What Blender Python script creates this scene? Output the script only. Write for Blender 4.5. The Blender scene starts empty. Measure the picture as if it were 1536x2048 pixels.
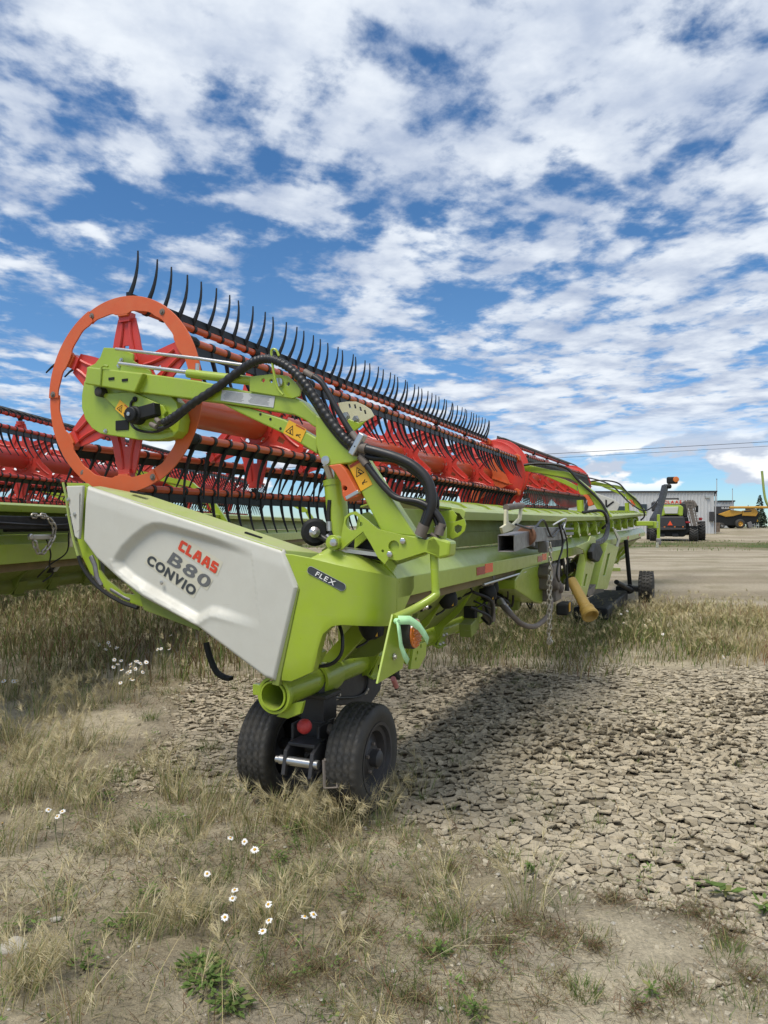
import bpy, bmesh, math, random
import numpy as np
from mathutils import Vector, Matrix
from mathutils.geometry import tessellate_polygon
R = math.radians
random.seed(7)
rng = np.random.default_rng(11)
scene = bpy.context.scene
COL = scene.collection

# ------------------------------------------------------------------ camera
cam_d = bpy.data.cameras.new('camera')
cam = bpy.data.objects.new('camera', cam_d); COL.objects.link(cam)
cam.location = (0, 0, 1.65); cam.rotation_euler = (R(90), 0, 0)
cam_d.sensor_fit = 'AUTO'; cam_d.sensor_width = 36.0
cam_d.lens = 1450*36/2048; cam_d.shift_y = 28/2048
cam_d.clip_start = 0.05; cam_d.clip_end = 4000
scene.camera = cam

# ------------------------------------------------------------------ light
SUN_EL, SUN_AZ = 62.0, 223.0         # direction the light comes from, azimuth measured from +X counter clockwise
sun_d = bpy.data.lights.new('sun', 'SUN'); sun = bpy.data.objects.new('sun', sun_d); COL.objects.link(sun)
sun_d.energy = 1.5; sun_d.angle = R(25); sun_d.color = (1.0, 0.94, 0.84)
sdir = Vector((math.cos(R(SUN_EL))*math.cos(R(SUN_AZ)), math.cos(R(SUN_EL))*math.sin(R(SUN_AZ)), math.sin(R(SUN_EL))))
sun.rotation_euler = sdir.to_track_quat('Z', 'Y').to_euler()
scene.view_settings.view_transform = 'Standard'
scene.view_settings.look = 'None'
scene.view_settings.gamma = 1.0
scene.view_settings.use_curve_mapping = False
scene.view_settings.exposure = 1.24

world = bpy.data.worlds.new('World'); scene.world = world; world.use_nodes = True
def build_world():
    nt = world.node_tree; N = nt.nodes; L = nt.links
    N.clear()
    out = N.new('ShaderNodeOutputWorld'); bg = N.new('ShaderNodeBackground'); bg.inputs['Strength'].default_value = 0.0605
    L.new(bg.outputs[0], out.inputs[0])
    sky = N.new('ShaderNodeTexSky'); sky.sky_type = 'NISHITA'; sky.sun_disc = False
    sky.sun_elevation = R(SUN_EL); sky.sun_rotation = R(90-SUN_AZ)
    sky.altitude = 600; sky.air_density = 1.0; sky.dust_density = 0.15; sky.ozone_density = 3.0
    tc = N.new('ShaderNodeTexCoord')
    def math_(op, a, b=None, c=None, clamp=False):
        m = N.new('ShaderNodeMath'); m.operation = op; m.use_clamp = clamp
        for i, v in enumerate((a, b, c)):
            if v is None: continue
            if isinstance(v, (int, float)): m.inputs[i].default_value = v
            else: L.new(v, m.inputs[i])
        return m.outputs[0]
    def ramp(v, lo, hi):
        m = N.new('ShaderNodeMapRange'); m.interpolation_type = 'SMOOTHSTEP'
        L.new(v, m.inputs[0]); m.inputs[1].default_value = lo; m.inputs[2].default_value = hi
        return m.outputs[0]
    sep = N.new('ShaderNodeSeparateXYZ'); L.new(tc.outputs['Generated'], sep.inputs[0])
    X, Y, Z = sep.outputs
    den = math_('MAXIMUM', math_('ADD', Z, 0.05), 0.02)
    px = math_('DIVIDE', X, den); py = math_('DIVIDE', Y, den)
    comb = N.new('ShaderNodeCombineXYZ'); L.new(px, comb.inputs[0]); L.new(py, comb.inputs[1])
    def noise(vec, scale, detail, rough, rot=0, sx=1, sy=1, off=(0, 0, 0), dist=0.0, lac=2.0):
        mp = N.new('ShaderNodeMapping'); mp.vector_type = 'POINT'
        mp.inputs['Rotation'].default_value = (0, 0, R(rot)); mp.inputs['Scale'].default_value = (sx, sy, 1); mp.inputs['Location'].default_value = off
        L.new(vec, mp.inputs[0])
        n = N.new('ShaderNodeTexNoise'); n.inputs['Scale'].default_value = scale; n.inputs['Detail'].default_value = detail
        n.inputs['Roughness'].default_value = rough; n.inputs['Distortion'].default_value = dist; n.inputs['Lacunarity'].default_value = lac
        L.new(mp.outputs[0], n.inputs['Vector'])
        return n.outputs['Fac']
    V = comb.outputs[0]
    big = noise(V, 0.42, 2, 0.5, rot=20, off=(3.1, 0.7, 0))
    mid = noise(V, 2.7, 8, 0.58, rot=-28, sx=1.0, sy=0.85, off=(1.7, 4.2, 0), dist=0.15)
    puff = noise(V, 8.5, 5, 0.55, rot=-20, sx=1.0, sy=0.85, off=(8.3, 1.2, 0), dist=0.1)
    # fewer clouds towards the left of the view (towards -X), more to the right
    side = math_('MULTIPLY', ramp(math_('ADD', px, math_('MULTIPLY', py, -0.15)), -1.5, 0.5), 0.10)
    cov = math_('ADD', math_('ADD', math_('MULTIPLY', mid, 0.70), math_('MULTIPLY', puff, 0.32)), math_('ADD', math_('MULTIPLY', big, 0.22), side))
    a = ramp(cov, 0.592, 0.725)
    # thin towards the horizon where only low cumulus are left
    lowfade = ramp(Z, 0.05, 0.16)
    a = math_('MULTIPLY', a, lowfade)
    # cumulus band low over the horizon
    az = math_('ARCTAN2', X, Y)
    c2 = N.new('ShaderNodeCombineXYZ'); L.new(math_('MULTIPLY', az, 1.0), c2.inputs[0]); L.new(math_('MULTIPLY', Z, 2.3), c2.inputs[1])
    cum = noise(c2.outputs[0], 9.0, 6, 0.52, off=(0.62, 2.0, 0))
    band = math_('MULTIPLY', ramp(Z, 0.03, 0.058), math_('SUBTRACT', 1.0, ramp(Z, 0.095, 0.135)))
    c_a = math_('MULTIPLY', ramp(cum, 0.455, 0.505), band)
    shade = noise(V, 3.4, 5, 0.55, rot=-20, off=(5.1, 2.2, 0))
    cc = N.new('ShaderNodeMix'); cc.data_type = 'RGBA'
    L.new(ramp(math_('ADD', math_('MULTIPLY', shade, 0.6), math_('MULTIPLY', cov, 0.55)), 0.55, 0.86), cc.inputs[0])
    cc.inputs[6].default_value = (3.0, 3.6, 4.8, 1); cc.inputs[7].default_value = (6.2, 6.6, 7.1, 1)
    # cumulus: bright crowns, grey flat bases
    cshift = noise(c2.outputs[0], 9.0, 6, 0.52, off=(0.62, 2.06, 0))
    cm = N.new('ShaderNodeMix'); cm.data_type = 'RGBA'
    L.new(ramp(math_('SUBTRACT', cum, cshift), -0.05, 0.09), cm.inputs[0])
    cm.inputs[6].default_value = (4.0, 4.5, 5.4, 1); cm.inputs[7].default_value = (7.2, 7.4, 7.6, 1)
    m1 = N.new('ShaderNodeMix'); m1.data_type = 'RGBA'
    hs = N.new('ShaderNodeHueSaturation'); hs.inputs['Saturation'].default_value = 1.22; hs.inputs['Value'].default_value = 0.90; L.new(sky.outputs[0], hs.inputs['Color'])
    ht = N.new('ShaderNodeMix'); ht.data_type = 'RGBA'; ht.blend_type = 'MULTIPLY'; L.new(math_('SUBTRACT', 1.0, ramp(Z, 0.02, 0.30)), ht.inputs[0]); L.new(hs.outputs[0], ht.inputs[6]); ht.inputs[7].default_value = (0.60, 0.79, 1.0, 1)
    L.new(a, m1.inputs[0]); L.new(ht.outputs[2], m1.inputs[6]); L.new(cc.outputs[2], m1.inputs[7])
    m2 = N.new('ShaderNodeMix'); m2.data_type = 'RGBA'
    L.new(c_a, m2.inputs[0]); L.new(m1.outputs[2], m2.inputs[6]); L.new(cm.outputs[2], m2.inputs[7])
    L.new(m2.outputs[2], bg.inputs['Color'])
build_world()

# ------------------------------------------------------------------ materials
def new_mat(name):
    m = bpy.data.materials.new(name); m.use_nodes = True
    return m, m.node_tree, m.node_tree.nodes['Principled BSDF']
def paint(name, col, rough=0.4, metal=0.0, var=0.12, scale=3.0, dirt=None, dirt_amt=0.0, bump=0.0, bscale=60.0, coat=0.0, spec=0.5, dust=0.0):
    m, nt, b = new_mat(name); N, L = nt.nodes, nt.links
    b.inputs['Roughness'].default_value = rough; b.inputs['Metallic'].default_value = metal
    b.inputs['Coat Weight'].default_value = coat; b.inputs['Coat Roughness'].default_value = 0.15
    b.inputs['Specular IOR Level'].default_value = spec
    tc = N.new('ShaderNodeTexCoord')
    n = N.new('ShaderNodeTexNoise'); n.inputs['Scale'].default_value = scale; n.inputs['Detail'].default_value = 6; n.inputs['Roughness'].default_value = 0.62
    L.new(tc.outputs['Object'], n.inputs['Vector'])
    r = N.new('ShaderNodeMapRange'); L.new(n.outputs['Fac'], r.inputs[0])
    r.inputs[1].default_value = 0.3; r.inputs[2].default_value = 0.7; r.inputs[3].default_value = 1-var; r.inputs[4].default_value = 1+var
    mx = N.new('ShaderNodeMix'); mx.data_type = 'RGBA'; mx.blend_type = 'MULTIPLY'; mx.inputs[0].default_value = 1
    mx.inputs[6].default_value = (*col, 1); L.new(r.outputs[0], mx.inputs[7])
    src = mx.outputs[2]
    if dirt:
        n2 = N.new('ShaderNodeTexNoise'); n2.inputs['Scale'].default_value = scale*3.1; n2.inputs['Detail'].default_value = 9; n2.inputs['Roughness'].default_value = 0.7
        L.new(tc.outputs['Object'], n2.inputs['Vector'])
        r2 = N.new('ShaderNodeMapRange'); L.new(n2.outputs['Fac'], r2.inputs[0])
        r2.inputs[1].default_value = 0.42; r2.inputs[2].default_value = 0.75; r2.inputs[3].default_value = dirt_amt*0.25; r2.inputs[4].default_value = dirt_amt
        md = N.new('ShaderNodeMix'); md.data_type = 'RGBA'; L.new(r2.outputs[0], md.inputs[0])
        L.new(src, md.inputs[6]); md.inputs[7].default_value = (*dirt, 1); src = md.outputs[2]
        rr = N.new('ShaderNodeMapRange'); L.new(n2.outputs['Fac'], rr.inputs[0])
        rr.inputs[1].default_value = 0.35; rr.inputs[2].default_value = 0.75; rr.inputs[3].default_value = rough*0.85; rr.inputs[4].default_value = min(1, rough*1.5)
        L.new(rr.outputs[0], b.inputs['Roughness'])
    if dust:
        # settled dust: thin film on faces that look up, broken by noise
        ge = N.new('ShaderNodeNewGeometry'); sp = N.new('ShaderNodeSeparateXYZ'); L.new(ge.outputs['True Normal'], sp.inputs[0])
        ru = N.new('ShaderNodeMapRange'); L.new(sp.outputs[2], ru.inputs[0]); ru.inputs[1].default_value = 0.25; ru.inputs[2].default_value = 0.95; ru.inputs[3].default_value = 0.12; ru.inputs[4].default_value = 1.0
        nd = N.new('ShaderNodeTexNoise'); nd.inputs['Scale'].default_value = 5.5; nd.inputs['Detail'].default_value = 10; nd.inputs['Roughness'].default_value = 0.72
        L.new(tc.outputs['Object'], nd.inputs['Vector'])
        rn = N.new('ShaderNodeMapRange'); L.new(nd.outputs['Fac'], rn.inputs[0]); rn.inputs[1].default_value = 0.36; rn.inputs[2].default_value = 0.66; rn.inputs[3].default_value = 0.1; rn.inputs[4].default_value = dust
        mm_ = N.new('ShaderNodeMath'); mm_.operation = 'MULTIPLY'; L.new(ru.outputs[0], mm_.inputs[0]); L.new(rn.outputs[0], mm_.inputs[1])
        mdu = N.new('ShaderNodeMix'); mdu.data_type = 'RGBA'; L.new(mm_.outputs[0], mdu.inputs[0]); L.new(src, mdu.inputs[6]); mdu.inputs[7].default_value = (0.42, 0.38, 0.27, 1); src = mdu.outputs[2]
        # hairline scratches
        ns = N.new('ShaderNodeTexNoise'); ns.inputs['Scale'].default_value = 26; ns.inputs['Detail'].default_value = 3
        mps = N.new('ShaderNodeMapping'); mps.inputs['Scale'].default_value = (0.5, 0.25, 5); mps.inputs['Rotation'].default_value = (0.4, 0.2, 0.3)
        L.new(tc.outputs['Object'], mps.inputs[0]); L.new(mps.outputs[0], ns.inputs['Vector'])
        rs = N.new('ShaderNodeMapRange'); L.new(ns.outputs['Fac'], rs.inputs[0]); rs.inputs[1].default_value = 0.70; rs.inputs[2].default_value = 0.76; rs.inputs[3].default_value = 0; rs.inputs[4].default_value = 0.35
        msr = N.new('ShaderNodeMix'); msr.data_type = 'RGBA'; L.new(rs.outputs[0], msr.inputs[0]); L.new(src, msr.inputs[6]); msr.inputs[7].default_value = (0.40, 0.38, 0.30, 1); src = msr.outputs[2]
    L.new(src, b.inputs['Base Color'])
    if bump:
        nb = N.new('ShaderNodeTexNoise'); nb.inputs['Scale'].default_value = bscale; nb.inputs['Detail'].default_value = 5
        L.new(tc.outputs['Object'], nb.inputs['Vector'])
        bp = N.new('ShaderNodeBump'); bp.inputs['Strength'].default_value = bump; bp.inputs['Distance'].default_value = 0.004
        L.new(nb.outputs['Fac'], bp.inputs['Height']); L.new(bp.outputs[0], b.inputs['Normal'])
    return m
DUST = (0.34, 0.29, 0.20)
M = {}
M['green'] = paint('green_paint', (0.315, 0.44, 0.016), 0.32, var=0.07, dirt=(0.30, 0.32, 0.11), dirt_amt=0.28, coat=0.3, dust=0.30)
M['green_dusty_shaded'] = paint('dusty_shaded_green_paint', (0.185, 0.255, 0.022), 0.5, var=0.12, dirt=(.22,.20,.12), dirt_amt=0.40, dust=0.45)  # dusty green, darkened so the paint carries the back header's rear shade
M['green_pale'] = paint('sky_sheen_green', (0.33, 0.43, 0.085), 0.40, var=0.08, dirt=(0.42, 0.44, 0.27), dirt_amt=0.45, dust=0.5)  # pale green with the sky's reflection on the ledge put into the colour
M['white'] = paint('white_plastic', (0.555, 0.555, 0.50), 0.42, var=0.035, scale=2, dirt=(0.38, 0.35, 0.28), dirt_amt=0.22, coat=0.0, dust=0.30)
M['sticker'] = paint('clear_sticker', (0.55, 0.53, 0.43), 0.3, var=0.03)
M['orange'] = paint('orange_paint', (0.62, 0.105, 0.022), 0.42, var=0.07, dirt=(0.45, 0.22, 0.12), dirt_amt=0.25)
M['tube'] = paint('orange_red_tube', (0.54, 0.085, 0.022), 0.36, var=0.07, dirt=(0.4, 0.2, 0.12), dirt_amt=0.2, coat=0.2)
M['red'] = paint('red_paint', (0.60, 0.035, 0.022), 0.38, var=0.08, dirt=(0.38, 0.15, 0.10), dirt_amt=0.22, coat=0.2)
M['red2'] = paint('faded_red_paint', (0.58, 0.035, 0.024), 0.45, var=0.08, dirt=(0.38, 0.16, 0.11), dirt_amt=0.3)
M['black'] = paint('black_plastic', (0.011, 0.012, 0.013), 0.55, var=0.2, dirt=(0.08, 0.075, 0.06), dirt_amt=0.12, spec=0.28)
M['tine'] = paint('black_tine_plastic', (0.013, 0.015, 0.017), 0.45, var=0.2, spec=0.35)
M['grey_tine'] = paint('weathered_tine_plastic', (0.07, 0.07, 0.065), 0.6, var=0.2)
M['rubber'] = paint('rubber', (0.016, 0.0165, 0.0175), 0.6, var=0.25, scale=5, dirt=(0.19, 0.165, 0.125), dirt_amt=0.30, bump=0.25, bscale=140)
M['dark_metal'] = paint('dark_grey_metal', (0.032, 0.033, 0.036), 0.5, var=0.2, dirt=(0.13, 0.09, 0.07), dirt_amt=0.2)
M['rusty'] = paint('worn_grey_steel', (0.22, 0.22, 0.225), 0.42, 0.45, var=0.25, scale=7, dirt=(0.13, 0.07, 0.04), dirt_amt=0.4, bump=0.15)
M['cast'] = paint('cast_gearbox_metal', (0.19, 0.165, 0.145), 0.6, 0.2, var=0.2, dirt=(0.12, 0.08, 0.05), dirt_amt=0.4)
M['steel'] = paint('zinc_steel', (0.55, 0.54, 0.52), 0.3, 0.85, var=0.1, scale=9)
M['chain'] = paint('chain_steel', (0.42, 0.39, 0.33), 0.42, 0.7, var=0.25, scale=20)
M['hose'] = paint('black_hose', (0.010, 0.010, 0.011), 0.42, var=0.25, dirt=(0.10, 0.09, 0.08), dirt_amt=0.12)
M['yellow'] = paint('warning_yellow', (0.78, 0.42, 0.02), 0.4, var=0.05)
M['warn_red'] = paint('warning_red', (0.45, 0.07, 0.02), 0.45, var=0.05)
M['pto'] = paint('yellow_plastic_shield', (0.40, 0.255, 0.045), 0.55, var=0.1, dirt=(0.22, 0.17, 0.09), dirt_amt=0.5)
M['refl_red'] = paint('red_reflector', (0.30, 0.006, 0.012), 0.2, var=0.05)
M['refl_orange'] = paint('orange_reflector', (0.85, 0.085, 0.02), 0.25, var=0.05)
M['amber'] = paint('amber_lens', (0.62, 0.16, 0.015), 0.18, var=0.1, coat=0.6)
M['ribbon'] = paint('mint_ribbon', (0.46, 0.80, 0.42), 0.5, var=0.06)
M['logo_red'] = paint('logo_red', (0.60, 0.055, 0.022), 0.4, var=0.03)
M['logo_grey'] = paint('logo_grey', (0.12, 0.125, 0.13), 0.4, var=0.03)
M['logo_dark'] = paint('logo_dark', (0.045, 0.052, 0.058), 0.4, var=0.03)
M['white_print'] = paint('white_print', (0.75, 0.75, 0.73), 0.4, var=0.02)
M['grey_label'] = paint('grey_label', (0.52, 0.53, 0.53), 0.35, var=0.04)
M['ball'] = paint('faded_red_ball', (0.62, 0.045, 0.045), 0.45, var=0.1, dirt=(0.4, 0.12, 0.1), dirt_amt=0.3)
M['canvas'] = paint('draper_canvas_edge', (0.20, 0.145, 0.06), 0.75, var=0.2)
M['cream'] = paint('cream_plate', (0.58, 0.55, 0.38), 0.45, var=0.1)
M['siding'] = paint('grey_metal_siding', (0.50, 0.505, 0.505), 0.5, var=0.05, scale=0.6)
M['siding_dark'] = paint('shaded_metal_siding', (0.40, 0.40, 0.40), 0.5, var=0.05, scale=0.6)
M['trim'] = paint('dark_trim', (0.035, 0.033, 0.035), 0.5)
M['glass'] = paint('dark_window_glass', (0.03, 0.04, 0.05), 0.08, var=0.05)
M['ochre'] = paint('yellow_ochre_paint', (0.52, 0.28, 0.035), 0.42, var=0.08)
M['wood'] = paint('grey_wood', (0.16, 0.12, 0.09), 0.8, var=0.2)
M['petal'] = paint('white_petal', (0.72, 0.72, 0.70), 0.6, var=0.04)
M['disc'] = paint('yellow_flower_centre', (0.60, 0.33, 0.02), 0.7, var=0.1)
M['stem'] = paint('green_stem', (0.10, 0.14, 0.04), 0.7, var=0.15)
M['stone'] = paint('pale_stone', (0.40, 0.37, 0.31), 0.85, var=0.15, scale=14, bump=0.6, bscale=40)

def attr_mat(name, rough=0.8, transl=0.0, nscale=0.0):
    m, nt, b = new_mat(name); N, L = nt.nodes, nt.links
    a = N.new('ShaderNodeAttribute'); a.attribute_name = 'Col'
    b.inputs['Roughness'].default_value = rough; b.inputs['Specular IOR Level'].default_value = 0.25
    src = a.outputs['Color']
    if nscale:
        g = N.new('ShaderNodeNewGeometry'); n = N.new('ShaderNodeTexNoise'); n.inputs['Scale'].default_value = nscale; n.inputs['Detail'].default_value = 7; n.inputs['Roughness'].default_value = 0.65
        L.new(g.outputs['Position'], n.inputs['Vector'])
        r = N.new('ShaderNodeMapRange'); L.new(n.outputs['Fac'], r.inputs[0]); r.inputs[1].default_value = 0.3; r.inputs[2].default_value = 0.7; r.inputs[3].default_value = 0.78; r.inputs[4].default_value = 1.18
        mx = N.new('ShaderNodeMix'); mx.data_type = 'RGBA'; mx.blend_type = 'MULTIPLY'; mx.inputs[0].default_value = 1
        L.new(src, mx.inputs[6]); L.new(r.outputs[0], mx.inputs[7]); src = mx.outputs[2]
        vo = N.new('ShaderNodeTexVoronoi'); vo.feature = 'DISTANCE_TO_EDGE'; vo.inputs['Scale'].default_value = nscale*1.9
        wv = N.new('ShaderNodeMix'); wv.data_type = 'VECTOR'; wv.inputs[0].default_value = 0.04; L.new(g.outputs['Position'], wv.inputs[4]); L.new(n.outputs['Color'], wv.inputs[5]); L.new(wv.outputs[1], vo.inputs['Vector'])
        cr = N.new('ShaderNodeMapRange'); L.new(vo.outputs['Distance'], cr.inputs[0]); cr.inputs[1].default_value = 0.0; cr.inputs[2].default_value = 0.035; cr.inputs[3].default_value = 0.62; cr.inputs[4].default_value = 1.0
        m2 = N.new('ShaderNodeMix'); m2.data_type = 'RGBA'; m2.blend_type = 'MULTIPLY'; m2.inputs[0].default_value = 1; L.new(src, m2.inputs[6]); L.new(cr.outputs[0], m2.inputs[7]); src = m2.outputs[2]
        bp = N.new('ShaderNodeBump'); bp.inputs['Strength'].default_value = 0.7; bp.inputs['Distance'].default_value = 0.006
        n3 = N.new('ShaderNodeTexNoise'); n3.inputs['Scale'].default_value = nscale*5; n3.inputs['Detail'].default_value = 8; n3.inputs['Roughness'].default_value = 0.7
        L.new(g.outputs['Position'], n3.inputs['Vector'])
        L.new(n3.outputs['Fac'], bp.inputs['Height']); L.new(bp.outputs[0], b.inputs['Normal'])
    L.new(src, b.inputs['Base Color'])
    if transl:
        t = N.new('ShaderNodeBsdfTranslucent'); L.new(src, t.inputs['Color'])
        ms = N.new('ShaderNodeMixShader'); ms.inputs[0].default_value = transl
        L.new(b.outputs[0], ms.inputs[1]); L.new(t.outputs[0], ms.inputs[2])
        L.new(ms.outputs[0], N['Material Output'].inputs['Surface'])
    return m
M['grass'] = attr_mat('grass_blades', 0.75, 0.28)
M['mud'] = attr_mat('mud_plates', 0.95, 0, 14.0)

# ------------------------------------------------------------------ helpers
def tag(o, label=None, cat=None, group=None, kind=None):
    if label: o['label'] = label
    if cat: o['category'] = cat
    if group: o['group'] = group
    if kind: o['kind'] = kind
    return o
def thing(name, label, cat, loc=(0, 0, 0), rz=0, group=None):
    o = bpy.data.objects.new(name, None); COL.objects.link(o); o.empty_display_size = 0.2
    o.location = loc; o.rotation_euler = (0, 0, rz)
    return tag(o, label, cat, group)
def link(name, me, parent=None, loc=None):
    o = bpy.data.objects.new(name, me); COL.objects.link(o)
    if parent is not None: o.parent = parent
    if loc is not None: o.location = loc
    return o
class MB:
    """collects shapes into one mesh"""
    def __init__(s): s.v = []; s.f = []; s.sm = []
    def add(s, v, f, smooth=False):
        b = len(s.v); s.v += [tuple(p) for p in v]; s.f += [tuple(b+i for i in q) for q in f]; s.sm += [smooth]*len(f); return s
    def box(s, c, d, rot=None):
        h = [x/2 for x in d]
        vs = [Vector((x*h[0], y*h[1], z*h[2])) for x in (-1, 1) for y in (-1, 1) for z in (-1, 1)]
        if rot is not None: vs = [rot @ p for p in vs]
        c = Vector(c)
        return s.add([p+c for p in vs], [(0, 1, 3, 2), (4, 6, 7, 5), (0, 4, 5, 1), (2, 3, 7, 6), (0, 2, 6, 4), (1, 5, 7, 3)])
    def prism(s, pts, a0, a1, axis='u', holes=()):
        """pts: (v,z) for axis u, (u,z) for axis v, (u,v) for axis z; extruded a0..a1"""
        def P(p, a):
            return (a, p[0], p[1]) if axis == 'u' else (p[0], a, p[1]) if axis == 'v' else (p[0], p[1], a)
        loops = [list(pts)] + [list(h) for h in holes]
        flat = [p for l in loops for p in l]; n = len(flat)
        v = [P(p, a0) for p in flat] + [P(p, a1) for p in flat]
        f = []
        if holes:
            tris = tessellate_polygon([[Vector((p[0], p[1], 0)) for p in l] for l in loops])
            f += [tuple(t) for t in tris] + [tuple(n+i for i in reversed(t)) for t in tris]
        else:
            f += [tuple(range(n)), tuple(reversed(range(n, 2*n)))]
        b = 0
        for l in loops:
            m = len(l)
            for i in range(m):
                j = (i+1) % m
                f.append((b+i, n+b+i, n+b+j, b+j))
            b += m
        return s.add(v, f)
    def tube(s, pts, r, seg=10, cap=True, smooth=True):
        pts = [Vector(p) for p in pts]; n = len(pts)
        rs = r if isinstance(r, (list, tuple)) else [r]*n
        vs = []; prev = None
        for i in range(n):
            t = (pts[min(i+1, n-1)]-pts[max(i-1, 0)]).normalized()
            if prev is None:
                a = Vector((0, 0, 1)) if abs(t.z) < 0.9 else Vector((1, 0, 0))
                x = t.cross(a).normalized()
            else:
                x = (prev - t*prev.dot(t)).normalized()
            prev = x; y = t.cross(x)
            for k in range(seg):
                an = 2*math.pi*k/seg
                vs.append(pts[i] + (x*math.cos(an)+y*math.sin(an))*rs[i])
        f = []
        for i in range(n-1):
            for k in range(seg):
                k2 = (k+1) % seg
                f.append((i*seg+k, i*seg+k2, (i+1)*seg+k2, (i+1)*seg+k))
        s.add(vs, f, smooth)
        if cap:
            b = len(s.v)-n*seg
            s.f.append(tuple(b+k for k in reversed(range(seg)))); s.sm.append(False)
            s.f.append(tuple(b+(n-1)*seg+k for k in range(seg))); s.sm.append(False)
        return s
    def lathe(s, prof, c, axis, seg=32, smooth=True, close=False):
        """prof: (distance along axis, radius)"""
        axis = Vector(axis).normalized(); c = Vector(c)
        a = Vector((0, 0, 1)) if abs(axis.z) < 0.9 else Vector((1, 0, 0))
        x = axis.cross(a).normalized(); y = axis.cross(x)
        n = len(prof); vs = []
        for d, r in prof:
            for k in range(seg):
                an = 2*math.pi*k/seg
                vs.append(c+axis*d+(x*math.cos(an)+y*math.sin(an))*max(r, 1e-4))
        f = []
        for i in range(n if close else n-1):
            i2 = (i+1) % n
            for k in range(seg):
                k2 = (k+1) % seg
                f.append((i*seg+k, i*seg+k2, i2*seg+k2, i2*seg+k))
        return s.add(vs, f, smooth)
    def mesh(s, name, mat, ang=41):
        me = bpy.data.meshes.new(name)
        me.from_pydata([tuple(p) for p in s.v], [], s.f)
        me.polygons.foreach_set('use_smooth', s.sm)
        bm = bmesh.new(); bm.from_mesh(me); bmesh.ops.recalc_face_normals(bm, faces=bm.faces); bm.to_mesh(me); bm.free()
        if any(s.sm): me.set_sharp_from_angle(angle=R(ang))
        me.materials.append(mat); me.update()
        return me
    def build(s, name, mat, parent=None, bevel=0.0, seg=2, loc=None):
        o = link(name, s.mesh(name, mat), parent, loc)
        if bevel:
            md = o.modifiers.new('bevel', 'BEVEL'); md.width = bevel; md.segments = seg; md.limit_method = 'ANGLE'; md.angle_limit = R(40); md.harden_normals = False
        return o
def prism(name, mat, parent, pts, a0, a1, axis='u', holes=(), bevel=0.004):
    return MB().prism(pts, a0, a1, axis, holes).build(name, mat, parent, bevel)
def box(name, mat, parent, c, d, bevel=0.003, rot=None):
    return MB().box(c, d, rot).build(name, mat, parent, bevel)
def tube(name, mat, parent, pts, r, seg=10): return MB().tube(pts, r, seg).build(name, mat, parent)
def circle(c, r, n=20, a0=0): return [(c[0]+r*math.cos(a0+2*math.pi*i/n), c[1]+r*math.sin(a0+2*math.pi*i/n)) for i in range(n)]
def smooth(pts, n=8):
    """Catmull-Rom through the points"""
    P = [Vector(p) for p in pts]; out = []
    P = [P[0]*2-P[1]] + P + [P[-1]*2-P[-2]]
    for i in range(1, len(P)-2):
        for k in range(n):
            t = k/n; a, b, c, d = P[i-1], P[i], P[i+1], P[i+2]
            out.append(0.5*((2*b)+(c-a)*t+(2*a-5*b+4*c-d)*t*t+(3*b-a-3*c+d)*t**3))
    out.append(P[-2]); return out
def bolt_mesh(name, mat, r=0.012, h=0.01, axis=(1, 0, 0)):
    return MB().lathe([(0, r*1.5), (-h*0.25, r*1.5), (-h*0.3, r), (-h, r*0.92), (-h, 0)], (0, 0, 0), axis, 6, False).mesh(name, mat)
def text_mesh(name, body, mat, size, extrude=0.0015, offset=0.0, xscale=1.0, space=1.0):
    cu = bpy.data.curves.new(name, 'FONT'); cu.body = body; cu.size = size; cu.extrude = extrude; cu.offset = offset; cu.space_character = space
    cu.resolution_u = 4
    ob = bpy.data.objects.new(name, cu); COL.objects.link(ob)
    dg = bpy.context.evaluated_depsgraph_get(); dg.update()
    me = bpy.data.meshes.new_from_object(ob.evaluated_get(dg)); bpy.data.objects.remove(ob); bpy.data.curves.remove(cu)
    me.name = name; me.materials.clear(); me.materials.append(mat)
    xs = [v.co.x for v in me.vertices]; ys = [v.co.y for v in me.vertices]
    x0, y0 = min(xs), min(ys); h = max(ys)-y0
    for v in me.vertices: v.co.x = (v.co.x-x0)*xscale; v.co.y -= y0
    me['w'] = (max(xs)-x0)*xscale; me['h'] = h
    return me
def frame(o, ex, en):
    """matrix with local x -> ex, local z -> en (outward normal), at o"""
    ex = Vector(ex).normalized(); en = Vector(en).normalized(); ey = en.cross(ex)
    m = Matrix((ex, ey, en)).transposed().to_4x4(); m.translation = Vector(o); return m
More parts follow.
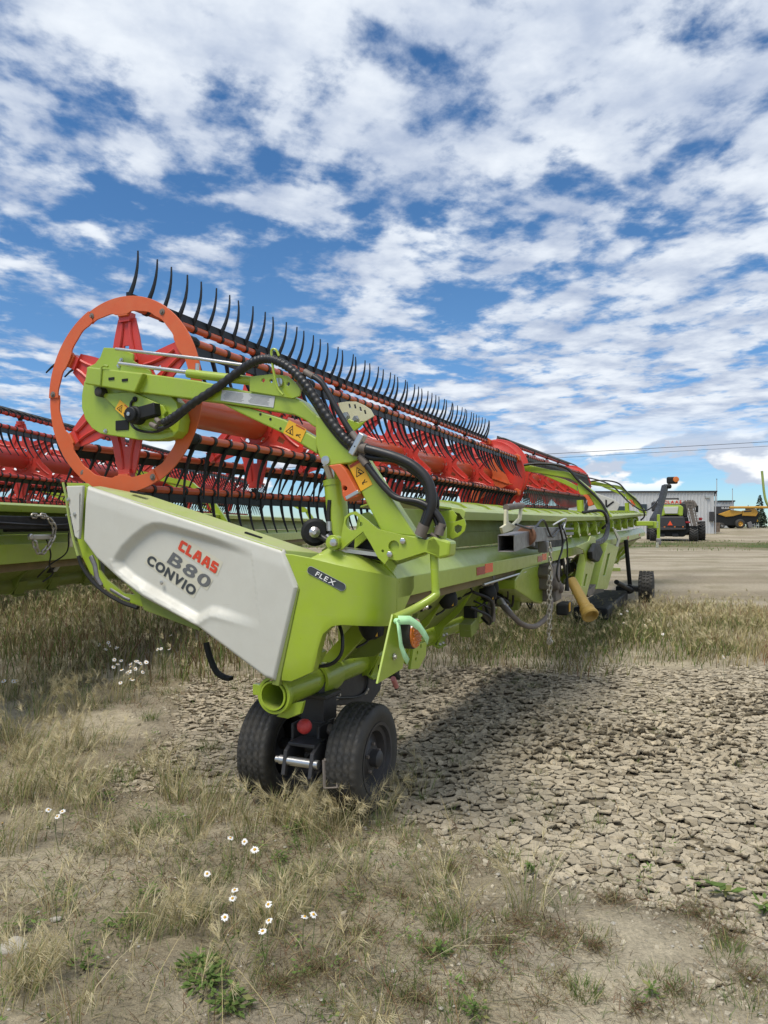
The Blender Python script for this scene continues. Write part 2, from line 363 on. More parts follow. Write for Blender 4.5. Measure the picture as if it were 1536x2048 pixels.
def warn_sticker(parent, o, ex, en, w, h, upright=True):
    """yellow pictogram label: red strip, warning triangle and a figure, all flat print on thin plates; o = centre"""
    mt = frame(o, ex, en)
    y = MB().box((0, 0, 0.0012), (w, h, 0.0024)).build('warning_sticker', M['yellow'], parent); y.matrix_local = mt
    k = MB(); s = min(w, h)*0.36
    cx, cy = (0, h*0.14) if h > w else (-w*0.2, -h*0.05)
    tri = [(cx-s, cy-s*0.8), (cx+s, cy-s*0.8), (cx, cy+s*0.95)]
    gx, gy = cx, cy-s*0.22
    inn = [(gx+(p[0]-gx)*0.78, gy+(p[1]-gy)*0.78) for p in tri]
    k.prism(tri, 0.0024, 0.0034, 'z', [inn])
    k.box((cx, cy-s*0.35, 0.003), (s*0.22, s*0.7, 0.001), Matrix.Rotation(0.5, 3, 'Z')); k.box((cx+s*0.1, cy-s*0.45, 0.003), (s*0.7, s*0.13, 0.001), Matrix.Rotation(-0.6, 3, 'Z'))
    k.prism(circle((cx+s*0.12, cy+s*0.12), s*0.13, 8), 0.0024, 0.0034, 'z')
    qx, qy = (0, -h*0.27) if h > w else (w*0.24, -h*0.12)
    k.box((qx, qy, 0.003), (s*1.1, s*0.16, 0.001), Matrix.Rotation(0.55, 3, 'Z')); k.box((qx+s*0.25, qy-s*0.2, 0.003), (s*0.9, s*0.12, 0.001), Matrix.Rotation(-0.25, 3, 'Z')); k.box((qx-s*0.3, qy-s*0.15, 0.003), (s*0.15, s*0.5, 0.001))
    p = k.build('pictogram', M['black'], parent if parent.parent else y)
    r = MB().box((0 if h > w else w*0.18, h*0.43, 0.003), (w*0.9 if h > w else w*0.5, h*0.1, 0.001)).build('red_strip', M['warn_red'], parent if parent.parent else y)
    if parent.parent:
        p.matrix_local = mt; r.matrix_local = mt
    return y

def sstep(a, b, x):
    t = np.clip((np.asarray(x, float)-a)/(b-a), 0, 1); return t*t*(3-2*t)
def ground_z(x, y):
    return 1.3*sstep(58, 130, y) - 0.0*np.asarray(x)
def gz(x, y): return float(ground_z(x, y))


# ------------------------------------------------------------------ noise in numpy
def vnoise(x, y, seed=0):
    x = np.asarray(x, float); y = np.asarray(y, float)
    xi = np.floor(x).astype(np.int64); yi = np.floor(y).astype(np.int64); fx = x-xi; fy = y-yi
    fx = fx*fx*(3-2*fx); fy = fy*fy*(3-2*fy)
    def h(i, j):
        n = (i*374761393 + j*668265263 + seed*1442695041) & 0xffffffff
        n = ((n ^ (n >> 13))*1274126177) & 0xffffffff
        return ((n ^ (n >> 16)) & 0xffff)/65535.0
    return (h(xi, yi)*(1-fx)+h(xi+1, yi)*fx)*(1-fy) + (h(xi, yi+1)*(1-fx)+h(xi+1, yi+1)*fx)*fy
def fbm(x, y, seed=0, oct=4):
    t = 0; a = 0.5; s = 0
    for o in range(oct):
        t = t + a*vnoise(x*2**o, y*2**o, seed+o*17); s += a; a *= 0.5
    return t/s

# region masks on the ground (metres; +Y away from the camera)
def mud_mask(x, y):
    w = (fbm(x*1.1, y*1.1, 5, 3)-0.5)
    near = np.where(x > 0.1, 3.0 + 0.75*sstep(1.6, 0.2, x), 4.3) + w*1.1
    a = np.maximum(sstep(near-0.95, near+0.8, y), .34*sstep(.42, .6, fbm(x*1.5, y*1.5, 91, 3))*sstep(2.2, 2.6, y)*sstep(.1, .7, x))*sstep(9.0+w*1.6, 8.0+w*1.6, y)*sstep(-0.45+w*0.6, 0.1+w*0.6, x)
    b = sstep(4.25, 4.9, y+w*1.2)*sstep(8.6, 7.6, y+w)*sstep(-2.3, -1.5, x+w*1.2+0.10*(y-5))*sstep(0.4, -0.1, x)
    return np.clip(np.maximum(a, b*0.8), 0, 1)
def veg_mask(x, y):
    """weedy litter: foreground left, band behind the mud, beneath the second machine"""
    w = fbm(x*0.9, y*0.9, 21, 4)-0.5
    a = sstep(8.2, 9.2, y+w*1.5)*sstep(15.6, 14.2, y+w*1.4)*sstep(-16, -14, x)
    l = sstep(6.3, 8.0, y+w*2)*sstep(24, 20, y)*sstep(-0.5, -1.6, x)
    f = sstep(0.6, -0.8, x-0.12*(4-y)+w*2.4)*sstep(6.5, 5.2, y+w)
    f2 = sstep(0.46, 0.58, fbm(x*1.6, y*1.6, 33, 3))*0.75*sstep(4.3, 3.5, y)
    return np.clip(np.maximum(np.maximum(a, l), np.maximum(f*0.85, f2)), 0, 1)

def axis_grid(segs):
    out = [segs[0][0]]
    for a, b, st in segs:
        n = max(1, int(round((b-a)/st))); out += list(np.linspace(a, b, n+1)[1:])
    return np.array(out)
gx_ = axis_grid([(-900, -60, 60), (-60, -12, 1.6), (-12, -3.2, 0.12), (-3.2, 3.4, 0.03), (3.4, 9, 0.1), (9, 30, 0.5), (30, 80, 1.5), (80, 900, 60)])
gy_ = axis_grid([(-40, 0, 5), (0, 1.6, 0.2), (1.6, 6.2, 0.03), (6.2, 10, 0.06), (10, 18, 0.16), (18, 80, 0.8), (80, 150, 3), (150, 1500, 90)])
GX, GY = np.meshgrid(gx_, gy_)
mm = mud_mask(GX, GY); vm = veg_mask(GX, GY)
near = sstep(30, 10, GY)
GZ = ground_z(GX, GY) + near*((fbm(GX*0.7, GY*0.7, 3, 3)-0.5)*0.05 + (fbm(GX*5, GY*5, 8, 4)-0.5)*0.035*(1-mm*0.6)) - 0.022*mm
def mix(a, b, t): return a*(1-t[..., None]) + np.array(b)*t[..., None]
dirt = np.zeros(GX.shape+(3,)) + np.array((0.53, 0.46, 0.325))
dirt = mix(dirt, (0.40, 0.345, 0.25), sstep(0.40, 0.60, fbm(GX*2.1, GY*2.1, 40, 5)))
dirt = mix(dirt, (0.20, 0.165, 0.11), mm*0.85)
dirt = mix(dirt, (0.235, 0.195, 0.12), vm*(0.2+0.55*sstep(0.3, 0.6, fbm(GX*3, GY*3, 44, 4))))
# gravel yard with wheel tracks running across, further out
tr = sstep(0.40, 0.64, fbm(GX*0.10, GY*1.1, 51, 4)); tr2 = sstep(0.50, 0.66, fbm(GX*0.5, GY*2.4, 52, 4))
grav = mix(np.zeros(GX.shape+(3,)) + np.array((0.40, 0.345, 0.255)), (0.27, 0.225, 0.155), tr*0.85)
grav = mix(grav, (0.24, 0.21, 0.13), tr2*0.7)
gmask = sstep(13.8, 15.5, GY+(fbm(GX*0.7, GY*0.7, 53, 3)-0.5)*2)*(GX > -400)
col = mix(dirt, (0, 0, 0), gmask) + grav*gmask[..., None]
strip = sstep(49, 55, GY+(fbm(GX*0.25, GY*0.2, 54, 4)-0.5)*14)*sstep(72, 66, GY+(fbm(GX*0.25, GY*0.2, 55, 4)-0.5)*10)
sg = mix(np.zeros(GX.shape+(3,)) + np.array((0.075, 0.105, 0.03)), (0.17, 0.14, 0.075), sstep(0.4, 0.65, fbm(GX*0.3, GY*0.5, 56, 4)))
col = col*(1-(strip*0.95)[..., None]) + sg*(strip*0.95)[..., None]
far = sstep(112, 135, GY)
col = mix(col, (0.16, 0.15, 0.085), far)
def grid_obj(name, X, Y, Z, C, mat):
    ny, nx = X.shape
    me = bpy.data.meshes.new(name)
    idx = np.arange(nx*ny).reshape(ny, nx)
    q = np.stack([idx[:-1, :-1], idx[:-1, 1:], idx[1:, 1:], idx[1:, :-1]], -1).reshape(-1)
    me.vertices.add(nx*ny); me.vertices.foreach_set('co', np.stack([X, Y, Z], -1).astype(np.float32).reshape(-1))
    nf = (nx-1)*(ny-1); me.loops.add(nf*4); me.loops.foreach_set('vertex_index', q.astype(np.int32))
    me.polygons.add(nf); me.polygons.foreach_set('loop_start', (np.arange(nf)*4).astype(np.int32))
    me.polygons.foreach_set('use_smooth', np.ones(nf, bool))
    at = me.attributes.new('Col', 'FLOAT_COLOR', 'POINT')
    at.data.foreach_set('color', np.concatenate([C, np.ones(C.shape[:2]+(1,))], -1).astype(np.float32).reshape(-1))
    me.update(calc_edges=True); me.validate(); me.materials.append(mat)
    return link(name, me)
def ground_mat():
    m, nt, b = new_mat('dry_ground'); N, L = nt.nodes, nt.links
    b.inputs['Roughness'].default_value = 0.97; b.inputs['Specular IOR Level'].default_value = 0.15
    a = N.new('ShaderNodeAttribute'); a.attribute_name = 'Col'
    g = N.new('ShaderNodeNewGeometry')
    def noise(scale, detail, rough=0.6):
        n = N.new('ShaderNodeTexNoise'); n.inputs['Scale'].default_value = scale; n.inputs['Detail'].default_value = detail; n.inputs['Roughness'].default_value = rough
        L.new(g.outputs['Position'], n.inputs['Vector']); return n.outputs['Fac']
    def rng_(v, a0, a1, b0, b1):
        r = N.new('ShaderNodeMapRange'); L.new(v, r.inputs[0])
        for i, x in enumerate((a0, a1, b0, b1)): r.inputs[i+1].default_value = x
        return r.outputs[0]
    def mul(c, f):
        mx = N.new('ShaderNodeMix'); mx.data_type = 'RGBA'; mx.blend_type = 'MULTIPLY'; mx.inputs[0].default_value = 1
        L.new(c, mx.inputs[6]); L.new(f, mx.inputs[7]); return mx.outputs[2]
    c = mul(a.outputs['Color'], rng_(noise(9, 9, 0.7), 0.3, 0.7, 0.80, 1.25))
    c = mul(c, rng_(noise(70, 6, 0.7), 0.35, 0.62, 0.78, 1.18))
    # dry cracks in the crust
    mp = N.new('ShaderNodeMix'); mp.data_type = 'VECTOR'; mp.inputs[0].default_value = 0.10
    nz = N.new('ShaderNodeTexNoise'); nz.inputs['Scale'].default_value = 5; nz.inputs['Detail'].default_value = 5
    L.new(g.outputs['Position'], nz.inputs['Vector']); L.new(g.outputs['Position'], mp.inputs[4]); L.new(nz.outputs['Color'], mp.inputs[5])
    vo = N.new('ShaderNodeTexVoronoi'); vo.feature = 'DISTANCE_TO_EDGE'; vo.inputs['Scale'].default_value = 5.2
    L.new(mp.outputs[1], vo.inputs['Vector'])
    crack = rng_(vo.outputs['Distance'], 0.0, 0.035, 0.0, 1.0)
    gate = rng_(noise(1.3, 4), 0.42, 0.6, 0.0, 1.0)
    mxm = N.new('ShaderNodeMath'); mxm.operation = 'MAXIMUM'; L.new(crack, mxm.inputs[0]); L.new(gate, mxm.inputs[1])
    h1 = N.new('ShaderNodeMath'); h1.operation = 'MULTIPLY'; L.new(mxm.outputs[0], h1.inputs[0]); h1.inputs[1].default_value = 0.6
    h2 = N.new('ShaderNodeMath'); h2.operation = 'ADD'; L.new(h1.outputs[0], h2.inputs[0]); L.new(rng_(noise(26, 9, 0.7), 0, 1, 0, 1.6), h2.inputs[1])
    bp = N.new('ShaderNodeBump'); bp.inputs['Strength'].default_value = 0.9; bp.inputs['Distance'].default_value = 0.03
    L.new(h2.outputs[0], bp.inputs['Height']); L.new(bp.outputs[0], b.inputs['Normal'])
    L.new(c, b.inputs['Base Color'])
    return m
M['ground'] = ground_mat()
tag(grid_obj('ground', GX, GY, GZ, col, M['ground']), kind='structure')

# ------------------------------------------------------------------ cracked mud: every plate its own curled slab
def build_mud():
    S = 0.066; x0, x1, y0, y1 = -2.6, 6.0, 2.15, 9.4
    nx, ny = int((x1-x0)/S), int((y1-y0)/S)
    jx = rng.uniform(-0.05, 1.05, (ny+4, nx+4)); jy = rng.uniform(-0.05, 1.05, (ny+4, nx+4))
    PX = x0+(np.arange(nx+4)[None, :]-2+jx)*S; PY = y0+(np.arange(ny+4)[:, None]-2+jy)*S
    msk = mud_mask(PX, PY)
    V = []; F = []; C = []
    rnd = random.Random(3)
    for j in range(2, ny+2):
        for i in range(2, nx+2):
            cx, cy = PX[j, i], PY[j, i]; w = msk[j, i]
            if w < 0.16 or rnd.random() > min(w*1.5+0.1, 0.95): continue
            if abs(cx) > 0.6*cy+0.5: continue
            poly = [(-S*2, -S*2), (S*2, -S*2), (S*2, S*2), (-S*2, S*2)]
            for dj in (-2, -1, 0, 1, 2):
                for di in (-2, -1, 0, 1, 2):
                    if di == 0 and dj == 0: continue
                    nxv, nyv = PX[j+dj, i+di]-cx, PY[j+dj, i+di]-cy
                    c = (nxv*nxv+nyv*nyv)/2; out = []
                    m = len(poly)
                    for k in range(m):
                        a = poly[k]; b = poly[(k+1) % m]
                        da = a[0]*nxv+a[1]*nyv-c; db = b[0]*nxv+b[1]*nyv-c
                        if da <= 0: out.append(a)
                        if (da < 0) != (db < 0) and da != db:
                            t = da/(da-db); out.append((a[0]+(b[0]-a[0])*t, a[1]+(b[1]-a[1])*t))
                    poly = out
                    if len(poly) < 3: break
                if len(poly) < 3: break
            if len(poly) < 3: continue
            gap = 0.001+0.0045*rnd.random()**1.6
            ring = []
            m = len(poly)
            for k in range(m):
                a = poly[k]; b = poly[(k+1) % m]
                ln = math.hypot(b[0]-a[0], b[1]-a[1]); ns = 1 if ln < 0.014 else 3 if ln < .05 else 4
                for q in range(ns):
                    t = q/ns; jj = 0 if q == 0 else rnd.uniform(-0.009, 0.009)
                    ring.append((a[0]+(b[0]-a[0])*t+jj, a[1]+(b[1]-a[1])*t+jj*0.7))
            rr = max(0.02, sum(math.hypot(*p) for p in ring)/len(ring))
            ring = [(p[0]*(1-gap/max(0.02, math.hypot(*p))), p[1]*(1-gap/max(0.02, math.hypot(*p)))) for p in ring]
            n = len(ring)
            strong = w*(0.55+0.75*float(sstep(0.35, 0.65, vnoise(cx*0.9, cy*0.9, 77))))
            a1 = rnd.gauss(-math.pi/2, 1.0); a2 = a1+rnd.uniform(1.5, 4.5)
            amp = (0.004+0.022*rnd.random()**1.7)*strong*(1.25 if cx > 0.4 else 0.9)
            tx, ty = rnd.gauss(0, 0.04)*strong, rnd.gauss(0, 0.04)*strong
            g0 = gz(cx, cy)+(float(fbm(cx*0.7, cy*0.7, 3, 3))-0.5)*0.05 - 0.008 - 0.011*(1-w) + rnd.gauss(0, 0.0022)
            th = 0.009
            b = len(V)
            up = []
            for p in ring:
                an = math.atan2(p[1], p[0])
                c1 = max(0, math.cos(an-a1))**1.5 + 0.6*max(0, math.cos(an-a2))**2
                up.append(amp*(0.18+c1)+rnd.gauss(0, 0.0012))
            for p, u in zip(ring, up): V.append((cx+p[0]*(1-u*1.2), cy+p[1]*(1-u*1.2), g0+u+p[0]*tx+p[1]*ty))
            for p, u in zip(ring, up): V.append((cx+p[0]*0.66, cy+p[1]*0.66, g0+u*0.22+(p[0]*tx+p[1]*ty)*0.66))
            V.append((cx, cy, g0-0.001))
            for p, u in zip(ring, up): V.append((cx+p[0]*0.94, cy+p[1]*0.94, g0+u-th+p[0]*tx+p[1]*ty))
            for k in range(n):
                k2 = (k+1) % n
                F.append((b+k, b+k2, b+n+k2, b+n+k)); F.append((b+n+k, b+n+k2, b+2*n))
                F.append((b+2*n+1+k, b+2*n+1+k2, b+k2, b+k))
            plate_tone = 0.80+0.34*rnd.random()  # random tone for each plate
            base = np.array((0.42, 0.362, 0.262))*plate_tone
            if rnd.random() < 0.12: base = base*np.array((0.75, 0.74, 0.72))
            C += [tuple(base*1.04)]*n + [tuple(base)]*(n+1) + [tuple(base*0.9)]*n
    # crumbs and broken flakes, thickest where the crust gives way to dust
    for k in range(9000):
        cy = 2.2+6.6*rnd.random()**1.6; cx = rnd.uniform(-.56, .56)*cy+.1
        w = float(mud_mask(np.array([cx]), np.array([cy]))[0])
        if rnd.random() > (.9 if .03 < w < .7 else .35 if w >= .7 else .10 if cx > -.3 else .04): continue
        s_ = rnd.uniform(.004, .013)*(1.8 if rnd.random() < .12 else 1)*(.7+.08*cy); n = rnd.randint(4, 6); a0 = rnd.uniform(0, 6.3); b = len(V)
        g0 = gz(cx, cy)+(float(fbm(cx*0.7, cy*0.7, 3, 3))-0.5)*0.05 + (.004 if w > .5 else -.004)
        tx, ty = rnd.gauss(0, .25), rnd.gauss(0, .25); hh = s_*rnd.uniform(.25, .6)
        for z_, q_ in ((hh, .8), (-.006, 1.0)):
            for i in range(n):
                an = a0+6.283*i/n+rnd.uniform(-.25, .25); r_ = s_*q_*rnd.uniform(.75, 1.2); x_, y_ = r_*math.cos(an), r_*math.sin(an)
                V.append((cx+x_, cy+y_, g0+z_+x_*tx+y_*ty))
        F.append(tuple(b+i for i in range(n)))
        for i in range(n): F.append((b+n+i, b+n+(i+1) % n, b+(i+1) % n, b+i))
        base = np.array((0.44, 0.39, 0.29))*(0.72+0.4*rnd.random()); C += [tuple(base)]*(2*n)
    me = bpy.data.meshes.new('mud_crust'); me.from_pydata(V, [], F)
    at = me.attributes.new('Col', 'FLOAT_COLOR', 'POINT')
    at.data.foreach_set('color', np.concatenate([np.array(C), np.ones((len(C), 1))], 1).astype(np.float32).reshape(-1))
    me.polygons.foreach_set('use_smooth', np.ones(len(F), bool)); me.set_sharp_from_angle(angle=R(48))
    me.materials.append(M['mud']); me.update()
    tag(link('mud_crust', me), 'cracked dry mud plates curling up at their edges', kind='stuff')
build_mud()

# ------------------------------------------------------------------ metal shed and the far yard
def metal_building():
    root = thing('metal_building', 'long low grey metal building with ribbed walls and dark roof edge', 'building', (27.0, 95, gz(35, 95)), R(-3))
    W, D, Hh = 15.9, 16.0, 5.35
    mb = MB()
    n = int(W/0.42); pts = []
    for i in range(n):
        x = i*W/n; p = W/n
        pts += [(x, 0), (x+p*0.55, 0), (x+p*0.66, -0.06), (x+p*0.9, -0.06)]
    pts += [(W, 0), (W, 0.25), (0, 0.25)]
    mb.prism(pts, -0.8, Hh, 'z'); mb.build('wall', M['siding'], root)
    mb = MB(); n = int(D/0.42); pts = []
    for i in range(n):
        y = i*D/n; p = D/n
        pts += [(W, y+0.01), (W, y+p*0.55), (W+0.06, y+p*0.66), (W+0.06, y+p*0.9)]
    pts += [(W, D), (W-0.25, D), (W-0.25, 0.26)]
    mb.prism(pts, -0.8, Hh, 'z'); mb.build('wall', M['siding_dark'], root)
    MB().box((0.13, D/2+0.3, Hh/2-0.4), (0.25, D-0.6, Hh+0.8)).build('wall', M['siding'], root)
    MB().prism([(-0.1, Hh+0.002), (-0.1, Hh+0.2), (W+0.35, Hh+0.2), (W+0.35, Hh+0.002)], -0.2, D+0.2, 'v').build('roof', M['trim'], root, 0.02)
    MB().box((W+0.2, 0.1, Hh-0.25), (0.16, 0.4, 0.5)).build('gutter', M['trim'], root, 0.01)
    MB().box((W+0.14, -0.06, Hh/2-0.3), (0.12, 0.12, Hh+0.2)).build('downpipe', M['siding_dark'], root, 0.01)
    for x, z, w, h in ((3.7, 3.05, 1.9, 1.0), (4.6, 1.35, 0.8, 0.7), (6.9, 3.45, 0.75, 0.75)):
        f = MB().box((x, -0.09, z), (w+0.16, 0.1, h+0.16)).build('window', M['siding'], root, 0.01)
        MB().box((x, -0.15, z), (w, 0.04, h)).build('pane', M['glass'], f)
    MB().box((15.0, -0.13, 4.75), (0.55, 0.24, 0.35)).build('wall_lamp', M['steel'], root, 0.04)
    MB().box((15.5, -0.2, 2.2), (0.5, 0.36, 1.25)).build('meter_box', M['trim'], root, 0.03)
    return root
metal_building()
s = thing('storage_shed', 'small pale shed with flat roof behind the metal building', 'shed', (61.3, 132, gz(60, 132)))
MB().box((0, 0, 2.2), (2.4, 5, 5.0)).build('wall', M['siding'], s)
MB().box((0, 0, 4.8), (2.7, 5.4, 0.25)).build('roof', M['trim'], s)
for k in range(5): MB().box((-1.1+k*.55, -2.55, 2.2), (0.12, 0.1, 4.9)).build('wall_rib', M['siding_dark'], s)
def far_pole(name, label, cat, x, y, h, r, arm=False, group=None):
    t = thing(name, label, cat, (x, y, gz(x, y)), 0, group)
    MB().tube([(0, 0, -0.3), (0, 0, h)], [r*1.3, r*0.8], 8).build('pole', M['wood' if arm else 'siding_dark'], t)
    if arm:
        MB().box((0, 0, h-0.7), (2.2, 0.12, 0.14)).build('crossarm', M['wood'], t)
        for dx in (-0.9, 0, 0.9): MB().lathe([(0, 0.05), (0.12, 0.09), (0.2, 0.03)], (dx, 0, h-0.63 if dx else h), (0, 0, 1), 8).build('insulator', M['trim'], t)
    else:
        MB().lathe([(0, r*0.9), (0.12, r*0.9), (0.2, 0.01)], (0, 0, h), (0, 0, 1), 8).build('cap', M['trim'], t)
    return t
far_pole('mast', 'tall thin antenna mast just right of the metal building', 'mast', 56.0, 122, 8.2, 0.07)
far_pole('mast', 'shorter thin mast beside the tall antenna mast', 'mast', 59.6, 124, 6.6, 0.06)
far_pole('utility_pole', 'wooden utility pole above the yellow combine', 'utility pole', 108, 215, 6.4, 0.18, True)
# overhead line: two wires, on poles standing outside the view
for x in (-180.0, 170.0):
    far_pole('line_pole', 'tall wooden pole at the high right end of the overhead line' if x > 0 else 'short wooden pole at the low left end of the overhead line', 'utility pole', x, 150, 24 if x > 0 else 6, 0.2, True, 'poles of the overhead line')
for dz, r in ((0, 0.05), (-0.9, 0.035)):
    P = []
    for k in range(41):
        t = k/40; x = -180+350*t
        P.append((x, 150, gz(x, 150)+5.2+18*t+dz-4.0*t*(1-t)))
    tag(MB().tube(P, r, 5).build('overhead_wire', M['trim']), 'thin upper overhead wire crossing the sky' if dz == 0 else 'thin lower overhead wire crossing the sky', 'wire', 'wires of the overhead line')

def conifer(x, y, h, label, group=None):
    t = thing('conifer_tree', label, 'tree', (x, y, gz(x, y)), 0, group)
    MB().tube([(0, 0, -0.2), (0, 0, h*0.95)], [h*0.025, h*0.004], 7).build('trunk', M['wood'], t)
    rd = random.Random(int(x*7)); mb = MB()
    for k in range(int(300)):
        f = rd.random()**0.8; z = h*(0.06+0.94*f); rad = h*0.2*(1-f)**0.85+0.05
        a = rd.uniform(0, 6.283); r0 = rad*rd.uniform(0.25, 1.05); s_ = h*0.045*rd.uniform(0.6, 1.3)*(1.1-0.6*f)
        c = Vector((r0*math.cos(a), r0*math.sin(a), z-r0*0.25)); o = Vector((math.cos(a), math.sin(a), -0.5)).normalized(); sd = Vector((-math.sin(a), math.cos(a), 0))
        mb.add([c-sd*s_, c+sd*s_, c+o*s_*2.1+Vector((0, 0, rd.uniform(-.5, .2)*s_))], [(0, 1, 2)])
        mb.add([c-Vector((0, 0, s_*.7)), c+Vector((0, 0, s_*.7)), c+o*s_*1.9], [(0, 1, 2)])
    mb.build('crown', M['needle'], t)
def bush_tree(x, y, h, w, label, group=None):
    t = thing('broadleaf_tree', label, 'tree', (x, y, gz(x, y)), 0, group)
    MB().tube([(0, 0, -0.2), (0.05*h, 0, h*0.6)], [h*0.03, h*0.01], 7).build('trunk', M['wood'], t)
    rd = random.Random(int(x*13)); mb = MB()
    lumps = [(rd.uniform(-.6, .6)*w, rd.uniform(-.4, .4)*w, h*rd.uniform(0.3, 0.8), rd.uniform(.25, .5)*w) for _ in range(7)]
    for k in range(420):
        lx, ly, lz, lr = rd.choice(lumps); d = Vector((rd.gauss(0, 1), rd.gauss(0, 1), rd.gauss(0, 1))).normalized()*lr*rd.uniform(.6, 1.05)
        c = Vector((lx, ly, lz))+d; s_ = 0.09*w*rd.uniform(.6, 1.4)
        q = Matrix.Rotation(rd.uniform(0, 6.3), 3, 'X') @ Matrix.Rotation(rd.uniform(0, 6.3), 3, 'Z')
        mb.add([c+q @ Vector((-s_, 0, 0)), c+q @ Vector((0, s_*.6, 0)), c+q @ Vector((s_, 0, 0)), c+q @ Vector((0, -s_*.6, 0))], [(0, 1, 2, 3)])
    mb.build('crown', M['leaf'], t)
M['needle'] = paint('dark_needles', (0.035, 0.055, 0.028), 0.8, var=0.4, scale=0.8)
M['leaf'] = paint('far_leaves', (0.06, 0.075, 0.028), 0.8, var=0.4, scale=0.6)
conifer(72.6, 140, 6.3, 'dark pointed spruce at the right edge behind the yellow combine')
conifer(113, 210, 6.0, 'small dark conifer far behind the yellow combine')
bush_tree(104, 208, 3.0, 3.4, 'low dark tree on the horizon right above the yellow combine', 'far tree line')
bush_tree(109, 212, 3.6, 3.8, 'taller dark tree on the horizon beside the pointed spruce', 'far tree line')


# ================================================================== grain header in the foreground
# local axes of a header: x = along the working width (away), y = towards the cutter bar, z = up
def bez(a, b, c, n=7): return [((1-t)**2*a[0]+2*t*(1-t)*b[0]+t*t*c[0], (1-t)**2*a[1]+2*t*(1-t)*b[1]+t*t*c[1]) for t in [k/n for k in range(n+1)]]
def tine_mesh(p0, p1, p2, mat, clip=True, wide=1.0):
    mb = MB(); P = bez(p0, p1, p2, 6); n = len(P); vs = []
    for i, (y, z) in enumerate(P):
        a = P[max(i-1, 0)]; b = P[min(i+1, n-1)]; t = Vector((0, b[0]-a[0], b[1]-a[1])).normalized()
        nn = Vector((0, -t.z, t.y)); f = i/(n-1)
        w = (0.0170*(1-f)+0.0050*f)*wide; h = (0.0105*(1-f)+0.0045*f)*wide; c = Vector((0.012*f, y, z))
        for sx, sn in ((-1, -.5), (-.5, -1), (.5, -1), (1, -.5), (1, .5), (.5, 1), (-.5, 1), (-1, .5)): vs.append(c+Vector((sx*h, 0, 0))+nn*(sn*w))
    f = [(i*8+k, i*8+(k+1) % 8, (i+1)*8+(k+1) % 8, (i+1)*8+k) for i in range(n-1) for k in range(8)]
    f += [tuple(range(8)), tuple((n-1)*8+k for k in reversed(range(8)))]
    mb.add(vs, f, True)
    if clip: mb.lathe([(-0.013, 0.0265), (-0.013, 0.0315), (0.013, 0.0315), (0.013, 0.0265)], (0, 0, 0), (1, 0, 0), 14, False)
    return mb.mesh('tine', mat, 50)
def spider_mesh(rad, mat, th=0.012, phase=90):
    """pressed six-armed star plate with lightening holes and raised ribs"""
    out = []; holes = []
    for k in range(6):
        a = R(phase+60*k)
        for da, r in ((-30, .295), (-25, .303), (-20.5, .33), (-16, .38), (-11.5, .44), (-8, rad), (8, rad), (11.5, .44), (16, .38), (20.5, .33), (25, .303)):
            an = a+R(da); out.append((r*math.cos(an), r*math.sin(an)))
        h = a+R(30); holes.append([(0.155*math.cos(h+d)*q, 0.155*math.sin(h+d)*q) for d, q in ((-.17, .95), (.0, .85), (.17, .95), (.12, 1.12), (-.12, 1.12))])
        holes.append([(0.30*math.cos(a+d)*q, 0.30*math.sin(a+d)*q) for d, q in ((-.09, .86), (.09, .86), (.06, 1.08), (-.06, 1.08))])
    mb = MB().prism(out, 0, th, 'u', holes)
    for k in range(6):
        a = R(phase+60*k); ca, sa = math.cos(a), math.sin(a)
        for s in (-1, 1):
            P = []
            for q in range(9):
                t = q/8; r = .47-.25*t; off = s*(.032+.055*t*t); P.append((-0.004, r*ca-off*sa, r*sa+off*ca))
            mb.tube(P, 0.011, 6)
            mb.tube([(th+0.004, p[1], p[2]) for p in P], 0.011, 6)
        h = a+R(30); c1 = [(-0.003, .17*math.cos(h+d), .17*math.sin(h+d)) for d in (-.42, -.25, 0, .25, .42)]
        mb.tube(c1, 0.009, 6)
        tip = [(rad*math.cos(a+d), rad*math.sin(a+d)) for d in (-.09, .09)]
        mb.prism([(tip[0][0]*.95, tip[0][1]*.95), (tip[0][0]*1.06, tip[0][1]*1.06), (tip[1][0]*1.06, tip[1][1]*1.06), (tip[1][0]*.95, tip[1][1]*.95)], -0.022, 0.03)
    return mb.mesh('spider_plate', mat)
PH = (90, 150, 210, 270, 330, 30)
TSHAPE = {0: ((0, .04), (-.085, .17), (-.075, .34)), 1: ((0, -.02), (-.02, -.20), (-.14, -.35)), 2: ((0, -.02), (.10, -.12), (.115, -.36)),
          3: ((0, -.02), (.0, -.18), (-.06, -.31)), 4: ((0, -.02), (.05, -.10), (.13, -.24)), 5: ((.02, 0), (.19, .06), (.34, -.05))}
TSHAPE2 = {0: ((-.03, .035), (-.16, .045), (-.27, -.055)), 1: ((0, -.02), (-.02, -.20), (-.14, -.33)), 2: ((0, -.02), (.05, -.16), (.03, -.34)),
           3: ((0, -.02), (.0, -.18), (-.06, -.31)), 4: ((0, -.02), (.05, -.10), (.13, -.24)), 5: ((.02, 0), (.19, .06), (.34, -.05))}
RB = 0.59
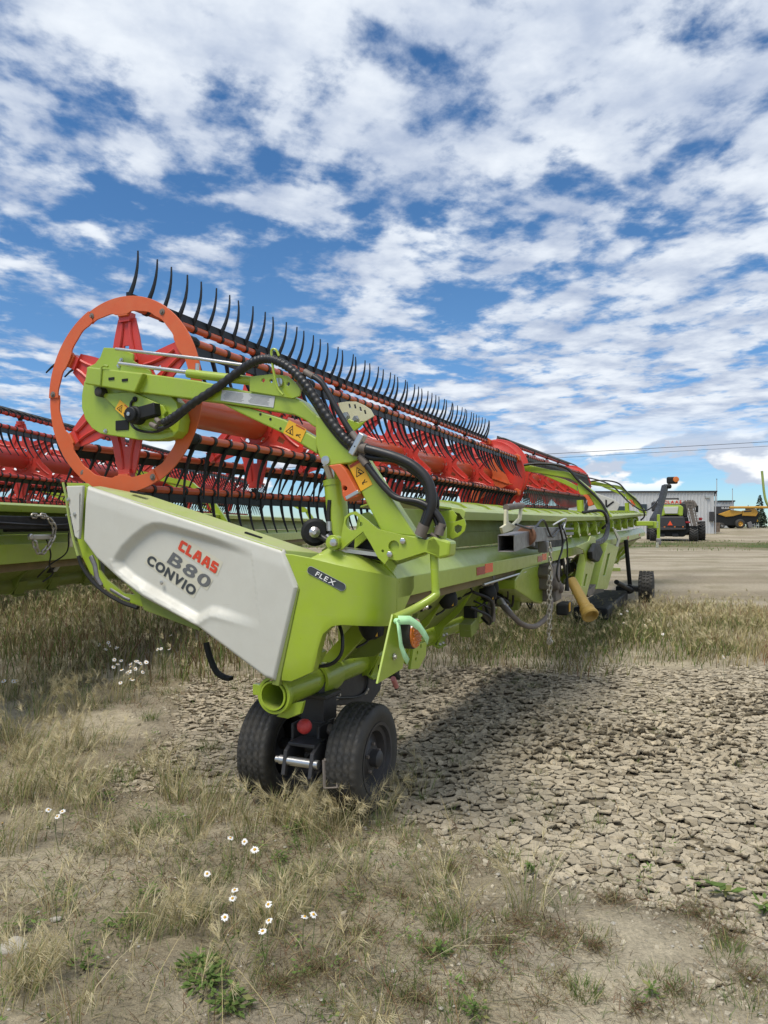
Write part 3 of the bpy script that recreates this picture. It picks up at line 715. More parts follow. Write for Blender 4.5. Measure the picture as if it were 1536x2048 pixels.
def make_reel(root, u0, u1, vc, zc, spiders, step, mt, mbar, ms, mtine, singles=(), shapes=TSHAPE, tube_r=0.125, slope=0.0, label=None, dense_plate=True):
    def zz(u): return zc+slope*(u-u0)
    reel = MB().tube([(u0, vc, zz(u0)), (u1, vc, zz(u1))], tube_r, 40).build('reel', mt, root)
    if label: reel['label'] = label
    sm = spider_mesh(0.50, ms)
    for u in spiders: link('spider_plate', sm, reel, (u, vc, zz(u)))
    for k, ph in enumerate(PH):
        v = vc+RB*math.cos(R(ph)); z0 = RB*math.sin(R(ph))
        tube('tine_bar', mbar, reel, [(u0+0.02, v, zz(u0)+z0), (u1-0.05, v, zz(u1)+z0)], 0.0255, 14)
        d = Vector((0, *shapes[k][1])).normalized() if k else Vector((0, 0, 1))
        q = Matrix.Rotation(math.atan2(d.z, d.y)-R(90), 3, 'X')
        mb = MB(); um = (u0+u1)/2
        a = Vector((u0+0.03, v, zz(u0)+z0))+d*0.052; b = Vector((u1-0.06, v, zz(u1)+z0))+d*0.052
        nn = Vector((0, -d.z, d.y))*0.008; hh = d*0.027
        mb.add([a-nn-hh, a+nn-hh, a+nn+hh, a-nn+hh, b-nn-hh, b+nn-hh, b+nn+hh, b-nn+hh], [(0, 1, 2, 3), (7, 6, 5, 4), (0, 4, 5, 1), (1, 5, 6, 2), (2, 6, 7, 3), (3, 7, 4, 0)])
        mb.build('tine_strip', M['tine'] if mtine is M['tine'] else mtine, reel)
        tm = tine_mesh(*shapes[k], mtine)
        us = np.arange(u0+0.04+0.02*k, u1-0.08, step)
        if k in singles:
            for u in us: 
                o = link('tine', tm, reel, (float(u), v, zz(u)+z0)); o.rotation_euler = (random.gauss(0, .045), 0, random.gauss(0, 0.06))
        else:
            vv = np.array([x.co[:] for x in tm.vertices]); ff = [tuple(p.vertices) for p in tm.polygons]; big = MB()
            for u in us: big.add(vv+np.array((u, v, zz(u)+z0)), ff, True)
            s_ = big.build('tine_row', mtine, reel); s_['kind'] = 'stuff'
        # bearing brackets where the spider arms hold the bar
        bm0 = MB().lathe([(-0.03, 0.027), (-0.03, 0.037), (0.03, 0.037), (0.03, 0.027)], (0, 0, 0), (1, 0, 0), 12, False).box((0, -0.03*math.cos(R(ph)), -0.03*math.sin(R(ph))), (0.03, 0.05, 0.05)).mesh('bar_bearing', M['black'])
        for u in spiders: link('bar_bearing', bm0, reel, (u, v, zz(u)+z0))
    return reel

def dz_ledge(u): return float(np.interp(u, (0, 1.5, 5.3, 9.5, 20), (0, 0, 0.012, 0.06, 0.27)))
def dz_beam(u): return float(np.interp(u, (0, 4.5, 16, 20), (0, 0, 0.07, 0.11)))
def loft(name, mat, parent, prof, us, dz, bevel=0.003, dv=lambda u: 0.0):
    n = len(prof); vs = []; f = []
    for u in us: vs += [(u, p[0]+dv(u), p[1]+dz(u)) for p in prof]
    for i in range(len(us)-1):
        for k in range(n): f.append((i*n+k, i*n+(k+1) % n, (i+1)*n+(k+1) % n, (i+1)*n+k))
    f += [tuple(range(n)), tuple((len(us)-1)*n+k for k in reversed(range(n)))]
    return MB().add(vs, f).build(name, mat, parent, bevel)

ROOT_RZ = R(66.449)
H = thing('grain_header', 'lime green grain header in front with white end panel, orange reel ring and twin wheels', 'grain header', (-0.5124, 3.85, 0), ROOT_RZ, 'parked grain headers')

# ---- white end panel
def poly_dist(px, py, poly, closed=True):
    d = np.full(px.shape, 1e9); m = len(poly)
    for i in range(m if closed else m-1):
        a = np.array(poly[i]); b = np.array(poly[(i+1) % m]); ab = b-a; L2 = ab @ ab
        t = np.clip(((px-a[0])*ab[0]+(py-a[1])*ab[1])/max(L2, 1e-9), 0, 1)
        d = np.minimum(d, np.hypot(px-a[0]-t*ab[0], py-a[1]-t*ab[1]))
    return d
def inside(px, py, poly):
    r = np.zeros(px.shape, bool); m = len(poly)
    for i in range(m):
        a = poly[i]; b = poly[(i+1) % m]
        c = ((a[1] > py) != (b[1] > py)) & (px < (b[0]-a[0])*(py-a[1])/((b[1]-a[1]) or 1e-9)+a[0]); r ^= c
    return r
def end_panel():
    T = [(0, (1.434, 1.897)), (.9, (0.034, 1.523)), (1, (-.057, 1.325))]
    B = [(0, (1.455, 1.561)), (.08, (1.346, 1.45)), (.18, (1.184, 1.34)), (.3, (.994, 1.231)), (.58, (.598, 1.08)), (.88, (.147, .828)), (.925, (.081, .815)), (1, (-.057, 1.325))]
    ns, nt = 230, 90
    s = np.concatenate([np.linspace(0, .9, 190), np.linspace(.9, .998, 41)[1:]]); ns = len(s)
    def cv(C, i): return np.interp(s, [c[0] for c in C], [c[1][i] for c in C])
    t = np.linspace(0, 1, nt)
    Vv = cv(T, 0)[:, None]*(1-t)+cv(B, 0)[:, None]*t; Zz = cv(T, 1)[:, None]*(1-t)+cv(B, 1)[:, None]*t
    rec = [(0.233,1.528),(0.501,1.6),(0.745,1.656),(0.846,1.676),(0.912,1.676),(0.979,1.653),(1.069,1.597),(1.153,1.531),(1.208,1.462),(1.215,1.429),(1.184,1.379),(1.096,1.319),(0.96,1.253),(0.615,1.105),(0.591,1.103),(0.505,1.15),(0.461,1.149),(0.172,1.093)]
    out = [c[1] for c in T]+[c[1] for c in reversed(B)]
    d = poly_dist(Vv, Zz, rec, False); ins = inside(Vv, Zz, rec)
    fade = sstep(0.12, 0.62, Vv)
    U = np.where(ins, 0.042*sstep(0.0, 0.056, d)*fade, 0)
    # soft raised lip along the lower lip of the recess
    U = U - np.where(~ins, 0.006*np.exp(-(d/0.02)**2)*fade*(Zz < 1.45), 0)
    de = poly_dist(Vv, Zz, out)
    U = U + 0.022*np.clip(1-de/0.022, 0, 1)**2
    U = U + 0.02*sstep(0.10, 0.0, poly_dist(Vv, Zz, [out[0], out[1]], False))*0.5   # upper edge leans back a little
    me = bpy.data.meshes.new('end_panel'); idx = np.arange(ns*nt).reshape(ns, nt)
    q = np.stack([idx[:-1, :-1], idx[:-1, 1:], idx[1:, 1:], idx[1:, :-1]], -1).reshape(-1, 4)
    me.from_pydata(np.stack([U, Vv, Zz], -1).reshape(-1, 3).tolist(), [], q.tolist())
    me.polygons.foreach_set('use_smooth', np.ones(len(q), bool)); me.materials.append(M['white'])
    bm = bmesh.new(); bm.from_mesh(me); bmesh.ops.recalc_face_normals(bm, faces=bm.faces)
    if sum(f.normal.x*f.calc_area() for f in bm.faces) > 0: bmesh.ops.reverse_faces(bm, faces=bm.faces)
    bm.to_mesh(me); bm.free(); me.update()
    o = link('end_panel', me, H); sd = o.modifiers.new('thick', 'SOLIDIFY'); sd.thickness = 0.02; sd.offset = -1
    return o
PANEL = end_panel()
def panel_plate(name, corners, mat, u0=0.0, u1=0.034):
    return MB().prism(corners, u0, u1, 'u').build(name, mat, PANEL, 0.002)
UREC = 0.0265
def on_panel(me, name, origin, ex, u):
    o = link(name, me, PANEL); o.matrix_local = frame((u, origin[0], origin[1]), (0, ex[0], ex[1]), (-1, 0, 0)); return o
def shear_letters(polys, mat, name, h, w):
    mb = MB()
    for P in polys: mb.prism([(x*w, y*h) for x, y in P], 0, 0.0014, 'z')
    return mb.mesh(name, mat)
# stickers and lettering stand 1-2 mm proud of the recess floor; the floor fades forward towards the right
def floor_u(v): return 0.042*float(sstep(0.12, 0.62, v))
def sticker_quad(name, px, mat, lift):
    mb = MB(); n = 12; vs = []; f = []
    A, B, C, D = [Vector((p[0], p[1])) for p in px]
    for i in range(n+1):
        t = i/n
        for p in (A.lerp(B, t), D.lerp(C, t)): vs.append((floor_u(p.x)-lift, p.x, p.y))
    for i in range(n): f.append((2*i, 2*i+1, 2*i+3, 2*i+2))
    return mb.add(vs, f).build(name, mat, PANEL)
sticker_quad('sticker', [(0.727,1.59),(0.432,1.448),(0.477,1.367),(0.776,1.513)], M['sticker'], 0.0012)
sticker_quad('sticker', [(0.965,1.495),(0.596,1.312),(0.647,1.236),(1.006,1.43)], M['sticker'], 0.0012)
sticker_quad('sticker', [(0.793,1.506),(0.505,1.347),(0.551,1.285),(0.847,1.44)], M['sticker'], 0.0016)
def word(text, name, mat, q, margin, offset, xs=1.0, custom=None):
    """one letter object per character, laid along the lower edge of the sticker quad q = [top left, top right, bottom right, bottom left]"""
    bl, br, tl = Vector(q[3]), Vector(q[2]), Vector(q[0])
    ex = (br-bl); ey = (tl-bl); W = ex.length*(1-2*margin[0]); Hh = ey.length*(1-2*margin[1])
    o0 = bl+ex*margin[0]+ey*margin[1]; exn = ex.normalized(); eyn = ey.normalized()
    metrics = []; x = 0
    for ch in text:
        me = custom[ch]() if custom else text_mesh('letter', ch, mat, 1.0, 0.0, offset)
        metrics.append(me); x += me['w']
    gap = 0.10 if not custom else 0.10
    tot = x+gap*(len(text)-1); k = W/tot; x = 0
    for ch, me in zip(text, metrics):
        hy = Hh/me['h']
        bmv = []
        for v in me.vertices:
            p = o0+exn*((x+v.co.x)*k)+eyn*(v.co.y*hy)
            v.co = (floor_u(p.x)-0.0036+(0.0008 if v.co.z < -1 else 0), p.x, p.y)
        x += me['w']+gap
        me.update(); o = link('letter', me, PANEL); o['label'] = "letter '%s' of the lettering" % ch
def flat_letter(polys, w, mat):
    def f():
        mb = MB()
        for P in polys:
            vs = [(x, y, 0) for x, y in P]
            mb.add(vs, [tuple(range(len(P)))])
        me = bpy.data.meshes.new('letter'); me.from_pydata(mb.v, [], mb.f); me.materials.append(mat); me['w'] = w; me['h'] = 1.0
        return me
    return f
LR = M['logo_red']
CL = {'C': flat_letter([[(.0, .12), (.12, 0), (.28, 0), (.28, 1), (.12, 1), (0, .88)], [(.28, 0), (.72, 0), (.72, .27), (.28, .27)], [(.28, .73), (.72, .73), (.72, 1), (.28, 1)]], .72, LR),
      'L': flat_letter([[(0, 0), (.28, 0), (.28, 1), (0, 1)], [(.28, 0), (.66, 0), (.66, .26), (.28, .26)]], .66, LR),
      'A': flat_letter([[(0, 0), (.27, 0), (.30, .22), (.56, .22), (.59, 0), (.86, 0), (.80, .44), (.08, .44)], [(.08, .44), (.36, .44), (.43, .80), (.24, 1)], [(.50, .44), (.80, .44), (.66, 1), (.24, 1), (.43, .80)]], .86, LR),
      'S': flat_letter([[(0, 0), (.64, 0), (.74, .1), (.74, .27), (0, .27)], [(.46, .27), (.74, .27), (.74, .52), (.64, .62), (.46, .62)], [(0, .38), (.46, .38), (.46, .62), (0, .62)], [(0, .62), (.28, .62), (.28, .74), (.70, .74), (.70, 1), (.1, 1), (0, .9)]], .74, LR)}
word('CLAAS', 'claas', LR, [(0.737,1.581),(0.445,1.441),(0.482,1.371),(0.771,1.515)], (0.03, 0.08), 0, custom=CL)
word('B80', 'b80', M['logo_grey'], [(0.793,1.506),(0.505,1.347),(0.551,1.285),(0.847,1.44)], (0.02, 0.05), 0.028)
word('CONVIO', 'convio', M['logo_dark'], [(0.965,1.495),(0.596,1.312),(0.647,1.236),(1.006,1.43)], (0.02, 0.10), 0.045)
bm_ = bolt_mesh('bolt', M['steel'], 0.009, 0.008)
for p in [(0.864,1.32)]: link('bolt', bm_, PANEL, (0.026, *p))

# ---- nose plate, end frame and crop divider edge
np_ = prism('nose_plate', M['white'], H, [(1.582,1.897),(1.446,1.897),(1.479,1.567),(1.512,1.585),(1.553,1.742)], -0.004, 0.02, bevel=0.006)
MB().add([(-0.004, *[(1.549,1.801)][0]), (-0.012, *[(1.463,1.867)][0]), (-0.006, *[(1.471,1.626)][0]), (-0.004, *[(1.504,1.607)][0])], [(0, 1, 2, 3)]).build('facet', M['white'], np_)
for p in [(1.506,1.721),(1.559,1.813)]: link('bolt', bm_, np_, (-0.008, *p))
prism('end_frame', M['green'], H, [(1.648,1.922),(1.482,1.915),(1.221,1.746),(0.953,1.274),(0.611,1.073),(0.77,1.107),(1.044,1.17),(1.182,1.2),(1.32,1.261),(1.453,1.361),(1.51,1.446),(1.556,1.563),(1.598,1.719)], 0.062, 0.078,
      holes=[[(1.388,1.467),(1.32,1.443),(1.182,1.311),(1.097,1.239),(1.182,1.242),(1.32,1.322),(1.38,1.381)]], bevel=0.003)
MB().tube([(0.064, *p) for p in [(1.681,1.925),(1.656,1.845),(1.634,1.719),(1.592,1.562),(1.546,1.444)]], 0.008, 6).build('frame_edge', M['green_pale'], H)
MB().tube(smooth([(0.035, *p) for p in [(1.519,1.464),(1.49,1.403),(1.412,1.319),(1.308,1.249),(1.17,1.192),(1.051,1.164)]], 5), 0.012, 8).build('skid_edge', M['black'], H)
MB().box((0.12, *[(1.446,1.375)][0]), (0.05, 0.06, 0.1)).tube([(0.07, *p) for p in [(1.445,1.464),(1.412,1.409),(1.396,1.332),(1.359,1.281)]], 0.022, 8).tube([(0.07, *p) for p in [(1.291,1.265),(1.181,1.217),(1.134,1.204)]], 0.014, 8).build('knife_drive', M['rusty'], H, 0.004)
prism('lower_rail', M['green_dusty_shaded'], H, [(1.056,1.238),(0.98,1.241),(0.616,1.069),(0.616,1.049),(0.795,1.094),(1.025,1.15)], 0.055, 0.20, bevel=0.004)
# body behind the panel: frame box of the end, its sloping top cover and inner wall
prism('end_box', M['green_dusty_shaded'], H, [(1.441,1.857),(0.077,1.506),(0.03,1.305),(0.173,0.863),(0.609,1.099),(1.162,1.325),(1.36,1.472)], 0.08, 0.15, bevel=0.006)
def top_cover():
    a = [(1.441,1.892),(0.943,1.764),(0.515,1.65),(0.248,1.579),(0.051,1.527)]; b = [(1.459,1.902),(1.059,1.836),(0.544,1.691),(0.204,1.594),(-0.114,1.503)]; vs = []; f = []
    for p, q in zip(a, b): vs += [(0.018, p[0], p[1]-0.004), (0.15, q[0], q[1]), (0.15, q[0], q[1]-0.05), (0.018, p[0], p[1]-0.05)]
    for i in range(4):
        for k in range(4): f.append((4*i+k, 4*i+(k+1) % 4, 4*i+4+(k+1) % 4, 4*i+4+k))
    f += [(0, 1, 2, 3), (16, 17, 18, 19)]
    o = MB().add(vs, f).build('top_cover', M['green_pale'], H, 0.004)
    for p, q in ([(1.131,1.847),(1.053,1.834)], [(0.304,1.597),(0.238,1.578)]):
        mid = ((p[0]+q[0])/2, (p[1]+q[1])/2)
        sb = MB().box((0, 0, 0), (0.02, 0.11, 0.012)); l = sb.build('slot', M['black'], o); l.matrix_local = Matrix.Translation((0.085, mid[0], mid[1]+0.010)) @ Matrix.Rotation(math.atan2(q[1]-p[1], q[0]-p[0])+math.pi, 4, 'X')
top_cover()

# ---- FLEX corner cover, wrapped from the end face round to the rear face
def corner_cover():
    plan = [(0.022, 0.05), (0.022, -0.02), (0.022, -0.10), (0.024, -0.20), (0.030, -0.29), (0.048, -0.37), (0.085, -0.435), (0.145, -0.478), (0.22, -0.497), (0.30, -0.503)]
    path = [Vector((p.x, p.y)) for p in smooth([(p[0], p[1], 0) for p in plan], 7)]
    L = [0]
    for a, b in zip(path, path[1:]): L.append(L[-1]+(b-a).length)
    tot = L[-1]
    def key(tab, x): return float(np.interp(x, [t[0] for t in tab], [t[1] for t in tab]))
    cre = [(0, 1.50), (0.07, 1.495), (0.185, 1.478), (tot, 1.366)]
    bot = [(0, .822), (0.06, .822), (0.195, .885), (0.205, .93), (0.225, 1.02), (0.25, 1.085), (0.30, 1.128), (0.36, 1.138), (0.5, 1.132), (tot, 1.112)]
    top = [(0, 0.0), (0.18, 0.0), (0.25, 1.0), (tot, 1.0)]
    rows = 9; vs = []; f = []
    for i, p in enumerate(path):
        t = (path[min(i+1, len(path)-1)]-path[max(i-1, 0)]).normalized(); nn = Vector((-t.y, t.x))
        if nn.dot(Vector((1, 1))) < 0: nn = -nn
        x = L[i]; zb, zc, k = key(bot, x), key(cre, x), key(top, x)
        for r in range(rows-2): vs.append((p.x, p.y, zb+(zc-zb)*r/(rows-3)))
        a = p+nn*(0.012*k+0.002); vs.append((a.x, a.y, zc+0.012*k+0.002))
        a = p+nn*(0.085*k+0.004); vs.append((a.x, a.y, zc+0.07*k+0.004))
    n = len(path)
    for i in range(n-1):
        for r in range(rows-1): f.append((i*rows+r, i*rows+r+1, (i+1)*rows+r+1, (i+1)*rows+r))
    o = MB().add(vs, f, True).build('corner_cover', M['green'], H)
    if sum(pl.normal.x for pl in o.data.polygons) > 0: o.data.flip_normals()
    o.data.set_sharp_from_angle(angle=R(22))
    s = o.modifiers.new('thick', 'SOLIDIFY'); s.thickness = 0.055; s.offset = -1
    b = o.modifiers.new('bevel', 'BEVEL'); b.width = 0.006; b.segments = 2; b.limit_method = 'ANGLE'; b.angle_limit = R(40)
    # groove panel next to the white end panel
    prism('cover_groove', M['green_dusty_shaded'], o, [(0.046,1.521),(-0.062,1.315),(0.065,0.789),(0.109,0.795),(-0.028,1.319),(0.077,1.515)], 0.016, 0.05, bevel=0.004)
    # FLEX plate
    c = [(-0.113,1.426),(-0.325,1.328),(-0.22,1.376)]; a, e = Vector(c[0]), Vector(c[1]); ex = (e-a).normalized(); hw = (e-a).length/2; hh = 0.0195
    m = frame((0.021, *c[2]), (0, ex.x, ex.y), (-1, 0, 0))
    cap = [(-hw+hh+hh*math.cos(q), hh*math.sin(q)) for q in [R(90+18*k) for k in range(11)]]+[(hw-hh+hh*math.cos(q), hh*math.sin(q)) for q in [R(-90+18*k) for k in range(11)]]
    cap2 = [(x*1.012, y*1.10) for x, y in cap]
    # the face curves away slightly: bend the plates with it
    def bend(me):
        for v in me.vertices:
            w = m @ v.co; pv_ = float(np.interp(-w.y, [-p[1] for p in plan], [p[0] for p in plan])); v.co = (w.x+pv_-0.0255, w.y, w.z)
    for nm, cp, mat, z0, z1 in (('name_plate', cap, M['logo_dark'], 0.0005, 0.003), ('name_plate_rim', cap2, M['grey_label'], 0.0002, 0.0018)):
        me = MB().prism(cp, z0, z1, 'z').mesh(nm, mat); bend(me); link(nm, me, o)
    tot_w = 0; ms = []
    for ch in 'FLEX':
        me = text_mesh('letter', ch, M['white_print'], 0.036, 0.0006, 0.0006); ms.append(me); tot_w += me['w']*1.35+0.007
    x = -tot_w/2
    for ch, me in zip('FLEX', ms):
        for v in me.vertices: v.co = (v.co.x*1.35+x+v.co.y*0.15, v.co.y-0.013, v.co.z+0.0036)
        x += me['w']*1.35+0.007; bend(me); l = link('letter', me, o); l['label'] = "white letter '%s' on the dark name plate" % ch
    return o
corner_cover()

# ---- rear frame
prism('end_cheek', M['green'], H, [(0.305,1.366),(0.56,1.366),(0.56,1.294),(0.348,1.141),(0.305,1.114)], -0.503, -0.488, 'v', bevel=0.002)
us_ = [0.303, 2.4, 4.5, 7, 10, 13, 16, 19.6]
bt = loft('rear_beam', M['green'], H, [(-.503, 1.255), (-.503, 1.366), (-.41, 1.475), (-.34, 1.482), (-.34, 1.46), (-.40, 1.45), (-.48, 1.36), (-.48, 1.262), (-.42, 1.255)], us_, dz_beam)
for q, mat, lab in (("956,1127 977,1126 977,1143.6 956,1144.6", 'refl_red', 'dark red reflector half'), ("977.3,1124.5 996,1123.5 996,1138 977.3,1141", 'refl_orange', 'bright orange reflector half'),
               ("1076,1107 1089,1105.5 1089,1116 1076,1118", 'refl_red', 'dark red reflector half'), ("1089.3,1104.6 1100,1103.6 1100,1115 1089.3,1117", 'refl_orange', 'bright orange reflector half')):
    pass
def refl(u0, u1, mat, lab, zlo, zhi):
    o = MB().box(((u0+u1)/2, -0.5045, (zlo+zhi)/2+dz_beam(u0)), (u1-u0, 0.003, zhi-zlo)).build('reflector', M[mat], bt); o['label'] = lab
for u in (1.83, 4.02, 13.8, 17.2):
    refl(u, u+0.225, 'refl_red', 'dark red half of a reflector strip', 1.285, 1.345); refl(u+0.227, u+0.45, 'refl_orange', 'bright orange half of a reflector strip', 1.29, 1.36)
loft('draper_canvas', M['canvas'], H, [(-.44, 1.19), (-.42, 1.25), (-.40, 1.25), (-.42, 1.19)], [0.45, 4.4], dz_beam, 0)
loft('draper_canvas', M['canvas'], H, [(-.44, 1.19), (-.42, 1.25), (-.40, 1.25), (-.42, 1.19)], [7.2, 12, 19], dz_beam, 0)
loft('back_wall', M['green_dusty_shaded'], H, [(-.345, 1.49), (-.33, 1.60), (-.325, 1.60), (-.30, 1.76), (-.285, 1.76), (-.32, 1.49)], [0.9, 5, 10, 19.6], lambda u: dz_ledge(u)*0.8, 0.002)
dvl = lambda u: float(np.interp(u, (0, 1.5, 5.3, 9.5, 20), (0, 0, -0.05, -0.02, -0.02)))
loft('rear_ledge', M['green_pale'], H, [(-.50, 1.690), (-.515, 1.75), (-.485, 1.772), (-.40, 1.782), (-.22, 1.79), (-.22, 1.775), (-.40, 1.755), (-.47, 1.735)], [1.52, 3.4, 5.3, 7.2, 9.5, 13, 16.5, 20], dz_ledge, 0.004, dvl)
# deflector panels along the top of the ledge
arc = [(-.41, 1.785), (-.36, 1.815), (-.28, 1.838), (-.16, 1.848), (0.0, 1.835), (0.15, 1.79)]
prof = arc+[(p[0]+0.004, p[1]-0.012) for p in reversed(arc)]
pm = MB(); n = len(prof); vs = [(0, *p) for p in prof]+[(0.66, p[0], p[1]-0.012) for p in prof]
pm.add(vs, [tuple(range(n)), tuple(reversed(range(n, 2*n)))]+[(k, (k+1) % n, n+(k+1) % n, n+k) for k in range(n)])
pme = pm.mesh('deflector_panel', M['green'])
for k in range(26):
    u = 1.22+0.69*k
    if u > 18.9: break
    link('deflector_panel', pme, H, (u, 0, dz_ledge(u+0.3)))
# hook plate with a round opening under the first deflector
prism('bracket_plate', M['green'], H, [(-0.446,1.674),(-0.529,1.701),(-0.539,1.657),(-0.529,1.616),(-0.486,1.578),(-0.439,1.56),(-0.417,1.588)], 1.45, 1.462, holes=[[(-0.457,1.647),(-0.482,1.66),(-0.511,1.647),(-0.504,1.616),(-0.475,1.598),(-0.457,1.616)]], bevel=0.002)
prism('bracket_plate', M['green'], H, [(-.40, 1.50), (-.32, 1.50), (-.30, 1.75), (-.44, 1.76), (-.47, 1.72)], 1.46, 1.475, bevel=0.002)
# lower back sheet and the round main tube along the bottom
loft('lower_back_sheet', M['green_dusty_shaded'], H, [(-.405, 1.235), (-.10, .93), (.05, .80), (.07, .815), (-.08, .95), (-.38, 1.245)], [0.55, 4.4], dz_beam, 0.002)
loft('lower_back_sheet', M['green_dusty_shaded'], H, [(-.405, 1.235), (-.10, .93), (.05, .80), (.07, .815), (-.08, .95), (-.38, 1.245)], [7.6, 12, 19.4], dz_beam, 0.002)
mt_ = MB().lathe([(0.05, .070), (0.05, .080), (4.5, .080), (4.5, .0)], (0, .125, .725), (1, 0, 0), 36).lathe([(0.052, .074), (1.2, .072), (1.21, 0)], (0, .125, .725), (1, 0, 0), 36).build('main_tube', M['green'], H)
MB().lathe([(0.06, .0865), (0.06, .104), (0.10, .104), (0.11, .09), (0.11, .0865)], (0, .125, .725), (1, 0, 0), 36).box((0.08, .125+.115, .745), (0.035, .045, .06)).prism([(.06, .66), (.135, .60), (.06, .595), (-.02, .63), (-.04, .70), (0.04, .68)], 0.10, 0.13).build('tube_flange', M['green'], mt_, 0.004)
MB().lathe([(7.4, 0), (7.4, .086), (19.5, .086), (19.5, 0)], (0, .125, .74), (1, 0, 0), 28).build('main_tube', M['green_dusty_shaded'], H)
def rib(u, s=1.0):
    P = [(-.30, 1.14), (-.245, 1.13), (-.10, .97), (.0, .86), (.06, .80), (.125, .815), (.20, .79), (.215, .72), (.19, .65), (.125, .622), (.06, .64), (.02, .70), (-.03, .80), (-.16, .92)]
    return MB().prism(P, u-0.012, u+0.012, 'u').box((u+0.09, .02, .69), (0.17, .012, .17), Matrix.Rotation(0.4, 3, 'X')).box((u+0.09, .06, .635), (0.20, .10, .012), Matrix.Rotation(0.5, 3, 'X'))
for u in (1.15, 1.75, 2.5, 3.3, 4.1, 8.4, 9.6, 11, 12.4, 14, 15.6, 17.2): rib(u).build('tube_bracket', M['green'], H, 0.003)
rb = MB()
for u in (1.75, 2.5, 3.3):
    for du, dz in ((0.05, .02), (0.13, .02), (0.05, -.06), (0.13, -.06)): rb.lathe([(0, .017), (-.012, .015), (-.02, .007), (-.021, 0)], (u+du, .012-dz*0.4, .70+dz), (0, .9, .4), 10)
rb.build('bracket_bolts', M['steel'], H)
def sensor(u, v, z, s=1.0):
    o = MB().lathe([(0, .02), (0, .06*s), (-.02, .07*s), (-.05, .072*s), (-.09, .066*s), (-.12, .05*s), (-.13, 0)], (u, v, z), (0, 0.35, 1), 24).build('air_bag', M['black'], H)
    MB().lathe([(0, .018), (.04, .018), (.05, .03), (.07, .03), (.07, 0)], (u, v, z), (0, 0.35, 1), 10).build('valve', M['steel'], o)
    MB().box((u-0.03, v-.066*s, z-.085), (0.03, 0.012, 0.026), Matrix.Rotation(0.2, 3, 'Z')).build('warning_sticker', M['yellow'], o)
    tube('air_line', M['hose'], o, smooth([(u, v, z+.05), (u+.08, v-.02, z+.06), (u+.12, v-.02, z-.03), (u+.06, v+.03, z-.14), (u-.03, v+.06, z-.17)], 6), 0.007, 8)
    return o
sensor(0.42, -.28, 1.13); sensor(1.72, -.30, 1.17); sensor(2.9, -.30, 1.17)
for u in (1.05, 2.55): MB().lathe([(0, 0), (0, .075), (.05, .085), (.055, .06), (.09, .06), (.09, 0)], (u, -.36, 1.215), (1, 0, 0), 24).build('roller_end', M['cast'], H)
for u, a, b in ((0.9, (-.33, 1.2), (-.16, 1.0)), (2.2, (-.3, 1.2), (-.12, .98))): tube('hydraulic_hose', M['hose'], H, smooth([(u, *a), (u+.1, a[0]-.02, a[1]-.08), (u+.05, b[0], b[1]+.05), (u-.05, *b)], 6), 0.009, 8)
sl = MB()
for u in (0.75, .95, 1.35, 1.5, 2.0, 2.2): sl.box((u, -.255, 1.075), (0.05, 0.02, 0.02), Matrix.Rotation(0.78, 3, 'X'))
sl.build('sheet_slots', M['black'], H)

# ---- what shows under the corner cover: tube clamp, bracket, cable
MB().lathe([(0.50, .0865), (0.50, .105), (0.66, .112), (0.72, .105), (0.72, .0865)], (0, .125, .725), (1, 0, 0), 36).build('tube_clamp', M['green'], H)
prism('tube_web', M['green'], H, [(-.05, .84), (-.32, 1.12), (-.20, 1.14), (.10, .83)], 0.52, 0.545, bevel=0.003)
prism('tube_web', M['green_dusty_shaded'], H, [(-.45, 1.12), (.1, 1.12), (.1, .80), (-.15, .84), (-.40, 1.0)], 0.78, 0.795, bevel=0.003)
MB().box((0.36, .03, .90), (0.10, .07, .09), Matrix.Rotation(.5, 3, 'X')).box((.30, .10, .93), (.05, .11, .04)).build('bracket', M['green'], H, 0.004)
MB().box((0.30, .06, .985), (0.07, .12, .025), Matrix.Rotation(.35, 3, 'X')).tube([(0.2, .13, .93), (0.4, .02, .99)], 0.015, 8).build('latch', M['steel'], H, 0.003)
tube('cable', M['hose'], H, smooth([(.20, -.20, 1.13), (.17, -.24, 1.05), (.15, -.24, .96), (.14, -.17, .90), (.12, -.05, .895), (.12, .05, .93), (.15, .1, 1.0)], 8), 0.010, 8)
tube('cable', M['hose'], H, smooth([(.25, -.16, 1.13), (.2, -.10, 1.08), (.16, -.02, 1.02), (.15, .06, .97)], 8), 0.010, 8)
MB().box((0.6, -.40, 1.06), (0.10, .12, .13), Matrix.Rotation(.3, 3, 'Z')).build('control_box', M['black'], H, 0.008)
tube('hook', M['black'], H, smooth([(0.5, *p) for p in [(0.91,0.899),(0.879,0.805),(0.832,0.722),(0.782,0.691),(0.732,0.682)]], 6), [0.02]*6*4+[0.016], 10)
MB().box((0.5, *[(0.728,0.683)][0]), (0.05, 0.03, 0.025)).build('hook_tip', M['black'], H, 0.004)

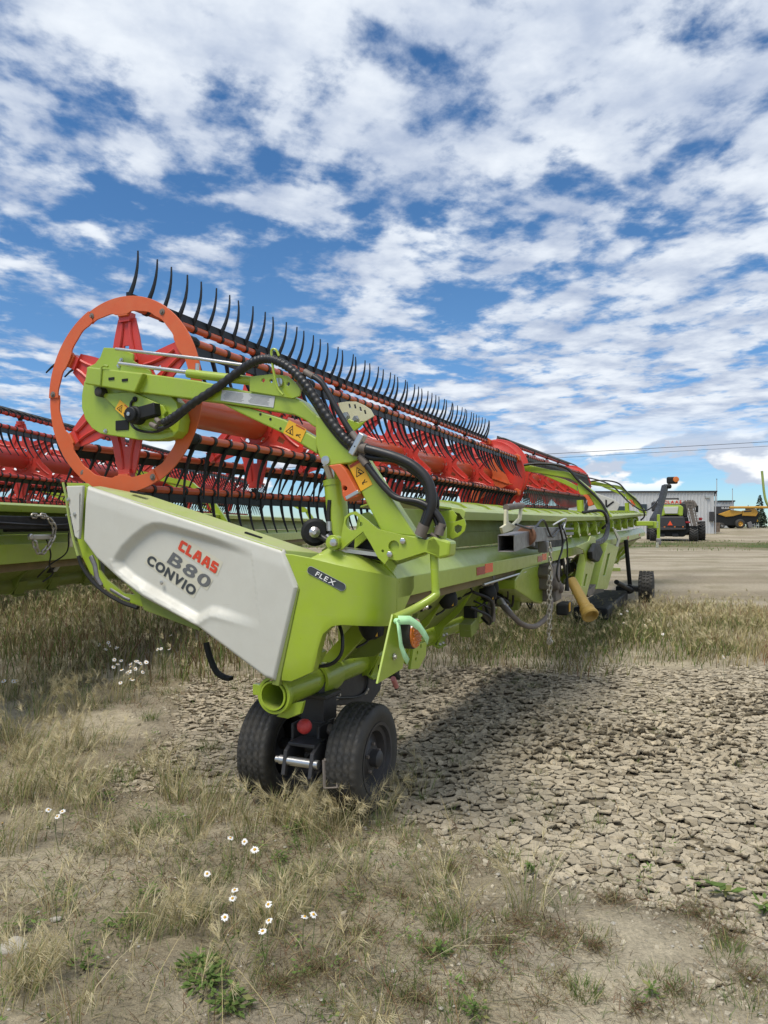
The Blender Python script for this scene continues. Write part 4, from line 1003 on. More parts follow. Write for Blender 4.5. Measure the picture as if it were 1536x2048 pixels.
# ---- twin wheels and their gooseneck
wa = prism('wheel_arm', M['dark_metal'], H, [(0.492,0.684),(0.637,0.658),(0.949,0.66),(1.164,0.671),(1.196,0.792),(1.237,0.821),(1.303,0.825),(1.38,0.799),(1.423,0.76),(1.485,0.576),(1.458,0.473),(1.295,0.409),(1.188,0.422),(0.792,0.508),(0.717,0.516),(0.618,0.489),(0.51,0.548)], 0.10, 0.21, 'v', bevel=0.008)
prism('arm_cap', M['dark_metal'], wa, [(0.462,0.689),(0.6,0.664),(0.6,0.609),(0.462,0.615)], 0.085, 0.225, 'v', bevel=0.004)
MB().lathe([(0, .0), (0, .03), (-.02, .028), (-.02, 0)], (*[(lambda q: (q[0], 0.10, q[1]))([(1.259,0.777)][0])][0],), (0, 1, 0), 18, False).build('pivot_pin', M['steel'], wa, 0.002)
P = smooth([(q[0], 0.088, q[1]) for q in [(1.25,0.921),(1.217,0.795),(1.209,0.641),(1.2,0.557),(1.144,0.514),(1.019,0.513),(0.785,0.558),(0.616,0.588),(0.552,0.572)]], 6)
tube('brake_cable', M['hose'], wa, P, 0.008, 8)
for q in [(1.2,0.636),(1.176,0.51),(0.75,0.565)]: MB().box((q[0], 0.09, q[1]), (0.045, 0.012, 0.022)).lathe([(0, .01), (-.012, .01), (-.012, 0)], (q[0]+.015, .086, q[1]+.018), (0, 1, 0), 10, False).build('cable_clip', M['steel'], wa, 0.002)
q = [(1.314,0.702),(1.348,0.699),(1.314,0.638)]; ex = Vector((q[1][0]-q[0][0], 0, q[1][1]-q[0][1]))
warn_sticker(wa, (q[0][0]+.02, 0.0985, q[0][1]-.02), ex, (0, -1, 0), 0.075, 0.135)
ax_u, ax_v, tr = 0.52, 0.095, 0.312
def tyre_mesh(r, w, rim, seg=168, grooves=4, lug=False):
    prof = [(-.36*w, rim+.004), (-.44*w, rim+.008), (-.5*w, rim+(r-rim)*.35), (-.5*w, rim+(r-rim)*.6), (-.46*w, r-.022), (-.42*w, r-.010)]
    g = np.linspace(-.38, .38, grooves*4+1)
    for i, t in enumerate(g):
        prof.append((t*w, r-0.0045*abs(t/.4)**2-(0.009 if i % 4 in (2,) else 0)))
    prof += [(-a, b) for a, b in reversed(prof[:6])]
    mb = MB().lathe(prof, (0, 0, 0), (0, 1, 0), seg, True)
    n = len(prof)
    for i in range(6, n-6):
        for k in range(seg):
            cut = (k % 4 == (0 if (i//2) % 2 else 2))
            if cut and prof[i][1] > r-0.007:
                p = Vector(mb.v[i*seg+k]); rad = Vector((p.x, 0, p.z)); s = (rad.length-0.007)/rad.length; mb.v[i*seg+k] = (p.x*s, p.y, p.z*s)
    if lug:
        for k in range(18):
            for sd in (-1, 1):
                a = 2*math.pi*(k+(.5 if sd > 0 else 0))/18; q = Matrix.Rotation(a, 3, 'Y')
                mb.box(q @ Vector((0, sd*w*.24, r)), (0.05, w*.46, 0.03), q @ Matrix.Rotation(sd*.6, 3, 'Z'))
    return mb
def make_wheel(parent, c, r, w, rim, dark=True, side=-1, name='wheel'):
    o = tyre_mesh(r, w, rim).build('wheel', M['rubber'], parent, loc=c)
    s = side
    rimp = [(s*.30*w, 0.02), (s*.30*w, rim*.40), (s*.16*w, rim*.55), (s*.14*w, rim*.72), (s*.34*w, rim*.80), (s*.36*w, rim*.93), (s*.46*w, rim*.97), (s*.47*w, rim+.012), (s*.42*w, rim+.012), (-s*.45*w, rim+.008), (-s*.45*w, rim*.95), (-s*.2*w, rim*.85)]
    MB().lathe(rimp, (0, 0, 0), (0, 1, 0), 48).build('rim', M['dark_metal'], o)
    hb = MB().lathe([(s*.28*w, .05), (s*.5*w, .048), (s*.55*w, .035), (s*.56*w, 0)], (0, 0, 0), (0, 1, 0), 20)
    hb.build('hub', M['dark_metal'], o)
    for k in range(5):
        a = 2*math.pi*k/5+.3; MB().lathe([(s*.29*w, .011), (s*.36*w, .010), (s*.37*w, 0)], (rim*.42*math.cos(a), 0, rim*.42*math.sin(a)), (0, 1, 0), 6, False).build('wheel_nut', M['cast'], o)
    return o
for sd in (-1, 1): make_wheel(H, (ax_u, ax_v+sd*0.29, tr-0.012), tr, 0.215, 0.195, side=sd)
MB().tube([(ax_u, ax_v-.26, tr), (ax_u, ax_v+.26, tr)], 0.035, 14).build('axle', M['dark_metal'], H)
mb = MB().box((ax_u, ax_v, .56), (.16, .16, .15)).box((ax_u, ax_v, .645), (.21, .21, .025)).box((ax_u-.02, ax_v, .42), (.13, .17, .16)).box((ax_u-.09, ax_v-.085, .43), (.16, .02, .13)).box((ax_u-.09, ax_v+.085, .43), (.16, .02, .13))
mb.tube([(ax_u, ax_v, .62), (ax_u, ax_v, .72)], .055, 16).build('swivel_housing', M['dark_metal'], H, 0.006)
MB().lathe([(0, 0), (0, .035), (-.03, .03), (-.03, 0)], (ax_u-.05, ax_v-.096, .45), (0, 1, 0), 16, False).build('swivel_bolt', M['cast'], H, 0.003)
th_ = MB()
for sd in (-1, 1):
    th_.prism([(ax_u-.10, .47), (ax_u-.22, .50), (ax_u-.30, .46), (ax_u-.33, .33), (ax_u-.30, .32), (ax_u-.26, .42), (ax_u-.18, .40), (ax_u-.10, .36)], ax_v+sd*.085-.012, ax_v+sd*.085+.012, 'v')
th_.box((ax_u-.2, ax_v, .49), (.14, .17, .02)).box((ax_u-.13, ax_v, .33), (.25, .15, .02), Matrix.Rotation(-.3, 3, 'Y')).build('tow_fork', M['dark_metal'], H, 0.004)
MB().tube([(ax_u-.285, ax_v-.12, .40), (ax_u-.285, ax_v+.13, .40)], .026, 18).tube([(ax_u-.285, ax_v+.13, .40), (ax_u-.285, ax_v+.155, .40)], .019, 12).build('tow_pin', M['steel'], H, 0.003)
c = (ax_u-.27, ax_v-.15); l = [(c[0]-.01, c[1], .43), (c[0]+.03, c[1]-.075, .425), (c[0]-.01, c[1]-.085, .29), (c[0]-.02, c[1]-.01, .28), (c[0]-.01, c[1], .43)]
MB().tube(l, .011, 6).build('pin_handle', M['cast'], H, 0.002)
MB().tube(smooth([(ax_u-.07, ax_v+.10, .63), (ax_u-.2, ax_v+.13, .61), (ax_u-.3, ax_v+.16, .57)], 6), .012, 8).build('release_lever', M['dark_metal'], H)
MB().lathe([(.043*math.cos(a)*-1, .043*math.sin(a)) for a in [math.pi*k/16 for k in range(17)]], (ax_u-.235, ax_v+.02, .552), (0, 0, 1), 28).build('ball_knob', M['ball'], H, loc=(0, -.055, -.045))
for o in H.children:
    if o.name.split('.')[0] in ('tow_fork', 'tow_pin', 'pin_handle'): o.location = (-.02, -.045, -.075)

# ---- lamp bracket on the rear corner
lb = MB().tube(smooth([(.12, *p) for p in [(-0.781,1.509),(-0.786,1.404),(-0.789,1.328)]]+[(0.11, *p) for p in [(-0.785,1.296)]]+[(.04, -.70, 1.235), (-.10, -.655, 1.205)], 5), 0.021, 14).build('lamp_bracket', M['green'], H)
prism('knob_box', M['green'], lb, [(-0.756,1.585),(-0.794,1.6),(-0.883,1.573),(-0.875,1.501),(-0.825,1.488),(-0.746,1.519)], 0.075, 0.18, bevel=0.012)
MB().lathe([(0, .034), (.06, .034), (.066, .026), (.066, 0)], (0.14, *[(-0.806,1.584)][0]), (0, 0, 1), 20).build('knob_cap', M['green'], lb)
pl = [(.36, 1.21), (-.11, 1.21), (-.13, 1.10), (-.26, .93), (.02, .945), (.15, 1.15)]
prism('lamp_plate', M['green'], lb, [(.30, 1.215), (-.10, 1.225), (-.135, 1.17), (-.285, .925), (.02, .94), (.16, 1.20)], -0.652, -0.640, 'v', bevel=0.003)
lc = (0.05, -0.652, 1.115)
MB().lathe([(0, .078), (-.05, .078), (-.055, .07), (-.055, 0)], lc, (0, 1, 0), 36).build('lamp_housing', M['rubber'], lb)
le = MB().lathe([(-.055, 0), (-.055, .073), (-.062, .072), (-.066, .06), (-.067, 0)], lc, (0, 1, 0), 36)
for i in range(-3, 4):
    for j in range(-3, 4):
        x, z = (i+.5*(j % 2))*.021, j*.019
        if math.hypot(x, z) < .058: le.lathe([(-.066, .0085), (-.071, .006), (-.073, 0)], (lc[0]+x, lc[1], lc[2]+z), (0, 1, 0), 8)
le.build('lamp_lens', M['amber'], lb)
link('bolt', bolt_mesh('bolt', M['steel'], .012, .012, (0, 1, 0)), lb, (-0.10, -0.655, 1.02))
for du in (.10, .145): link('bolt', bolt_mesh('bolt', M['steel'], .010, .01, (0, 1, 0)), lb, (du+.03, -0.72, 1.235))
# perforated quadrant behind the lamp plate
prism('hole_quadrant', M['green'], H, [(0.775,0.928),(1.001,0.919),(0.983,0.833),(0.859,0.77),(0.718,0.792)], -0.42, -0.40, 'v', holes=[[(p[0]+.013*math.cos(a), p[1]+.013*math.sin(a)) for a in [k*math.pi/4 for k in range(8)]] for p in [(0.894,0.904),(0.834,0.873),(0.808,0.837)]], bevel=0.002)
MB().box((.62, -.32, .80), (.12, .09, .07)).tube([(.45, -.42, .83), (.62, -.38, .76)], .017, 8).build('hitch_pocket', M['black'], H, 0.004)
MB().tube([(.40, -.44, .80), (.47, -.43, .74)], .015, 10).build('pink_handle', paint('faded_pink_handle', (.42, .16, .15), .5), H)

# ---- reel drive end: arm, sleeve, case, motor
arm = MB()
arm.prism([(1.267,2.608),(1.094,2.578),(0.663,2.495),(0.324,2.409),(0.12,2.383),(0.034,2.36),(-0.025,2.328),(-0.075,2.282),(-0.167,2.203),(-0.13,2.173),(-0.094,2.188),(-0.044,2.224),(0.025,2.258),(0.101,2.274),(0.317,2.318),(0.511,2.357),(1.033,2.446),(1.267,2.491)], 0.11, 0.205)
arm.prism([(0.512,2.354),(0.321,2.316),(0.098,2.241),(-0.004,2.186),(-0.109,2.126),(-0.109,2.039),(-0.004,2.101),(0.098,2.158),(0.321,2.26),(0.446,2.319)], 0.125, 0.19)
arm.prism([(-0.116,2.25),(-0.147,2.232),(-0.183,2.198),(-0.296,2.102),(-0.383,2.031),(-0.406,2.009),(-0.325,1.98),(-0.207,1.969),(-0.162,1.981),(-0.138,2.027),(-0.119,2.084)], 0.092, 0.222)
arm.prism([(-0.283,1.994),(-0.392,2.019),(-0.686,1.597),(-0.5,1.611)], 0.113, 0.20)
ARM = arm.build('reel_arm', M['green'], H, 0.008)
prism('sleeve', M['green'], ARM, [(1.49,2.642),(1.046,2.564),(1.111,2.455),(1.515,2.538)], 0.075, 0.235, bevel=0.008)
MB().tube([(0.07, *p) for p in [(1.38,2.518),(1.368,2.628),(1.343,2.635),(1.315,2.627)]], 0.007, 6).build('wire_loop', M['green'], ARM)
for p in [(1.291,2.551),(1.185,2.534)]: MB().box((0.074, *p), (0.006, .045, .016)).build('slot', M['black'], ARM)
p2, p3 = [(0.317,2.455),(0.277,2.519)]; 
pp = MB().prism([(0.304,2.454),(0.297,2.487),(0.156,2.489),(0.06,2.471),(-0.027,2.401),(-0.018,2.355),(0.029,2.345),(0.304,2.404)], 0.095, 0.108, holes=[circle(p, .011, 10) for p in [(0.215,2.458),(0.163,2.451),(0.054,2.426)]]).build('pivot_plate', M['green'], ARM, 0.003)
MB().tube(smooth([(0.06, *p) for p in [(0.064,2.36),(0.099,2.404),(0.128,2.515),(0.137,2.606),(0.109,2.609),(0.09,2.574)]], 6), 0.007, 8).build('wire_loop', M['green'], ARM)
for p in [(0.107,2.438),(-0.182,1.999)]: MB().lathe([(0, .026), (-.012, .024), (-.014, 0)], (0.094, *p), (1, 0, 0), 20).build('pivot_pin', M['steel'], ARM)
# small drilled holes in the branch
for p in [(0.111,2.255),(0.12,2.189),(0.185,2.245),(0.251,2.277)]: MB().lathe([(0, .008), (-.001, .008), (-.0015, 0)], (0.124, *p), (1, 0, 0), 10).build('drilled_hole', M['black'], ARM)
# text label, hazard labels
q = [(0.503,2.43),(0.15,2.366),(0.157,2.304),(0.51,2.369),(0.326,2.367)]; a, b_ = Vector(q[0]), Vector(q[1]); ex = (b_-a).normalized(); w = (b_-a).length; h = (Vector(q[0])-Vector(q[3])).length
lab = MB().box((0, 0, .001), (w, h, .002)).build('text_label', M['grey_label'], ARM); lab_m = frame((0.108, *q[4]), (0, ex.x, ex.y), (-1, 0, 0)); lab.matrix_local = lab_m
pr = MB()
for c_ in (-1, 1):
    for k in range(8): pr.box((c_*w*.24+random.uniform(-.01, 0), h*(.36-.1*k), .0023), (w*.42*random.uniform(.75, 1), h*.03, .0006))
o = pr.build('printed_lines', M['logo_grey'], ARM); o.matrix_local = lab_m
def hazard(parent, u, pts, w, h):
    ex = Vector((0, pts[1][0]-pts[0][0], pts[1][1]-pts[0][1])); return warn_sticker(parent, (u, *pts[0]), ex, (-1, 0, 0), w, h)
hazard(ARM, 0.1245, [(0.028,2.17),(-0.016,2.147)], .125, .078)
hazard(ARM, 0.1125, [(-0.376,1.918),(-0.399,1.93)], .075, .155)
# lock bracket, cylinder
prism('lock_bracket', M['orange'], H, [(-0.204,1.971),(-0.275,1.977),(-0.308,1.944),(-0.375,1.83),(-0.378,1.804),(-0.302,1.779),(-0.287,1.808),(-0.278,1.879),(-0.243,1.933)], 0.075, 0.19, bevel=0.006, holes=[circle([(-0.302,1.847)][0], .012, 12)])
MB().box((0.085, *[(-0.345,1.812)][0]), (.03, .08, .02), Matrix.Rotation(-.45, 3, 'X')).build('lock_pin', M['steel'], H, 0.003)
cy = [(-0.149,1.864),(-0.18,1.578),(-0.13,1.99)]
cl = MB().lathe([(0, .0), (0, .060), (.30, .060), (.30, .064), (.33, .064), (.335, .03), (.335, 0)], (0.26, *cy[1]), (0, cy[0][0]-cy[1][0], cy[0][1]-cy[1][1]), 28).build('lift_cylinder', M['green'], H)
MB().tube([(0.26, *cy[0]), (0.2, *cy[2])], .026, 16).build('piston_rod', M['steel'], cl)
MB().lathe([(.335, .045), (.40, .040), (.40, 0)], (0.26, *cy[1]), (0, cy[0][0]-cy[1][0], cy[0][1]-cy[1][1]), 20).build('rod_gland', M['green'], cl)
tube('hydraulic_hose', M['hose'], cl, smooth([(.2, *p) for p in [(-0.146,1.793),(-0.14,1.71),(-0.149,1.623),(-0.174,1.573)]], 6), .012, 8)
MB().tube([(.2, *p) for p in [(-0.143,1.675),(-0.146,1.623)]], .016, 8).tube([(.19, *p) for p in [(-0.136,1.601),(-0.167,1.568)]], .012, 8).build('hose_fitting', M['steel'], cl)
mo = MB().lathe([(0, 0), (0, .07), (-.02, .078), (-.12, .078), (-.14, .06), (-.14, 0)], (0.30, *[(-0.006,1.616)][0]), (1, .5, 0), 24).build('knife_motor', M['black'], H)
MB().lathe([(-.14, .03), (-.18, .03), (-.19, .015), (-.24, .012), (-.24, 0)], (0.30, *[(-0.006,1.616)][0]), (1, .5, 0), 12).build('motor_shaft', M['steel'], mo)
tube('motor_hose', M['hose'], mo, [(.18, *p) for p in [(-0.079,1.601),(-0.113,1.587),(-0.15,1.568)]], .018, 10)
# triangular base plate with holes
bp = [(-0.301,1.697),(-0.333,1.721),(-0.365,1.726),(-0.394,1.707),(-0.434,1.678),(-0.488,1.635),(-0.613,1.607),(-0.753,1.58),(-0.795,1.595),(-0.827,1.551),(-0.824,1.501),(-0.748,1.52),(-0.613,1.477),(-0.593,1.475),(-0.552,1.484),(-0.53,1.455),(-0.493,1.486),(-0.451,1.557),(-0.408,1.621),(-0.33,1.564),(-0.277,1.521),(-0.283,1.603)]
BASE = prism('arm_base_plate', M['green'], H, bp, 0.075, 0.09, holes=[circle([(-0.348,1.668)][0], .042, 20), circle([(-0.394,1.66)][0], .012, 10), circle([(-0.58,1.547)][0], .030, 16), circle([(-0.519,1.522)][0], .008, 8)], bevel=0.003)
for p in [(-0.632,1.574),(-0.56,1.506)]: MB().lathe([(0, .017), (-.010, .016), (-.013, 0)], (0.074, *p), (1, 0, 0), 6, False).build('plate_bolt', M['steel'], BASE, 0.002)
MB().lathe([(0, .040), (-.05, .040), (-.05, .026), (-.065, .024), (-.066, 0)], (0.10, *[(-0.242,1.563)][0]), (1, 0, 0), 24).build('pivot_boss', M['green'], BASE, 0.002)
MB().lathe([(0, .021), (-.018, .020), (-.02, 0)], (0.035, *[(-0.263,1.564)][0]), (1, 0, 0), 8, False).build('pivot_pin', M['steel'], BASE)
prism('arm_base_plate', M['green'], H, bp, 0.235, 0.25, bevel=0.003)
MB().prism([(-0.407,1.655),(-0.507,1.614),(-0.692,1.597),(-0.78,1.575),(-0.74,1.529),(-0.549,1.488)], 0.092, 0.233).build('arm_base_body', M['green'], H, 0.004)
MB().box((0.17, *[(-0.351,1.514)][0]), (.12, .30, .02), Matrix.Rotation(.1, 3, 'X')).build('floor_plate', M['steel'], H)
prism('inner_shade_sheet', M['black'], H, [(-0.192,1.506),(-0.324,1.628),(-0.428,1.461)], 0.262, 0.268, bevel=0)  # black sheet added so the opening behind the base plate looks shaded
prism('inner_wall', M['green_dusty_shaded'], H, [(0.022,1.51),(-0.172,1.627),(-0.629,1.587),(-0.629,1.491),(-0.172,1.341),(0.022,1.335)], 0.42, 0.44, bevel=0)
MB().prism([(0.10, 1.40), (-.40, 1.40), (-.40, 1.44), (0.10, 1.44)], 0.10, 0.9).build('inner_floor', M['dark_metal'], H)
MB().box((0.30, -.30, 1.58), (.02, .30, .10)).box((.55, -.42, 1.50), (.5, .012, .16)).build('inner_bracket', M['green'], H, 0.003)
# drive case
case = MB().prism([(1.594,2.575),(1.615,2.487),(1.615,2.407),(1.585,2.332),(1.526,2.268),(1.459,2.233),(1.398,2.221),(1.137,2.177),(0.983,2.17),(0.888,2.183),(0.847,2.217),(0.829,2.287),(0.862,2.394),(0.945,2.469),(1.184,2.518)], 0.15, 0.245).build('drive_case', M['green'], H, 0.006)
MB().prism([(1.48,2.789),(1.372,2.775),(1.238,2.727),(1.238,2.681),(1.103,2.61),(1.08,2.549),(1.616,2.592),(1.624,2.674),(1.552,2.693),(1.509,2.731)], 0.20, 0.215).build('case_plate', M['green'], case, 0.004)
MB().prism([(1.434,2.479),(1.18,2.473),(0.94,2.371),(0.918,2.334),(0.94,2.311),(0.884,2.218),(1.055,2.233),(1.203,2.287)], 0.128, 0.152).build('motor_bracket', M['green'], case, 0.005)
MB().lathe([(0, .03), (-.05, .03), (-.055, .024), (-.056, 0)], (0.15, *[(1.426,2.486)][0]), (1, 0, 0), 20).build('round_cap', M['rubber'], case)
MB().box((0.148, *[(1.276,2.275)][0]), (.008, .105, .062)).build('rubber_plate', M['black'], case, 0.003)
hazard(case, 0.1275, [(1.247,2.367),(1.203,2.334)], .115, .068)
mc = [(1.119,2.319)][0]
mo2 = MB().lathe([(.05, 0), (.05, .055), (-.03, .055), (-.035, .045), (-.06, .045), (-.065, .02), (-.066, 0)], (0.10, *mc), (1, 0, 0), 20).box((0.12, mc[0]-.10, mc[1]+.02), (.09, .12, .075), Matrix.Rotation(-.15, 3, 'X')).build('hydraulic_motor', M['black'], case, 0.006)
for k in range(8):
    a = k*math.pi/4; link('bolt', bolt_mesh('bolt', M['dark_metal'], .007, .01), case, (0.068, mc[0]+.036*math.cos(a), mc[1]+.036*math.sin(a)))
MB().lathe([(-.066, .012), (-.072, .012), (-.073, 0)], (0.10, *mc), (1, 0, 0), 14).build('shaft_end', M['steel'], case)
fit = [(0.965,2.287),(0.924,2.261)]; fit2 = [(1.006,2.26),(0.946,2.236)]
MB().tube([(0.10, *fit[0]), (0.08, *fit[1])], .016, 10).tube([(0.10, *fit2[0]), (0.08, *fit2[1])], .016, 10).build('hose_fitting', M['cast'], case)
tube('sensor_cable', M['hose'], case, smooth([(.12, *p) for p in [(1.153,2.421),(1.18,2.402),(1.184,2.353),(1.18,2.283),(1.141,2.241),(1.052,2.218),(0.964,2.219),(0.882,2.251)]], 6), .008, 8)
MB().lathe([(0, .017), (-.01, .017), (-.012, 0)], (0.13, *[(1.153,2.424)][0]), (1, 0, 0), 14).build('grommet', M['black'], case)
for p in [(1.412,2.246),(1.351,2.661),(1.33,2.694)]: link('bolt', bolt_mesh('bolt', M['steel'], .010, .01), case, (0.148 if p[1] < 2.5 else .198, *p))
# position rods along the arm
tube('push_rod', M['steel'], ARM, [(.16, *p) for p in [(1.338,2.756),(0.708,2.639),(0.344,2.562)]], .0105, 10)
tube('push_rod', M['steel'], ARM, [(.13, *p) for p in [(1.285,2.655),(0.743,2.553)]], .012, 10)
MB().tube([(.13, *p) for p in [(0.757,2.549),(0.311,2.469)]], .026, 18).build('fore_aft_cylinder', M['green'], ARM)
MB().tube([(.13, *p) for p in [(0.692,2.561),(0.689,2.601)]], .012, 10).build('oil_port', M['steel'], ARM)
# hoses over the arm
hp = smooth([(.085, *p) for p in [(0.901,2.259),(0.816,2.295),(0.682,2.363),(0.527,2.435),(0.377,2.514)]]+[(.07, *p) for p in [(0.267,2.557),(0.192,2.569),(0.128,2.558),(0.052,2.521),(-0.026,2.458),(-0.094,2.38)]]+[(.07, *p) for p in [(-0.164,2.282),(-0.241,2.182),(-0.318,2.099),(-0.381,2.057)]], 14)
HOSE = MB().tube(hp, [0.0225*(1+0.15*(1 if (k//2) % 2 else 0)) for k in range(len(hp))], 14).build('wrapped_hose', M['hose'], H)
tube('hydraulic_hose', M['hose'], H, smooth([(.09, *p) for p in [(0.946,2.227),(0.857,2.246),(0.747,2.312),(0.657,2.37)]], 6), .012, 8)
def hose(u, px, r, mat='hose'):
    o = tube('hydraulic_hose', M[mat], H, smooth([(u, *p) for p in px], 7), r, 10)
    for a, b in ((px[0], px[1]), (px[-1], px[-2])):
        A, B_ = Vector((u, *a)), Vector((u, *b)); d = (B_-A).normalized(); MB().tube([A-d*.01, A+d*.05], r*1.18, 10).build('crimp_ferrule', M['cast'], o)
    return o
hose(.075, [(-0.379,2.063),(-0.504,2.029),(-0.615,1.992),(-0.702,1.944),(-0.766,1.874),(-0.789,1.779),(-0.766,1.692),(-0.728,1.61)], .024)
hose(.10, [(-0.367,2.035),(-0.45,2.005),(-0.577,1.988),(-0.676,1.934),(-0.74,1.866),(-0.762,1.78),(-0.74,1.693),(-0.708,1.615)], .018)
hose(.09, [(-0.024,2.426),(-0.101,2.326),(-0.192,2.198),(-0.296,2.081),(-0.369,2.034)], .016)
hose(.08, [(-0.067,2.475),(-0.152,2.423),(-0.197,2.363),(-0.254,2.267),(-0.321,2.163),(-0.371,2.098)], .015)
hose(.095, [(-0.009,2.475),(-0.12,2.455),(-0.18,2.386),(-0.228,2.292),(-0.293,2.182),(-0.346,2.09)], .010)
hose(.085, [(-0.391,2.006),(-0.457,1.926),(-0.528,1.845),(-0.597,1.792),(-0.714,1.771),(-0.794,1.725),(-0.838,1.66),(-0.825,1.615)], .017)
hose(.10, [(-0.402,2.007),(-0.465,1.919),(-0.538,1.83),(-0.605,1.783),(-0.713,1.751),(-0.783,1.7),(-0.809,1.643),(-0.799,1.605)], .012)
hose(.15, [(-0.584,1.966),(-0.708,1.885),(-0.776,1.82),(-0.792,1.756),(-0.77,1.693)], .008)
hose(.09, [(-0.723,1.567),(-0.749,1.597),(-0.787,1.605),(-0.818,1.585)], .008)
MB().box((0.07, *[(-0.381,2.073)][0]), (.05, .035, .125), Matrix.Rotation(.55, 3, 'X')).build('hose_clamp', M['steel'], H, 0.006)
# feathering dial
dc = [(-0.238,2.238)][0]
dial = prism('feathering_dial', M['cream'], H, [(-0.131,2.346),(-0.188,2.35),(-0.244,2.346),(-0.294,2.323),(-0.334,2.296),(-0.355,2.259),(-0.309,2.236),(-0.235,2.229),(-0.176,2.252),(-0.147,2.305)], 0.33, 0.338, holes=[[(p[0]-.006, p[1]-.012), (p[0]+.006, p[1]-.012), (p[0]+.012, p[1]+.012), (p[0], p[1]+.012)] for p in [(-0.207,2.324),(-0.241,2.319),(-0.275,2.302),(-0.303,2.284)]], bevel=0.001)
prism('dial_bracket', M['green'], H, [(-0.201,2.251),(-0.269,2.225),(-0.309,2.234),(-0.275,2.199),(-0.223,2.171),(-0.176,2.202)], 0.318, 0.329)
link('bolt', bolt_mesh('bolt', M['steel'], .014, .014), dial, (0.328, *[(-0.244,2.248)][0])); link('bolt', bolt_mesh('bolt', M['steel'], .016, .014), dial, (0.328, *[(-0.182,2.269)][0]))

# ---- reel, first section
reel = make_reel(H, 0.26, 8.95, 1.37, 2.486, (0.285, 1.75, 3.25, 4.75, 6.25, 7.6), 0.163, M['tube'], M['tube'], M['red'], M['tine'], singles=(0, 1, 2, 3), slope=0.004, label='orange red pick-up reel with upright black tines')
for k in range(6):
    a0, a1 = R(62+60*k), R(124+60*k); P = []; n = 26
    for i in range(n+1):
        a = a0+(a1-a0)*i/n; P.append((.628*math.cos(a), .628*math.sin(a)))
    for i in range(n, -1, -1):
        a = a0+(a1-a0)*i/n; d = min(abs(((a-R(ph)+math.pi) % (2*math.pi))-math.pi) for ph in PH); r_ = .536-.014*max(0, 1-d/.20)-.010*(1 if d < .12 else 0)+.012*math.exp(-((d-.42)/.1)**2); P.append((r_*math.cos(a), r_*math.sin(a)))
    o = MB().prism(P, 0, 0.01).build('reel_ring', M['orange'], reel, 0.002, loc=(0.236+(0.0 if k % 2 else 0.0105), 1.37, 2.486))
    am = a0+R(2.2); MB().lathe([(0, .020), (-.004, .020), (-.005, .012), (-.012, .010), (-.012, 0)], (0, .59*math.cos(am), .59*math.sin(am)), (1, 0, 0), 12, False).build('ring_bolt', M['cast'], o)
    a = R(PH[k]); MB().prism([(.505*math.cos(a-.075), .505*math.sin(a-.075)), (.545*math.cos(a-.10), .545*math.sin(a-.10)), (.545*math.cos(a+.10), .545*math.sin(a+.10)), (.505*math.cos(a+.075), .505*math.sin(a+.075))], 0.2475, 0.275).build('ring_bracket', M['orange'], reel, 0.004, loc=(0, 1.37, 2.486))
# bolts on the first spider
for k in range(6):
    a = R(60+60*k+30); link('bolt', bolt_mesh('bolt', M['steel'], .010, .012), reel, (.282, 1.37+.22*math.cos(a), 2.486+.22*math.sin(a)))
# closed end discs of the sections with their orange plate and ears
def disc(u, vc, zc, mat, r=.63):
    o = MB().lathe([(0, .13), (0, .30), (-.03, .34), (-.03, .50), (0, .54), (0, r-.01), (.02, r), (.03, r-.02), (.03, .13)], (u, vc, zc), (1, 0, 0), 56).build('end_disc', mat, reel); return o
disc(9.02, 1.37, 2.521, M['red'])
sq = [(.50*math.cos(R(20+90*k)), .50*math.sin(R(20+90*k))) for k in range(4)]
o = MB().prism([(1.37+x, 2.52+y) for x, y in sq], 8.62, 8.64, 'u', [circle((1.37, 2.52), .17, 20)]).build('stiffener_plate', M['orange'], reel, 0.004)
st = MB()
for k in range(4):
    a = R(20+90*k); st.prism([(1.37+.18*math.cos(a)-.008*math.sin(a), 2.52+.18*math.sin(a)+.008*math.cos(a)), (1.37+.47*math.cos(a)-.008*math.sin(a), 2.52+.47*math.sin(a)+.008*math.cos(a)), (1.37+.47*math.cos(a)+.008*math.sin(a), 2.52+.47*math.sin(a)-.008*math.cos(a)), (1.37+.18*math.cos(a)+.008*math.sin(a), 2.52+.18*math.sin(a)-.008*math.cos(a))], 8.60, 8.95)
st.build('stiffener_rib', M['orange'], reel)
for ph in PH:
    a = R(ph); v, z = 1.37+RB*math.cos(a), 2.521+RB*math.sin(a)
    MB().prism([(v-.05, z-.05), (v+.05, z-.05), (v+.06, z+.03), (v, z+.07), (v-.06, z+.03)], 8.90, 8.99).build('bar_ear', M['orange'], reel, 0.01)
# ---- second section
reel = make_reel(H, 9.55, 17.4, 1.37, 2.62, (9.7, 11.2, 12.7, 14.2, 15.7), 0.16, M['tube'], M['red'], M['red'], M['grey_tine'], shapes=TSHAPE2, slope=0.018, label='far section of the reel, weathered grey tines leaning back')
disc(9.50, 1.37, 2.62, M['red'], .60); disc(17.45, 1.37, 2.76, M['red'], .60)
